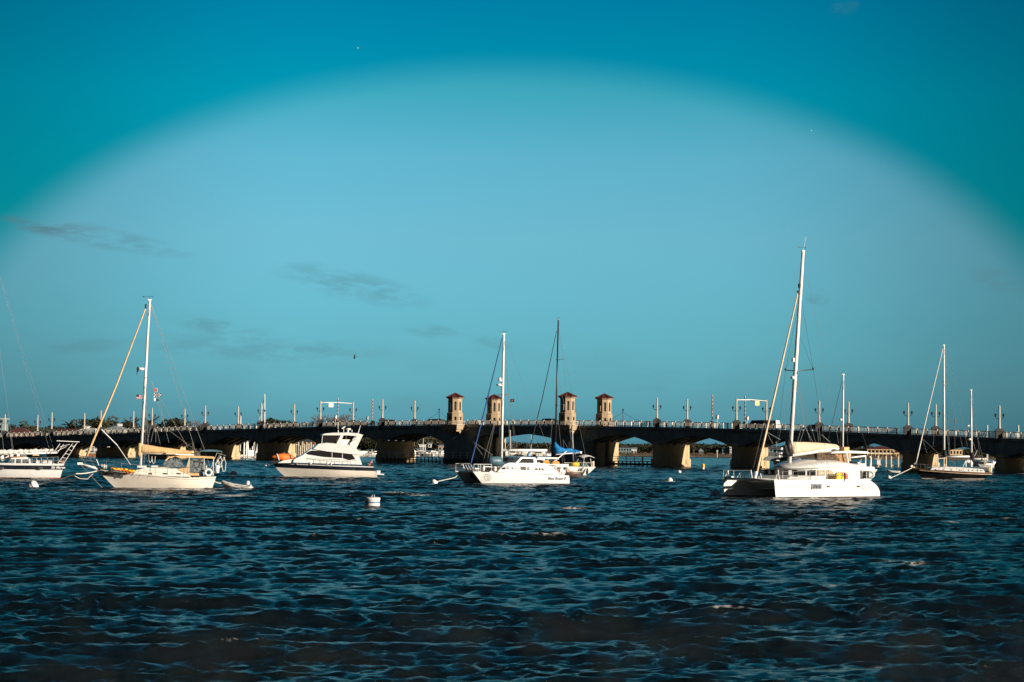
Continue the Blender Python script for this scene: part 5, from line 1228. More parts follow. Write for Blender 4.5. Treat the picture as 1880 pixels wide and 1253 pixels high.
b.build('front_window', o)
b = MB(); b.loft([[(xf0+2.6-.2*abs(y), y, zH+.02) for y in (-2.3, -1.2, 0, 1.2, 2.3)], [(xf0+1.6, y, zH+.28) for y in (-2.3, -1.2, 0, 1.2, 2.3)], [(xf0+.4, y, zH+.42) for y in (-2.3, -1.2, 0, 1.2, 2.3)]], GEL, closed=False, caps=False); b.build('foredeck_moulding', o)
# mast and rig
h0, h1 = P(1449, 853), P(1474.5, 462); mast(o, h0, h1, .20, .15); windex(o, h1); b = MB(); b.tube([h1, P(1480, 435)], .02, WHITE, 4); b.build('antenna', o)
furled(o, [P(1387.5, 876), P(1426, 710), P(1465, 538)], .115, CANVASCREAM, strip=CANVASWHITE, lumpy=0)
b = MB(); b.tube([P(1388.5, 866), P(1386.5, 879)], .13, ALU, 7); b.build('furler_drum', o)
sp = h0.lerp(h1, .437)
for sg in (1, -1):
    tp = sp+Vector((-.55, sg*1.75, .10)); wires(o, 'spreader', [(sp, tp)], .045, ALU)
    ch = Vector((h0.x-1.6, sg*3.6, zHs)); hm = h0.lerp(h1, .80)
    wires(o, 'shroud', [(hm, tp), (tp, ch)], .016, DARKWIRE); wires(o, 'diamond_stay', [(h0.lerp(h1, .62), tp)], .013); wires(o, 'lower_shroud', [(sp, ch+Vector((.5, 0, 0)))], .015)
    b = MB(); b.box(tp+Vector((0, 0, .08)), (.14, .14, .2), IRON); b.build('deck_light', o)
wires(o, 'topping_lift', [(h1, P(1540, 815))], .015); wires(o, 'masthead_stay', [(h1, P(1424, 690, 0)), (P(1424, 690, 0), P(1383, 860))], .010)
radar(o, P(1455.5, 694), .22, WHITE, h0.lerp(h1, .41)); b = MB(); b.box(P(1456, 661), (.2, .2, .35), WHITE); b.box(P(1468, 525), (.2, .2, .4), IRON); b.box(P(1466, 538), (.2, .2, .4), IRON); b.build('mast_light', o)
# boom with stack pack
b0, b1 = P(1453, 836), P(1539, 823.5)
b = MB(); b.tube([b0, b0.lerp(b1, .5), b1], [.19, .19, .15], ALU, 8); b.build('boom', o)
b = MB(); rings = []
for i in range(15):
    t = i/14; c = b0.lerp(b1, t); top = P(lerp(1454, 1536, t), lerp(812, 817, t)-1.6*math.sin(math.pi*t)).z-c.z; w_ = .30*(1-.3*t)
    k = 1 if t < .93 else .6
    rings.append([c+Vector((0, w_, .14)), c+Vector((0, w_*1.05, top*.5*k)), c+Vector((0, .10+.03*math.sin(i*2), top*k)), c+Vector((0, -.10, top*k)), c+Vector((0, -w_*1.05, top*.5*k)), c+Vector((0, -w_, .14))])
b.loft(rings, CANVASCREAM); b.build('sail_cover', o)
b = MB(); b.tube([P(1447, 808), P(1448.5, 822), P(1450, 838)], [.26, .34, .3], IRON, 8); b.tube([P(1440, 818), P(1456, 825)], .05, STEEL, 5); b.tube([P(1440, 818), P(1443, 830), P(1447, 836)], .2, CANVASDARK, 6); b.build('mast_collar', o)
for a, c in (((1473, 780), (1464, 812)), ((1478, 785), (1469, 811)), ((1480, 785), (1488, 811)), ((1478, 785), (1492, 811)), ((1500, 785), (1503, 811)), ((1504, 785), (1506, 811)), ((1508, 798), (1524, 812)), ((1462, 700), (1478, 785)), ((1465, 705), (1480, 790)), ((1407, 793), (1419, 815)), ((1407, 793), (1433, 808)), ((1450, 842), (1500, 846)), ((1453, 838), (1480, 845)), ((1500, 690), (1504, 785))): wires(o, 'running_line', [(P(*a), P(*c))], .02)
# bimini, aft frames
b = MB(); pts = Hc.xz([(1494, 832.5), (1500, 829.5), (1530, 827.5), (1562, 829), (1565, 831), (1562, 833), (1530, 831.8)], 0); b.slab(pts, -2.1, 2.1, GEL); b.build('bimini_roof', o)
CLR = mat('brown_enclosure', (.30, .17, .08), .35, var=.5, vscale=4, spec=.6)
b = MB(); b.slab(Hc.xz([(1501, 832), (1530, 832), (1543, 846.5), (1500, 845)], 1.6), 1.55, 1.6, mat('dim_enclosure_window', (.10, .07, .05), .15, var=.7, vscale=5, spec=.8)); b.slab(Hc.xz([(1530, 831), (1553, 831), (1562, 860), (1549, 862), (1543, 847)], 1.6), 1.55, 1.61, CLR); b.build('enclosure', o)
b = MB()
for yl in (2.0, -2.0): b.tube([P(1553.5, 831, yl), P(1560, 864, yl)], .09, GEL, 6)
b.box(P(1551, 827, 1.2), (.7, .5, .6), CANVASTAN); b.build('bimini_post', o)
b = MB(); b.slab(Hc.xz([(1541, 849), (1548, 852), (1552, 862), (1562, 866), (1575, 868), (1575, 880), (1541, 880)], 2.3), -2.3, 2.3, GEL); b.build('cockpit', o)
b = MB(); pr = [Vector((P(x, 880, 3.7).x, 3.75, zHs)) for x in (1590, 1578, 1566, 1554, 1540, 1518, 1486, 1455, 1436)]; railing_line(b, pr, .68, .014, STEEL, rails=(1.0, .5)); railing_line(b, [Vector((p.x, -p.y, p.z)) for p in pr], .68, .014, STEEL, rails=(1.0,)); b.build('lifeline', o)
b = MB()
for i, (x, y) in enumerate(((1566, 872), (1572, 876), (1577, 871), (1583, 876), (1570, 880), (1590, 872))): b.box(P(x, y, .5+.3*i), (.4, .4, .7), [STEEL, WHITE, IRON, WHITE, WHITE, IRON][i])
b.tube([P(1560, 878, 2), P(1573, 862, 2)], .04, STEEL, 5); b.tube([P(1562, 862, 2), P(1574, 878, 2)], .04, STEEL, 5); b.build('cockpit_gear', o)
for (x0, x1, k) in ((1490.5, 1508.5, 3), (1583.5, 1596, 1)):
    b = MB(); q = Hc.xz([(x0, 888.5), (x1, 888.5), (x1, 898.5), (x0, 898.5)], yo); hull_y = YN+plH(.3)*.97 
    yy = YN+.70*lerp(.85, 1, min(1, max(0, (q[0][0]-xA)/(xbT-xA))/.3))+.0
    b.slab(q, yy-.05, yy+.03, GR); n = k
    for i in range(n):
        a0, a1 = x0+1+(x1-x0-2)*i/n, x0+1+(x1-x0-2)*(i+1)/n-.5
        b.slab(Hc.xz([(a0, 889.8), (a1, 889.8), (a1, 897.2), (a0, 897.2)], yo), yy, yy+.05, GEL if k == 1 else VINYL)
    b.build('hull_window', o)
for x in (1520.5, 1576.5):
    b = MB(); c = P(x, 893.3, yo); c.y = YN+.69; b.box(c, (.42, .1, .14), IRON); b.box(c+Vector((0, .02, 0)), (.12, .1, .15), STEEL); b.build('emblem_plate', o)
def jerry(px, py, m, lab, name='fuel_can'):
    c = Hc.w(P(px, py, 3.5)); t = thing(name, lab, 'fuel can', c, math.pi+R(40)); b = MB()
    b.loft([[(-.15*k, -.12*k, z), (.15*k, -.12*k, z), (.15*k, .12*k, z), (-.15*k, .12*k, z)] for k, z in ((.9, -.32), (1, -.27), (1, .18), (.75, .28))], m, smooth=False); b.build('body', t)
    b = MB(); b.tube([(-.08, 0, .27), (-.06, 0, .37), (.06, 0, .37), (.08, 0, .28)], .025, m, 5); b.lathe([(.05, .26), (.05, .34)], IRON, (.12, 0, 0), 8); b.build('handle', t); tag(t, group='yellow fuel cans on the catamaran rail' if m is YELLOW else None)
for i, x in enumerate((1536.5, 1540.3, 1544, 1547.6)): jerry(x, 874.5, YELLOW, ['leftmost', 'second', 'third', 'rightmost'][i]+' of four yellow fuel cans lashed to the catamaran rail')
jerry(1553, 875.5, RED, 'red fuel can beside the yellow cans on the catamaran rail')
b = MB(); c = P(1550.5, 880, 3.9); b.tube([P(1550, 868, 3.8), c, P(1551, 882.5, 4.0)], .06, IRON, 6); b.build('fender_line', o)
bp = buoy(1314, 911, .48, 'tilted white mooring buoy in front of the large catamaran bow', (.75, -.3, .55))
rope([bp, Hc.w((xbT-.1, -YN+.2, .9))], 'short dark chain bridle from the buoy to the large catamaran', .035)
# foam patches on wave crests stay in the water material

# ================= I: white sloop behind the large catamaran =================
I = Boat('sailboat', 'white sailboat with life ring on its stern, half hidden behind the large catamaran', 'sailboat', 1580, 884, 1.6, 20)
o = I.o; P = I.p; xs0, xs1 = P(1600, 884, 1).x, P(1609, 866, 1).x; zI = P(1600, 862, 1).z; LI = 10.5
hull_loft(lambda z: lerp(xs0, xs1, min(1, max(0, z)/zI)), lambda z: lerp(xs1+LI*.88, xs1+LI, min(1, max(0, z)/zI)), lambda u: zI-.25*math.sin(math.pi*u)+.3*u, plan_boat(1.7, .75, .5), [lambda s: -.4, lambda s: .1, lambda s: .16, lambda s: s*.75, lambda s: s*.8, lambda s: s], mats=[BOOT, BOOT, GEL, BOOT, GEL], deckm=DECK).build('hull', o)
cabin(I.xz([(1545, 864), (1556, 853), (1572, 852), (1585, 857), (1604, 857.5), (1606, 864)], 1), lambda x, z: 1.15, GEL).build('cabin', o)
b = MB(); b.slab(I.xz([(1561, 856), (1566, 847), (1575, 850), (1574, 858), (1566, 861)], 1.16), -1.2, 1.2, GLASS); b.build('window', o)
i0, i1 = P(1547, 855), P(1548.5, 688.5); mast(o, i0, i1, .12, .1)
b = MB(); b.tube([P(1550, 842), P(1588, 837.5)], .12, ALU, 8); b.build('boom', o)
wires(o, 'forestay', [(P(1546, 700), P(1525, 789)), (P(1525, 789), P(1506, 860))], .035, DARKWIRE); wires(o, 'shroud', [(i1, Vector((i0.x-.3, 1.5, zI)))]); wires(o, 'shroud', [(i1, Vector((i0.x-.3, -1.5, zI)))]); wires(o, 'backstay', [(i1, P(1602, 855))], .012)
radar(o, P(1543.5, 771), .2, WHITE, i0.lerp(i1, .5))
b = MB(); b.tube([P(1598, 857), P(1599, 842), P(1596.5, 838)], [.16, .12, .08], WHITE, 7); b.tube([P(1589, 857), P(1589, 836)], .10, WHITE, 7); b.tube([P(1577, 850), P(1582, 843), P(1580, 851)], .05, WHITE, 5)
for x in (1574, 1579, 1585): b.box(P(x, 852+math.sin(x)*2, .3), (.5, .5, .4), [IRON, WHITE, STEEL][int(x) % 3])
b.build('stern_gear', o)
t = thing('life_ring', 'white life ring on the stern of the sailboat behind the large catamaran', 'life ring', I.w(P(1598.5, 872, 1.7)), math.pi+R(-15), 'life rings on boat stern rails'); b = MB(); b.torus((0, 0, 0), .42, .15, WHITE, (0, 1, 0), 20, 8); b.build('ring', t)

# ================= J: distant flybridge yacht =================
J = Boat('motor_yacht', 'white flybridge yacht far behind, between the lit pier and the large catamaran mast', 'motor yacht', 1440, 862, 2.0, 55)
o = J.o; P = J.p; zJ = P(1425, 845).z; xbJ = P(1418, 843).x
hull_loft(lambda z: xbJ-12, lambda z: lerp(xbJ-1.5, xbJ, min(1, max(0, z)/zJ)), lambda u: lerp(1.3, zJ, u), plan_boat(2.0, .9, .55), [lambda s: -.4, lambda s: .1, lambda s: s*.6, lambda s: s], mats=[GEL, GEL, GEL], deckm=DECK).build('hull', o)
cabin(J.xz([(1421, 846), (1427, 838), (1462, 838), (1464, 850)], 1), lambda x, z: 1.6, GEL).build('house', o); b = MB(); pane(b, J.xz([(1424, 845), (1428, 840), (1446, 840), (1446, 845.5)], 1.6), lambda x, z: 1.6, GLASS); b.build('window', o)
cabin(J.xz([(1427, 838), (1429, 831), (1450, 830), (1452, 838)], 1), lambda x, z: 1.4, GEL).build('flybridge', o); b = MB(); pane(b, J.xz([(1430, 835.5), (1431, 834), (1444, 834), (1444, 836.5)], 1.4), lambda x, z: 1.4, GLASS); b.build('flybridge_window', o)
b = MB(); b.slab(J.xz([(1429, 826), (1433, 822), (1446, 822), (1448, 827)], 1), -1.3, 1.3, GEL); b.tube([P(1432, 827), P(1430, 832)], .06, ALU); b.tube([P(1445, 827), P(1446, 832)], .08, ALU); b.build('hardtop', o)
b = MB(); b.tube([P(1425, 811), P(1426, 834)], .03, ALU, 5); b.tube([P(1426, 832), P(1432, 822)], .04, ALU, 5); b.build('antenna', o)

# ================= K: dark ketch on the right =================
K = Boat('ketch', 'black hulled two-masted ketch with varnished rail, moored at far right', 'sailboat', 1750, 880.5, 1.9, 8)
o = K.o; P = K.p
xb0, xb1 = P(1693, 878).x, P(1680, 860.5).x; xs0, xs1 = P(1807, 880, 1).x, P(1823, 869, 1).x; zKb, zKs = P(1680, 860).z, P(1822, 868, 1.4).z
def shK(u): return lerp(zKs, zKb, max(0, (u-.15)/.85)**1.5)
rows = [lambda s: -.4, lambda s: .07, lambda s: .14, lambda s: s*.4, lambda s: s-.34, lambda s: s-.10, lambda s: s]
hull_loft(lambda z: lerp(xs0, xs1, min(1, max(0, z)/zKs)), lambda z: lerp(xb0, xb1, min(1, max(0, z)/zKb)), shK, plan_boat(1.95, .6, .48, 1.8), rows, mats=[RUST, CREAMHULL, BLACKHULL, BLACKHULL, BLACKHULL, TEAK], deckm=DECK, deck_drop=.1).build('hull', o)
b = MB(); pr = []
for i in range(12):
    u = .02+.93*i/11; x = lerp(xs1, xb1, u); pr.append(Vector((x, plan_boat(1.95, .6, .48, 1.8)(u)+.02, shK(u)-.28)))
b.tube(pr, .07, mat('pale_rub_strake', (.50, .36, .26), .5, var=.2), 5); b.build('rub_strake', o)
wK = lambda x, z: 1.2-.1*max(0, z-1.3)
cabin(K.xz([(1708, 863), (1712, 858.5), (1740, 857.5), (1780, 859.5), (1806, 862), (1808, 868)], 1.1), wK, GEL).build('deckhouse', o)
for x in (1717, 1731, 1747, 1761, 1765, 1778, 1785, 1794, 1801):
    b = MB(); z = 861.8+(x-1717)*.033; pane(b, K.xz([(x-1, z-.6), (x+1, z-.6), (x+1, z+1), (x-1, z+1)], 1.1), wK, GLASS); b.build('porthole', o)
b = MB(); b.ellipsoid(P(1705, 860.5), (.75, .6, .28), mat('teal_cover', (.03, .12, .15), .6, var=.2)); b.build('foredeck_cover', o)
k0, k1 = P(1733.5, 858), P(1733, 634.5); mast(o, k0, k1, .16, .13); z0, z1 = P(1784, 858), P(1783, 717); mast(o, z0, z1, .14, .11, name='mizzen_mast')
for nm, x in (('main_cover', 1735), ('mizzen_cover', 1785)): b = MB(); b.tube([P(x-1, 826 if nm[1] == 'a' else 831), P(x, 835), P(x, 852)], [.22, .42, .3], CANVASDARK, 8); b.build(nm, o)
b = MB(); b.tube([P(1735.5, 838.8), P(1780, 838.5)], .15, WHITE, 8); b.build('main_boom', o)
b = MB(); b.tube([P(1778, 843), P(1811, 843)], .10, WHITE, 8); b.build('mizzen_boom', o)
b = MB()
for x, y in ((1737, 839), (1733, 840), (1808, 841)): b.tube([P(x, y, .4), P(x, 862, .4)], .10, CANVASCREAM, 6)
for x, y0_ in ((1721.5, 838), (1773, 846), (1783, 845)): b.tube([P(x, y0_, .5), P(x+.5, 857, .5)], .09, WHITE, 6)
b.tube([P(1722, 842.5, .5), P(1736, 841.5, .5)], .05, WHITE, 5); b.tube([P(1773, 846, .8), P(1767.5, 858, .8)], .06, WHITE, 5)
b.build('boom_gallows', o)
b = MB(); b.ellipsoid(P(1777, 847.5, .3), (.5, .3, .28), CANVASWHITE, 10, 6, .08); b.ellipsoid(P(1783, 851, .3), (.3, .25, .35), CANVASWHITE, 10, 6, .08); b.build('deck_bundle', o)
furled(o, [P(1681.5, 851), P(1706, 745), P(1731, 641)], .11, CANVASWHITE, lumpy=0)
b = MB(); b.tube([P(1680, 851), P(1672, 857)], [.12, .16], WHITE, 6); b.tube([P(1680, 859), P(1672, 857)], .12, CANVASCREAM, 6); b.ellipsoid(P(1677, 853), (.3, .25, .25), IRON); b.build('bowsprit', o)
b = MB(); pr = [P(x, y, yy) for x, y, yy in ((1684, 861, .2), (1698, 862, 1.1), (1714, 863.5, 1.6), (1734, 865, 1.75), (1756, 866.5, 1.8), (1778, 867.5, 1.7), (1800, 868, 1.5), (1818, 868, 1.2))]; railing_line(b, pr, .8, .02, STEEL, rails=(1.0, .5)); railing_line(b, [Vector((p.x, -p.y, p.z)) for p in pr], .8, .02, STEEL, rails=(1.0,)); b.build('lifeline', o)
radar(o, P(1780, 807), .26, WHITE, z0.lerp(z1, .36)); b = MB(); b.box(P(1778, 782), (.3, .25, .22), WHITE); b.box(P(1775.7, 781.5), (.14, .14, .2), IRON); b.build('radar_reflector', o)
for f in (.42, .70):
    s_ = k0.lerp(k1, f)
    for sg in (1, -1): tp = s_+Vector((-.15, sg*1.1, .05)); wires(o, 'spreader', [(s_, tp)], .03, ALU); wires(o, 'shroud', [(k0.lerp(k1, min(1, f+.3)), tp), (tp, Vector((k0.x-.3, sg*1.8, 1.3)))], .014, DARKWIRE)
for sg in (1, -1): s_ = z0.lerp(z1, .42); tp = s_+Vector((0, sg*.9, 0)); wires(o, 'mizzen_shroud', [(z1, tp), (tp, Vector((z0.x-.4, sg*1.6, 1.3)))], .013, DARKWIRE)
for a, c in (((1736, 640), (1744, 850)), ((1740, 700), (1754, 760)), ((1753, 760), (1753, 856)), ((1754, 765), (1772, 842)), ((1738, 770), (1743, 852)), ((1783, 730), (1773, 800)), ((1786, 730), (1800, 850)), ((1786, 812), (1806, 864)), ((1790, 780), (1809, 864)), ((1694, 808), (1702, 833)), ((1695, 807), (1728, 838)), ((1715, 800), (1713, 820)), ((1741, 640), (1776, 820)), ((1746, 846), (1752, 851))): wires(o, 'rigging_line', [(P(*a), P(*c))], .018)
b = MB(); b.tube([P(1819, 868, .6), P(1819.5, 855.5, .6)], .20, WHITE, 8); b.tube([P(1816.5, 857, .9), P(1815.8, 862, .9), P(1817, 867, .9)], .13, YELLOW, 7); b.build('horseshoe_buoy', o)
wires(o, 'courtesy_flag', [(P(1753.5, 770), P(1753.5, 778))], .08, FLR)
bp = buoy(1632, 880, .42, 'white mooring buoy left of the black hulled ketch', (.7, -.2, .5))
rope([bp, K.w(P(1674, 859.5))], 'mooring line from a buoy up to the ketch bowsprit', .045, .05)
dinghy(1640, 868.5, 2.5, 12, 'small grey inflatable dinghy afloat in front of the pale dock pilings', cover=IRON)

# ================= loose buoys, floats =================
p = on_water(683.5, 931.5); r = .54
t = thing('mooring_drum', 'round white drum buoy with thin blue line and rusty foot, in the open foreground water', 'buoy', (p.x, p.y, 0))
b = MB(); b.lathe([(r*.93, -.3), (r*.97, .0), (r, .12), (r*.99, .50), (r*1.05, .54), (r*1.05, .67), (r*.9, .70), (r*.3, .72)], mat('drum_white', (.74, .74, .73), .45, var=.06, dirt=(.55, .28, .08), dscale=1.5, damt=.3), n=26); b.build('body', t)
b = MB(); b.lathe([(r*1.0, .30), (r*1.012, .32), (r*1.012, .36), (r*1.0, .38)], mat('blue_line', (.03, .12, .30), .5), n=26); b.build('band', t)
b = MB(); b.lathe([(r*.955, -.1), (r*.985, .02), (r*.995, .10), (r*.98, .12)], mat('rust_stain', (.55, .20, .03), .8, var=.3, vscale=4), n=26); b.build('rusty_foot', t)
b = MB(); b.torus((.05, 0, .79), .10, .03, STEEL, (0, 1, 0), 12, 5); b.box((-.12, 0, .76), (.08, .08, .2), IRON); b.build('ring', t)
p = on_water(1291, 862.5); t = thing('marker_buoy', 'small yellow cylinder buoy on a white float, right of the lit pier', 'buoy', (p.x, p.y, 0)); b = MB(); b.lathe([(.24, -.3), (.26, .2), (.26, .5)], WHITE, n=12); b.build('float', t); b = MB(); b.lathe([(.30, .5), (.32, .6), (.32, 1.1), (.15, 1.25)], YELLOW, n=12); b.build('body', t)
buoy(1247, 868.5, .36, 'small white buoy afloat between the lit pier and the large catamaran', (.3, 0, 1), False); buoy(1230, 884.5, .40, 'white buoy with trailing line in open water left of the large catamaran', (.8, 0, .4), False)
buoy(429, 872.5, .46, 'white cone-shaped buoy behind the cream sailboat stern', (.2, 0, 1), False)
buoy(488, 857, .2, 'tiny white float left of the motor yacht', (0, 0, 1), False); buoy(967, 842, .2, 'tiny white float seen under the bascule span', (0, 0, 1), False)
# ================= birds =================
def bird(px, py, Y, m, span, lab, roll=.4):
    p = at_depth(px, py, Y); t = thing('bird', lab, 'bird', p, R(200)); t.rotation_euler = (roll, .1, R(200))
    b = MB(); rings = [[(x, r*math.cos(a), r*.8*math.sin(a)) for a in [2*math.pi*j/8 for j in range(8)]] for x, r in ((-.30, .03), (-.18, .06), (0, .09), (.14, .08), (.24, .05), (.30, .045), (.36, .02), (.42, .005))]; b.loft(rings, m)
    b.add([(-.28, 0, .01), (-.48, .10, 0), (-.48, -.10, 0)], [(0, 1, 2)], m)
    for sg in (1, -1):
        q = [(.12, sg*.06, .04), (.18, sg*span*.25, .16), (.02, sg*span*.5, .10), (-.04, sg*span*.28, .12), (-.12, sg*.06, .04)]; b.plate(q, .015, m)
    b.build('body', t)
bird(651.5, 656, 420, IRON, 1.1, 'dark bird flying low in the sky above the motor yacht', 1.1)
bird(657, 88.5, 900, WHITE, 1.3, 'tiny white gull high in the sky, near the top of the picture'); bird(1490, 240, 900, WHITE, 1.2, 'tiny pale gull high in the sky above the large catamaran mast')
# ---------------------------------------------------------------- far shore, woods, houses, marina
def yh(px): return 819.5 + 0.011*(px-940)
def zof(px, py, Y): return 4.5 + (yh(px)-py)*Y/F
fx = [-400, 300, 600, 900, 1100, 2300]; fy = [790, 800, 860, 1050, 1195, 1205]
def frontY(px): return float(np.interp(px, fx, fy))
LEAF = mat('dark_foliage', (.030, .034, .018), .8, var=.55, vscale=.5, spec=.2)
LEAF2 = mat('olive_foliage', (.055, .052, .028), .8, var=.5, vscale=.5, spec=.2)
TWIG = mat('bare_twigs', (.16, .11, .09), .9, var=.3)
BARK = mat('bark', (.07, .055, .045), .9, var=.3)
BANK = mat('shore_bank', (.15, .115, .075), .95, var=.5, vscale=.08, dirt=(.035, .04, .02), damt=.9, dscale=.12)
b = MB(); cols = list(range(-500, 2500, 20)); vs = []; R_ = random.Random(3)
prof = [(-6, -.6), (0, .05), (3, .5), (9, 1.1+.0), (30, 1.5), (200, 1.7), (2500, 2.2)]
for px in cols:
    y0 = frontY(px) + 3*math.sin(px*.045)+2*math.sin(px*.11)
    for d, z in prof:
        Y = y0+d; vs.append((at_depth(px, 800, Y).x, Y, z*(1+.2*math.sin(px*.07+d)) if d > 0 else z))
n = len(prof); fs = [(i*n+j, (i+1)*n+j, (i+1)*n+j+1, i*n+j+1) for i in range(len(cols)-1) for j in range(n-1)]
b.add(vs, fs, BANK, True); tag(b.build('far_shore', fix=False), kind='structure')

def leafball(V, Fc_, c, r, n, size, rnd):
    for _ in range(n):
        th, u = rnd.uniform(0, 6.283), rnd.uniform(-1, 1); k = rnd.uniform(.45, 1.0)**.5
        s_ = math.sqrt(1-u*u); p = (c[0]+r[0]*k*s_*math.cos(th), c[1]+r[1]*k*s_*math.sin(th), c[2]+r[2]*k*u)
        a = rnd.uniform(0, 6.283); e = rnd.uniform(-1, 1); sz = size*rnd.uniform(.6, 1.4)
        d1 = (sz*math.cos(a), sz*math.sin(a), sz*.3*e); d2 = (-sz*.6*math.sin(a)*e, sz*.6*math.cos(a)*e, sz*.8)
        k0 = len(V); V += [p, tuple(p[i]+d1[i] for i in range(3)), tuple(p[i]+d1[i]*.6+d2[i] for i in range(3)), tuple(p[i]+d2[i] for i in range(3))]; Fc_.append((k0, k0+1, k0+2, k0+3))
def make_tree(kind, seed):
    """unit trees about 10 m high"""
    rnd = random.Random(seed); t = thing('tree', 'x', 'tree')
    tb = MB(); V = []; Q = []
    if kind == 'oak':
        tb.tube([(0, 0, -.5), (.1, 0, 2.2), (.2, .1, 4)], [.38, .28, .18], BARK, 7)
        for i in range(9):
            a = rnd.uniform(0, 6.28); l = rnd.uniform(1.2, 3.2); e = (l*math.cos(a), l*math.sin(a), rnd.uniform(4.6, 8.2)); tb.tube([(.1, 0, 2.6), (e[0]*.5, e[1]*.5, e[2]*.7), e], [.16, .10, .04], BARK, 5)
            leafball(V, Q, e, (rnd.uniform(1.0, 1.9), rnd.uniform(1.0, 1.9), rnd.uniform(.8, 1.4)), 95, .36, rnd)
        leafball(V, Q, (0, 0, 6), (2.2, 2.2, 2.2), 160, .36, rnd)
    elif kind == 'pine':
        tb.tube([(0, 0, -.5), (.1, 0, 5), (.0, .1, 9.5)], [.28, .2, .06], BARK, 7)
        for i in range(12):
            a = rnd.uniform(0, 6.28); z = rnd.uniform(4.5, 9.6); l = rnd.uniform(.8, 2.4)*(1.15-.06*z); e = (l*math.cos(a), l*math.sin(a), z); tb.tube([(.05, 0, z-.8), e], [.08, .03], BARK, 4)
            leafball(V, Q, e, (1.0, 1.0, .55), 60, .30, rnd)
    elif kind == 'palm':
        tb.tube([(0, 0, -.5), (.15, 0, 4), (.1, 0, 8.4)], [.24, .19, .17], BARK, 7)
        for i in range(26):
            a = rnd.uniform(0, 6.28); dr = rnd.uniform(-.2, 1.1); pts = []
            for k in range(5):
                u = k/4; pts.append((.1+2.3*u*math.cos(a), 2.3*u*math.sin(a), 8.4+1.3*u*(1-dr)-2.2*u*u*dr+.2))
            for k in range(4):
                p, q = pts[k], pts[k+1]; w_ = .34*(1-.5*k/4); nx, ny = -math.sin(a)*w_, math.cos(a)*w_; k0 = len(V)
                V += [(p[0]+nx, p[1]+ny, p[2]-.12), p, q, (q[0]+nx*.9, q[1]+ny*.9, q[2]-.16), (p[0]-nx, p[1]-ny, p[2]-.12), (q[0]-nx*.9, q[1]-ny*.9, q[2]-.16)]; Q += [(k0, k0+1, k0+2, k0+3), (k0+1, k0+4, k0+5, k0+2)]
    else:
        tb.tube([(0, 0, -.5), (0, 0, 3)], [.3, .2], BARK, 7)
        def br(p, d, l, r, k):
            q = p + d*l; bb.tube([p, q], [r, r*.6], TWIG, 4, caps=False)
            if k > 0:
                for _ in range(3 if k > 1 else 4):
                    nd = (d + Vector((rnd.uniform(-.75, .75), rnd.uniform(-.75, .75), rnd.uniform(-.1, .5)))).normalized(); br(q, nd, l*rnd.uniform(.6, .8), r*.6, k-1)
        bb = MB()
        for _ in range(5): br(Vector((0, 0, 2.6)), Vector((rnd.uniform(-.8, .8), rnd.uniform(-.8, .8), .9)).normalized(), 2.3, .14, 4)
        bb.build('crown', t, fix=False)
    tb.build('trunk', t)
    if kind != 'bare':
        cb = MB(); cb.add(V, Q, LEAF if kind != 'palm' and seed % 2 else LEAF2); cb.build('crown', t, fix=False)
    return t
TP = {}
def put_tree(kind, seed, px, ytop, Y, lab, group, wide=1.0):
    key = (kind, seed)
    if key in TP: t = copy_tree(TP[key])
    else: t = make_tree(kind, seed); TP[key] = t
    h = zof(px, ytop, Y)-1.2; k = h/(9.7 if kind in ('oak', 'palm') else 10.0 if kind == 'pine' else 9.3)
    t.location = (at_depth(px, 800, Y).x, Y, 1.2); k *= 1.08 if kind == 'oak' else .95; t.scale = (k*wide*1.25, k*wide*1.25, k); t.rotation_euler = (0, 0, random.uniform(0, 6.28)); t['label'] = lab; t['group'] = group; t['category'] = 'tree'
    t.name = {'oak': 'oak_tree', 'pine': 'pine_tree', 'palm': 'palm_tree', 'bare': 'bare_tree'}[kind]
G1 = 'trees showing above the bridge railing'
put_tree('oak', 1, 20, 779, 900, 'dark bushy tree above the railing, right of the leftmost lamp post', G1)
put_tree('oak', 2, 43, 775, 905, 'dark rounded tree behind the long red roof at the far left', G1, .9)
put_tree('palm', 3, 128, 771, 890, 'palm tree above the railing midway between two lamp posts at far left', G1)
put_tree('oak', 1, 104, 782, 930, 'low dark tree left of the palm', G1)
put_tree('oak', 2, 147, 778, 930, 'dark tree close to the right side of the palm, behind the white house', G1)
put_tree('oak', 5, 170, 769, 920, 'broad brownish tree left of the tan furled sail', G1, 1.2)
put_tree('oak', 1, 190, 769, 925, 'broad tree right of the tan furled sail, above the hipped grey roof', G1, 1.1)
put_tree('oak', 2, 206, 768, 900, 'dark tree above the right end of the hipped grey roof', G1)
put_tree('palm', 4, 243, 768, 880, 'palm tree beside the lamp post left of the cream sailboat mast', G1)
put_tree('oak', 1, 238, 774, 915, 'dark tree directly behind the palm left of the cream sailboat mast', G1, .8)
put_tree('oak', 2, 262, 778, 920, 'low dark tree behind the cream sailboat mast', G1)
put_tree('palm', 3, 275, 764, 880, 'tall palm tree just right of the cream sailboat mast', G1)
put_tree('oak', 5, 292, 781, 930, 'low tree left of the pair of broad trees behind the cutter rigging', G1)
put_tree('oak', 5, 312, 769, 900, 'broad tree behind the cutter rigging, left one of a pair', G1, 1.15)
put_tree('oak', 1, 333, 769, 905, 'broad tree behind the cutter rigging, right one of a pair', G1, 1.1)
put_tree('bare', 6, 354, 768, 900, 'thin bare tree left of the lamp post with dark pedestal', G1, .8)
put_tree('oak', 2, 371, 778, 900, 'small dark tree around the lamp post right of the bare tree', G1, .8)
put_tree('oak', 1, 507, 769, 890, 'rounded dark tree alone above the railing, left of two', G1, 1.0)
put_tree('oak', 5, 524, 771, 895, 'rounded dark tree alone above the railing, right of two', G1, 1.0)
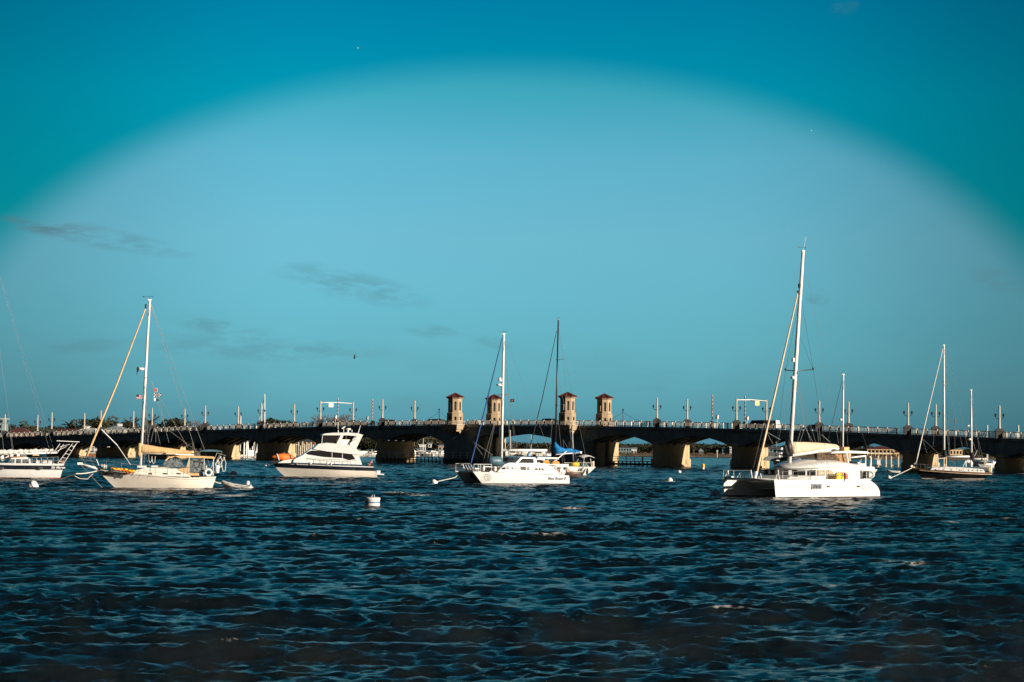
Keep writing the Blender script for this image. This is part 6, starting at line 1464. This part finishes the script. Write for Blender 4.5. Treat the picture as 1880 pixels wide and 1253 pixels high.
put_tree('bare', 6, 603, 757, 880, 'leafless spreading tree under the white sign gantry', G1, 1.5)
put_tree('bare', 7, 632, 755, 885, 'leafless tree right of the leafless spreading tree, by the gantry leg', G1, 1.2)
put_tree('bare', 7, 580, 772, 885, 'small leafless tree left of the white sign gantry', G1, 1.1)
put_tree('oak', 1, 67, 784, 930, 'low dark tree left of the second lamp post', G1)
put_tree('oak', 5, 222, 780, 930, 'low brownish tree right of the hipped grey roof', G1)
G2 = 'trees seen under the bridge arches'
put_tree('oak', 2, 943, 809, 1260, 'rounded dark tree under the bascule span beside the white mast', G2, 1.2)
put_tree('pine', 8, 1274, 809.5, 1215, 'tall open-crowned pine standing above the far wood', G2, 1.6)
put_tree('pine', 9, 1262, 815, 1225, 'smaller pine just left of the tall open-crowned pine', G2, 1.3)
put_tree('oak', 1, 1595, 815.5, 1240, 'dark tree rising behind the left end of the red-roofed house', G2)
put_tree('oak', 2, 1620, 816.5, 1260, 'small dark crown above the middle of the red roof', G2, .6)
put_tree('oak', 5, 1638, 820, 1260, 'small dark crown above the right end of the red roof', G2, .8)
def woods(name, segs, mats_, seed, dens=1.0, lsz=.55):
    rnd = random.Random(seed); V = []; Q = []; tb = MB()
    for (x0, x1, yt, Y0, Y1) in segs:
        px = x0
        while px < x1:
            for _ in range(2):
                Y = rnd.uniform(Y0, Y1); top = zof(px, yt+rnd.uniform(-1.0, 3.5), Y); X = at_depth(px, 800, Y).x
                r = rnd.uniform(2.2, 4.2)
                h = max(2.0, top-1); n_ = 3
                for k in range(n_): leafball(V, Q, (X+rnd.uniform(-2, 2), Y+rnd.uniform(-2, 2), 1+h*(.38+.5*k/n_)+rnd.uniform(-.4, .4)-.2), (r, r, h*.26), int(70*dens), lsz, rnd)
                tb.tube([(X, Y, .5), (X, Y, 1+h*.6)], .16, BARK, 4)
            px += rnd.uniform(3.0, 5.5)*F/4250*(900/Y0)
    tb.add(V, Q, mats_); return tag(tb.build(name, fix=False), kind='stuff')
woods('woods', [(-60, 350, 784, 905, 935), (350, 400, 788, 905, 935), (400, 640, 796, 905, 935), (640, 740, 799, 940, 990)], LEAF, 1)
woods('woods', [(740, 870, 800, 1040, 1080)], LEAF2, 2)
woods('woods', [(870, 1130, 813.5, 1260, 1300), (1130, 1380, 815.5, 1220, 1250), (1380, 1570, 819, 1220, 1250), (1570, 1740, 821.5, 1260, 1290), (1740, 1980, 824, 1220, 1250)], LEAF, 3, 1.0, .6)
b = MB(); V = []; Q = []; rnd = random.Random(9)
for px in range(1090, 1960, 3):
    Y = frontY(px)+rnd.uniform(5, 14); leafball(V, Q, (at_depth(px, 800, Y).x, Y, 1.2+rnd.uniform(-.2, .5)), (1.5, 1.5, .7), 14, .4, rnd)
b.add(V, Q, mat('dry_brush', (.13, .085, .05), .9, var=.5, vscale=.3)); tag(b.build('brush', fix=False), kind='stuff')
# ---- houses
WALLS = {'cream': mat('cream_wall', (.62, .47, .27), .8, var=.06), 'white': mat('white_wall', (.62, .62, .60), .7, var=.05), 'blue': mat('blue_grey_wall', (.16, .24, .27), .8, var=.08), 'tan': mat('tan_wall', (.42, .30, .22), .8, var=.08), 'brown': mat('brown_wall', (.22, .12, .06), .8, var=.2), 'teal': mat('teal_wall', (.08, .20, .24), .8, var=.1)}
ROOFS = {'red': TILE, 'maroon': mat('maroon_roof', (.10, .03, .03), .8, var=.15), 'grey': mat('grey_metal_roof', (.26, .30, .33), .5, var=.1), 'white': WHITE, 'dark': mat('dark_roof', (.06, .06, .065), .8, var=.15)}
def house(px0, px1, y_ridge, y_eave, y_base, Y, wall, roof, lab, hip=.5, nw=4, storeys=1, depth=9, arch=False, name='house', ov=.4, extra=None):
    pc = (px0+px1)/2; X0, X1 = at_depth(px0, 800, Y).x, at_depth(px1, 800, Y).x; W_ = X1-X0
    ze, zr, zb_ = zof(pc, y_eave, Y), zof(pc, y_ridge, Y), max(.3, zof(pc, y_base, Y))
    t = thing(name, lab, 'house', ((X0+X1)/2, Y, zb_), 0); h = ze-zb_; r = zr-zb_
    b = MB(); b.box((0, depth/2, h/2), (W_, depth, h), WALLS[wall]); wl_ = b.build('wall', t)
    a, d = W_/2+ov, depth+ov; hx = min(a-.05, depth/2*hip*2) if hip > 0 else 0
    b = MB(); v = [(-a, -ov, h+.003), (a, -ov, h+.003), (a, d, h+.003), (-a, d, h+.003), (-a, -ov, h+.15), (a, -ov, h+.15), (a, d, h+.15), (-a, d, h+.15), (-a+hx, depth/2, r), (a-hx, depth/2, r)]
    b.add(v, [(3, 2, 1, 0), (0, 1, 5, 4), (1, 2, 6, 5), (2, 3, 7, 6), (3, 0, 4, 7), (4, 5, 9, 8), (5, 6, 9), (6, 7, 8, 9), (7, 4, 8)], ROOFS[roof]); b.build('roof', t)
    for s_ in range(storeys):
        z0 = h*(s_+.22)/storeys; z1 = h*(s_+.74)/storeys
        for i in range(nw):
            x = -W_/2+W_*(i+.5)/nw; ww = W_/nw*.5; b = MB()
            b.box((x, -.02, (z0+z1)/2), (ww, .10, z1-z0), GLASS); b.build('window', t)
            b = MB(); b.box((x, -.05, z1+.06), (ww+.3, .16, .12), WALLS[wall] if not arch else WHITE); b.build('lintel', t); b = MB(); b.box((x, -.05, z0-.06), (ww+.3, .16, .1), WALLS[wall] if not arch else WHITE); b.build('sill', t)
    if extra: extra(t, W_, h, r)
    return t
def loggia(t, W_, h, r):
    b = MB(); n = 7
    for s_ in (0, 1):
        for i in range(n+1): b.tube([(-W_/2+W_*i/n, -1.6, h*s_/2), (-W_/2+W_*i/n, -1.6, h*(s_+1)/2-.2)], .22, WALLS['cream'], 6)
        b.box((0, -.85, h*(s_+1)/2-.15), (W_+.4, 1.9, .3), WALLS['cream'])
    b.box((0, -1.6, h*.55), (W_, .08, .35), WHITE); b.build('loggia', t)
house(1592, 1641, 819.5, 825.5, 841, 1218, 'cream', 'red', 'two-storey cream house with red tiled roof seen through the arch at right', .6, 7, 2, 12, True, extra=loggia)
house(1641, 1651, 828, 831, 841, 1216, 'cream', 'red', 'low cream wing at the right end of the red-roofed house', .3, 2, 1, 8)
house(1135, 1160, 819, 822.5, 836, 1212, 'blue', 'dark', 'blue-grey house with dark windows seen through the arch left of the lit pier', .3, 5, 2)
house(1159, 1169, 821, 825, 836, 1216, 'white', 'grey', 'small pale-roofed house beside the blue-grey house', 0, 2, 1)
house(1326, 1340, 822, 823, 836, 1212, 'teal', 'dark', 'teal-grey flat block left of the white houses by the shadowed pier', .1, 3, 3)
house(1340, 1347, 820.5, 821.5, 835, 1210, 'white', 'white', 'narrow white tower house, left of the two white houses by the shadowed pier', .1, 2, 3, 6)
house(1347, 1356, 822, 823.5, 834, 1214, 'white', 'white', 'wider white house partly hidden by the shadowed pier', .1, 2, 2, 6)
house(1284, 1291, 824, 829, 834, 1216, 'blue', 'grey', 'small pale-roofed cottage among the far trees right of the tall pine', .2, 2, 1, 6)
house(1372, 1420, 821, 824, 836, 1216, 'blue', 'dark', 'long dark house with pale porch between the pier and the distant flybridge yacht', .2, 6, 2)
house(1744, 1767, 822.5, 825.5, 836, 1215, 'cream', 'grey', 'yellow house glimpsed through the arch behind the black ketch', .2, 4, 1)
house(10, 50, 786, 797, 812, 860, 'tan', 'maroon', 'long dark red roofed building above the railing at the far left', .2, 6, 1, 14)
house(92, 142, 787.5, 796, 812, 862, 'tan', 'maroon', 'long maroon roofed building above the railing right of the third lamp post', .2, 6, 1, 14)
def cup(t, W_, h, r):
    b = MB(); b.box((1.2, 4.5, r+.1), (1.6, 1.4, .9), WALLS['white']); b.build('cupola', t)
house(192, 228, 781, 789, 806, 850, 'white', 'grey', 'house with hipped grey roof and little cupola above the railing', .8, 5, 1, 10, extra=cup)
house(148, 174, 786.5, 790, 806, 846, 'white', 'white', 'white flat-roofed house above the railing left of the tan furled sail', .1, 4, 1, 8)
house(154, 161, 782.5, 783.5, 792, 858, 'white', 'white', 'small white upper block on the flat-roofed house', .1, 1, 1, 4)
house(-16, 4, 768, 769.5, 806, 845, 'blue', 'white', 'tall dark building with pale flat roof cut by the left picture edge', .1, 3, 4, 10)
house(714, 743, 804.5, 812.5, 830, 905, 'blue', 'grey', 'boathouse with grey gabled roof behind the first pier left of the towers', 0, 3, 1, 8)
house(770, 781, 816, 817, 832, 975, 'white', 'white', 'white block with tall narrow windows behind the marina boats', .1, 4, 1, 6)
house(805, 819, 816.5, 819, 830, 985, 'tan', 'grey', 'pinkish house at the right of the marina beside the bascule pier', .3, 2, 1, 7)
house(553, 578, 807, 812, 838, 865, 'brown', 'dark', 'tall brown timber building behind the pilings left of the motor yacht', .2, 4, 3, 9)
house(786, 792, 813, 815.5, 822, 1030, 'white', 'grey', 'tiny white gabled house among the brown trees above the marina', 0, 1, 1, 5)
house(925, 1000, 829.5, 831, 837, 1075, 'tan', 'dark', 'low line of dark sheds with pale doors under the bascule span', .1, 12, 1, 6)
# white houseboat with galleries, under the arch at far left
Y = 700; t = thing('houseboat', 'white two-deck houseboat with galleries under the arch left of the tan furled sail', 'houseboat', (at_depth(174, 800, Y).x, Y, 0)); zt = zof(174, 820.5, Y); zm = zof(174, 828, Y)
b = MB(); b.box((0, 2, .5), (8.6, 4.6, 1.1), TEAK); b.box((.3, 2, 1.05), (8.8, 4.8, .14), WHITE); b.build('hull', t)
b = MB(); b.box((-.3, 2.3, (1.1+zm)/2), (6.5, 3.6, zm-1.1), WALLS['white']); b.box((-.3, 2.5, (zm+zt)/2), (5.2, 3.0, zt-zm-.1), WALLS['white']); b.build('cabin', t)
b = MB(); b.box((0, 2, zm), (8.8, 4.8, .14), WHITE); b.box((0, 2, zt), (8.8, 4.8, .14), WHITE)
for x in (-4.2, -2.8, -1.4, 0, 1.4, 2.8, 4.2): b.box((x, -.3, (1.1+zt)/2), (.12, .12, zt-1.1), WHITE)
b.box((0, -.3, zm+.7), (8.4, .08, .08), WHITE); b.build('gallery', t)
for x in (-2.2, -.6, 1.0): 
    b = MB(); b.box((x, .46, (zm+1.1)/2+.2), (.8, .1, .7), GLASS); b.build('window', t)
# ---- marina: pontoons, pilings, small boats
def dock(px0, px1, py, Y, lab, z=.55, w_=2.2, name='dock', piles=4, m=PILEW):
    X0, X1 = at_depth(px0, 800, Y).x, at_depth(px1, 800, Y).x; t = thing(name, lab, 'dock', ((X0+X1)/2, Y, 0))
    b = MB(); b.box((0, w_/2, z), (X1-X0, w_, .22), m); b.build('deck', t)
    for i in range(piles):
        x = (X1-X0)*(-.5+(i+.5)/piles); b = MB(); b.lathe([(.16, -1), (.15, z-.12)], WOOD, (x, .4, 0), n=7); b.build('pile', t)
    return t
dock(434, 484, 0, 700, 'pale floating dock under the arch right of the yellow-lit pier', .5, 3, piles=6)
dock(536, 582, 0, 745, 'timber dock under the pilings left of the motor yacht', .9, 2.5, piles=6)
dock(640, 705, 0, 858, 'low dock with small boats left of the grey boathouse', .6, 3, piles=8)
dock(752, 822, 0, 938, 'low marina dock left of the bascule pier', .6, 3, piles=8)
dock(922, 1004, 0, 1060, 'low dock seen below the boom under the bascule span', 1.0, 3, piles=8)
pk = 0
def pile(px, y0, Y, lab, r=.17, m=PILEW, grp='dock pilings', lean=0.0):
    t_ = zof(px, y0, Y); b = MB(); b.lathe([(r, -1), (r*.95, t_-.25), (r*.5, t_)], m, n=8); o = b.build('piling', None, (at_depth(px, 800, Y).x, Y, 0)); o.rotation_euler = (0, lean, 0); tag(o, lab, 'piling', grp)
for i, (px, y0) in enumerate(((541, 812), (544.5, 815), (548, 812), (551.5, 818), (555.5, 811), (559, 816), (563, 812), (567, 814), (571, 812), (575, 816))): pile(px, y0, 745+2*(i % 3), '%s from left of the ten tall pale pilings behind the orange covered tender' % ordw[i], .28)
for i, (px, y0, ln) in enumerate(((448, 812, .02), (453, 812, .0), (457, 810, -.08), (470, 811, .12), (476, 812, 0), (464, 820, 0))): pile(px, y0, 707+i, '%s of six white posts in the marina under the third arch' % ordw[i], .25, WHITE, 'white marina posts', ln)
for i, px in enumerate((652, 661, 672, 683, 694, 703)): pile(px, 829+(i % 3)*2, 856, '%s from left of six short pilings at the low dock behind the motor yacht' % ordw[i], .2)
for i, px in enumerate((762, 770, 779, 790, 800, 809, 816)): pile(px, 829+(i % 3)*2, 936, '%s of seven short pilings in the marina left of the bascule pier' % ordw[i], .2)
def small_boat(kind, seed):
    rnd = random.Random(seed); t = thing('marina_boat', 'x', 'boat'); L = 7.5
    h = hull_loft(lambda z: -L/2, lambda z: L/2-.8+.8*max(0, z)/1.1, lambda u: .9+.35*u*u, plan_boat(1.3, .85, .5), [lambda s: -.3, lambda s: .15, lambda s: s], nu=10, mats=[NAVY if seed % 2 else WHITE, WHITE], deckm=DECK); h.build('hull', t)
    if kind == 'cruiser':
        b = MB(); b.slab([(-1.6, .9), (1.8, .9), (1.1, 1.9), (-1.4, 2.0)], -.95, .95, WHITE); b.slab([(-2.2, 2.0), (.9, 1.95), (.8, 2.1), (-2.2, 2.12)], -1.05, 1.05, WHITE); b.tube([(-2.1, .9, .9), (-2.1, .9, 2.0)], .05, ALU); b.tube([(-2.1, -.9, .9), (-2.1, -.9, 2.0)], .05, ALU); b.build('cabin', t)
        b = MB(); b.slab([(-1.2, 1.3), (1.3, 1.3), (1.0, 1.8), (-1.2, 1.8)], .93, .98, GLASS); b.build('window', t)
    elif kind == 'console':
        b = MB(); b.box((0, 0, 1.3), (.9, .8, 1.0), WHITE); b.box((-.1, 0, 2.7), (2.4, 1.7, .1), TEAL)
        for x, y in ((-1, .7), (-1, -.7), (.8, .7), (.8, -.7)): b.tube([(x, y, .9), (x, y, 2.7)], .04, ALU, 4)
        b.build('console', t); b = MB(); b.box((-L/2-.2, 0, 1.1), (.5, .4, .8), IRON); b.build('outboard_motor', t)
    else:
        b = MB(); b.slab([(-1.2, 1.0), (1.6, 1.0), (1.0, 1.5), (-1.0, 1.5)], -.8, .8, WHITE); b.build('cabin', t)
        b = MB(); b.tube([(.6, 0, 1), (.6, 0, 10.5)], [.09, .06], ALU, 6); b.build('mast', t); b = MB(); b.tube([(.6, 0, 2.2), (-2.6, 0, 2.2)], [.14, .10], CANVASBLUE if seed % 2 else TEAL, 6); b.build('boom', t)
        b = MB(); b.tube([(L/2-.1, 0, 1.2), (.6, 0, 10)], .02, WIRE, 3); b.tube([(-L/2, 0, 1), (.6, 0, 10.4)], .02, WIRE, 3); b.build('stay', t)
    return t
SB = {}
kn = {'cruiser': 'white cabin boat', 'console': 'open boat with blue-grey top', 'sloop': 'small white sailboat'}
def put_sb(kind, seed, px, Y, ang, where, k=1.0):
    key = (kind, seed)
    t = copy_tree(SB[key]) if key in SB else SB.setdefault(key, small_boat(kind, seed))
    t.location = (at_depth(px, 800, Y).x, Y, 0); t.rotation_euler = (0, 0, R(ang)); t.scale = (k, k, k); t['label'] = '%s %s' % (kn[kind], where); t['group'] = 'small boats in the marina'; t['category'] = 'boat'
put_sb('cruiser', 1, 443, 712, 200, 'leftmost in the marina under the third arch'); put_sb('console', 2, 455, 716, 100, 'second from left in the marina under the third arch', 1.1)
put_sb('cruiser', 3, 462, 711, 30, 'in the middle of the marina under the third arch', 1.1); put_sb('sloop', 1, 471, 718, 160, 'fourth from left in the marina under the third arch'); put_sb('console', 2, 479, 712, 190, 'rightmost in the marina under the third arch', 1.1)
for i, (px, kd, a_) in enumerate(((645, 'cruiser', 100), (656, 'console', 190), (668, 'cruiser', 20), (680, 'console', 80), (690, 'cruiser', 200), (701, 'sloop', 150))): put_sb(kd, 1+i % 3, px, 864+3*(i % 2), a_, '%s from left at the dock behind the motor yacht stern' % ordw[i])
for i, (px, kd, a_) in enumerate(((757, 'cruiser', 30), (764, 'console', 100), (772, 'cruiser', 190), (780, 'sloop', 160), (788, 'cruiser', 80), (796, 'cruiser', 10), (803, 'console', 190), (811, 'cruiser', 120), (818, 'sloop', 20))): put_sb(kd, 1+i % 3, px, 945+4*(i % 3), a_, '%s from left, marina beside bascule pier' % ordw[i], 1.1)
for i, (px, kd, a_) in enumerate(((930, 'cruiser', 30), (941, 'cruiser', 190), (955, 'console', 100), (966, 'cruiser', 0), (978, 'sloop', 200), (990, 'cruiser', 170), (999, 'console', 20))): put_sb(kd, 1+i % 3, px, 1068, a_, '%s from left at the dock under the bascule span' % ordw[i], 1.1)
for i, (px, kd, a_) in enumerate(((1815, 'sloop', 190), (1827, 'cruiser', 20))): put_sb(kd, 1+i, px, 640+20*i, a_, 'seen under the arch right of the ketch, ' + ('nearer one' if i == 0 else 'farther one'), .8)
put_sb('cruiser', 2, 296, 720, 185, 'behind the boom of the cream sailboat', 1.0)
def far_mast(px, y0, Y, lab, tilt=0.0):
    t = thing('sailboat', lab, 'sailboat', (at_depth(px, 800, Y).x, Y, 0), 2.8, 'far sailboats whose masts rise above the bridge'); zt = zof(px, y0, Y)
    hull_loft(lambda z: -5, lambda z: 4.5+max(0, z)*.5, lambda u: 1.2+.3*u, plan_boat(1.6, .8, .5), [lambda s: -.4, lambda s: .1, lambda s: s], nu=12, mats=[NAVY, WHITE], deckm=DECK).build('hull', t)
    b = MB(); b.tube([(.5, 0, 1), (.5+tilt, 0, zt)], [.2, .16], WHITE, 8); b.build('mast', t); b = MB(); b.tube([(5, 0, 1.6), (.6+tilt, 0, zt*.93)], .09, CANVASWHITE, 5); b.build('furled_sail', t)
    b = MB(); b.slab([(-1.5, 1.2), (2.5, 1.2), (2, 1.7), (-1.3, 1.7)], -1, 1, WHITE); b.build('cabin', t)
far_mast(489, 724, 735, 'sailboat whose tall white mast rises right of the lamp post left of the motor yacht', .3); far_mast(444, 760.5, 730, 'sailboat whose short white mast shows just above the railing beside a lamp post', .0)
far_mast(1816, 781, 700, 'sailboat whose thin mast shows above the railing right of the mizzen mast'); far_mast(1873, 781, 700, 'sailboat whose thin mast shows above the railing at the far right')
# ---- dock with tall pale pilings at right
Y = 622; t = dock(1596, 1665, 0, Y, 'long dock with tall pale pilings under the arch right of the large catamaran', zof(1630, 854.5, Y), 2.4, piles=8)
for i, (px, y0) in enumerate(((1599, 838), (1612, 836.5), (1626.5, 837), (1636, 837), (1649, 838), (1658, 838), (1664.5, 850))): pile(px, y0, Y-.4, '%s from left of the tall pale pilings beside the large catamaran stern' % ordw[i], .27)
b = MB(); zt = zof(1613, 845, Y); b.box((0, 0, (.6+zt)/2), (.95, .9, zt-.6), WHITE); b.box((0, -.1, zt+.08), (1.3, 1.1, .14), WHITE); b.plate([(-1.2, -.5, zt+.25), (1.0, -.5, zt+.55), (1.0, .5, zt+.55), (-1.2, .5, zt+.25)], .06, WHITE); o = b.build('dock_box', None, (at_depth(1613, 800, Y-1).x, Y-1, 0)); tag(o, 'white cabinet with slanted lid standing on the dock among the pale pilings', 'cabinet')
pile(1180, 838, 541, 'single tall pale piling at the walkway under the first arch right of the towers', .2)
t = thing('channel_marker', 'thin channel marker pole with pale lamp in front of the far shore', 'marker', (at_depth(1317, 800, 1150).x, 1150, 0)); b = MB(); b.tube([(0, 0, -1), (0, 0, 3)], .22, PILEW, 6); b.build('pole', t); b = MB(); b.box((0, 0, 3.2), (.9, .4, .9), mat('pale_green', (.35, .45, .36), .5)); b.build('board', t)
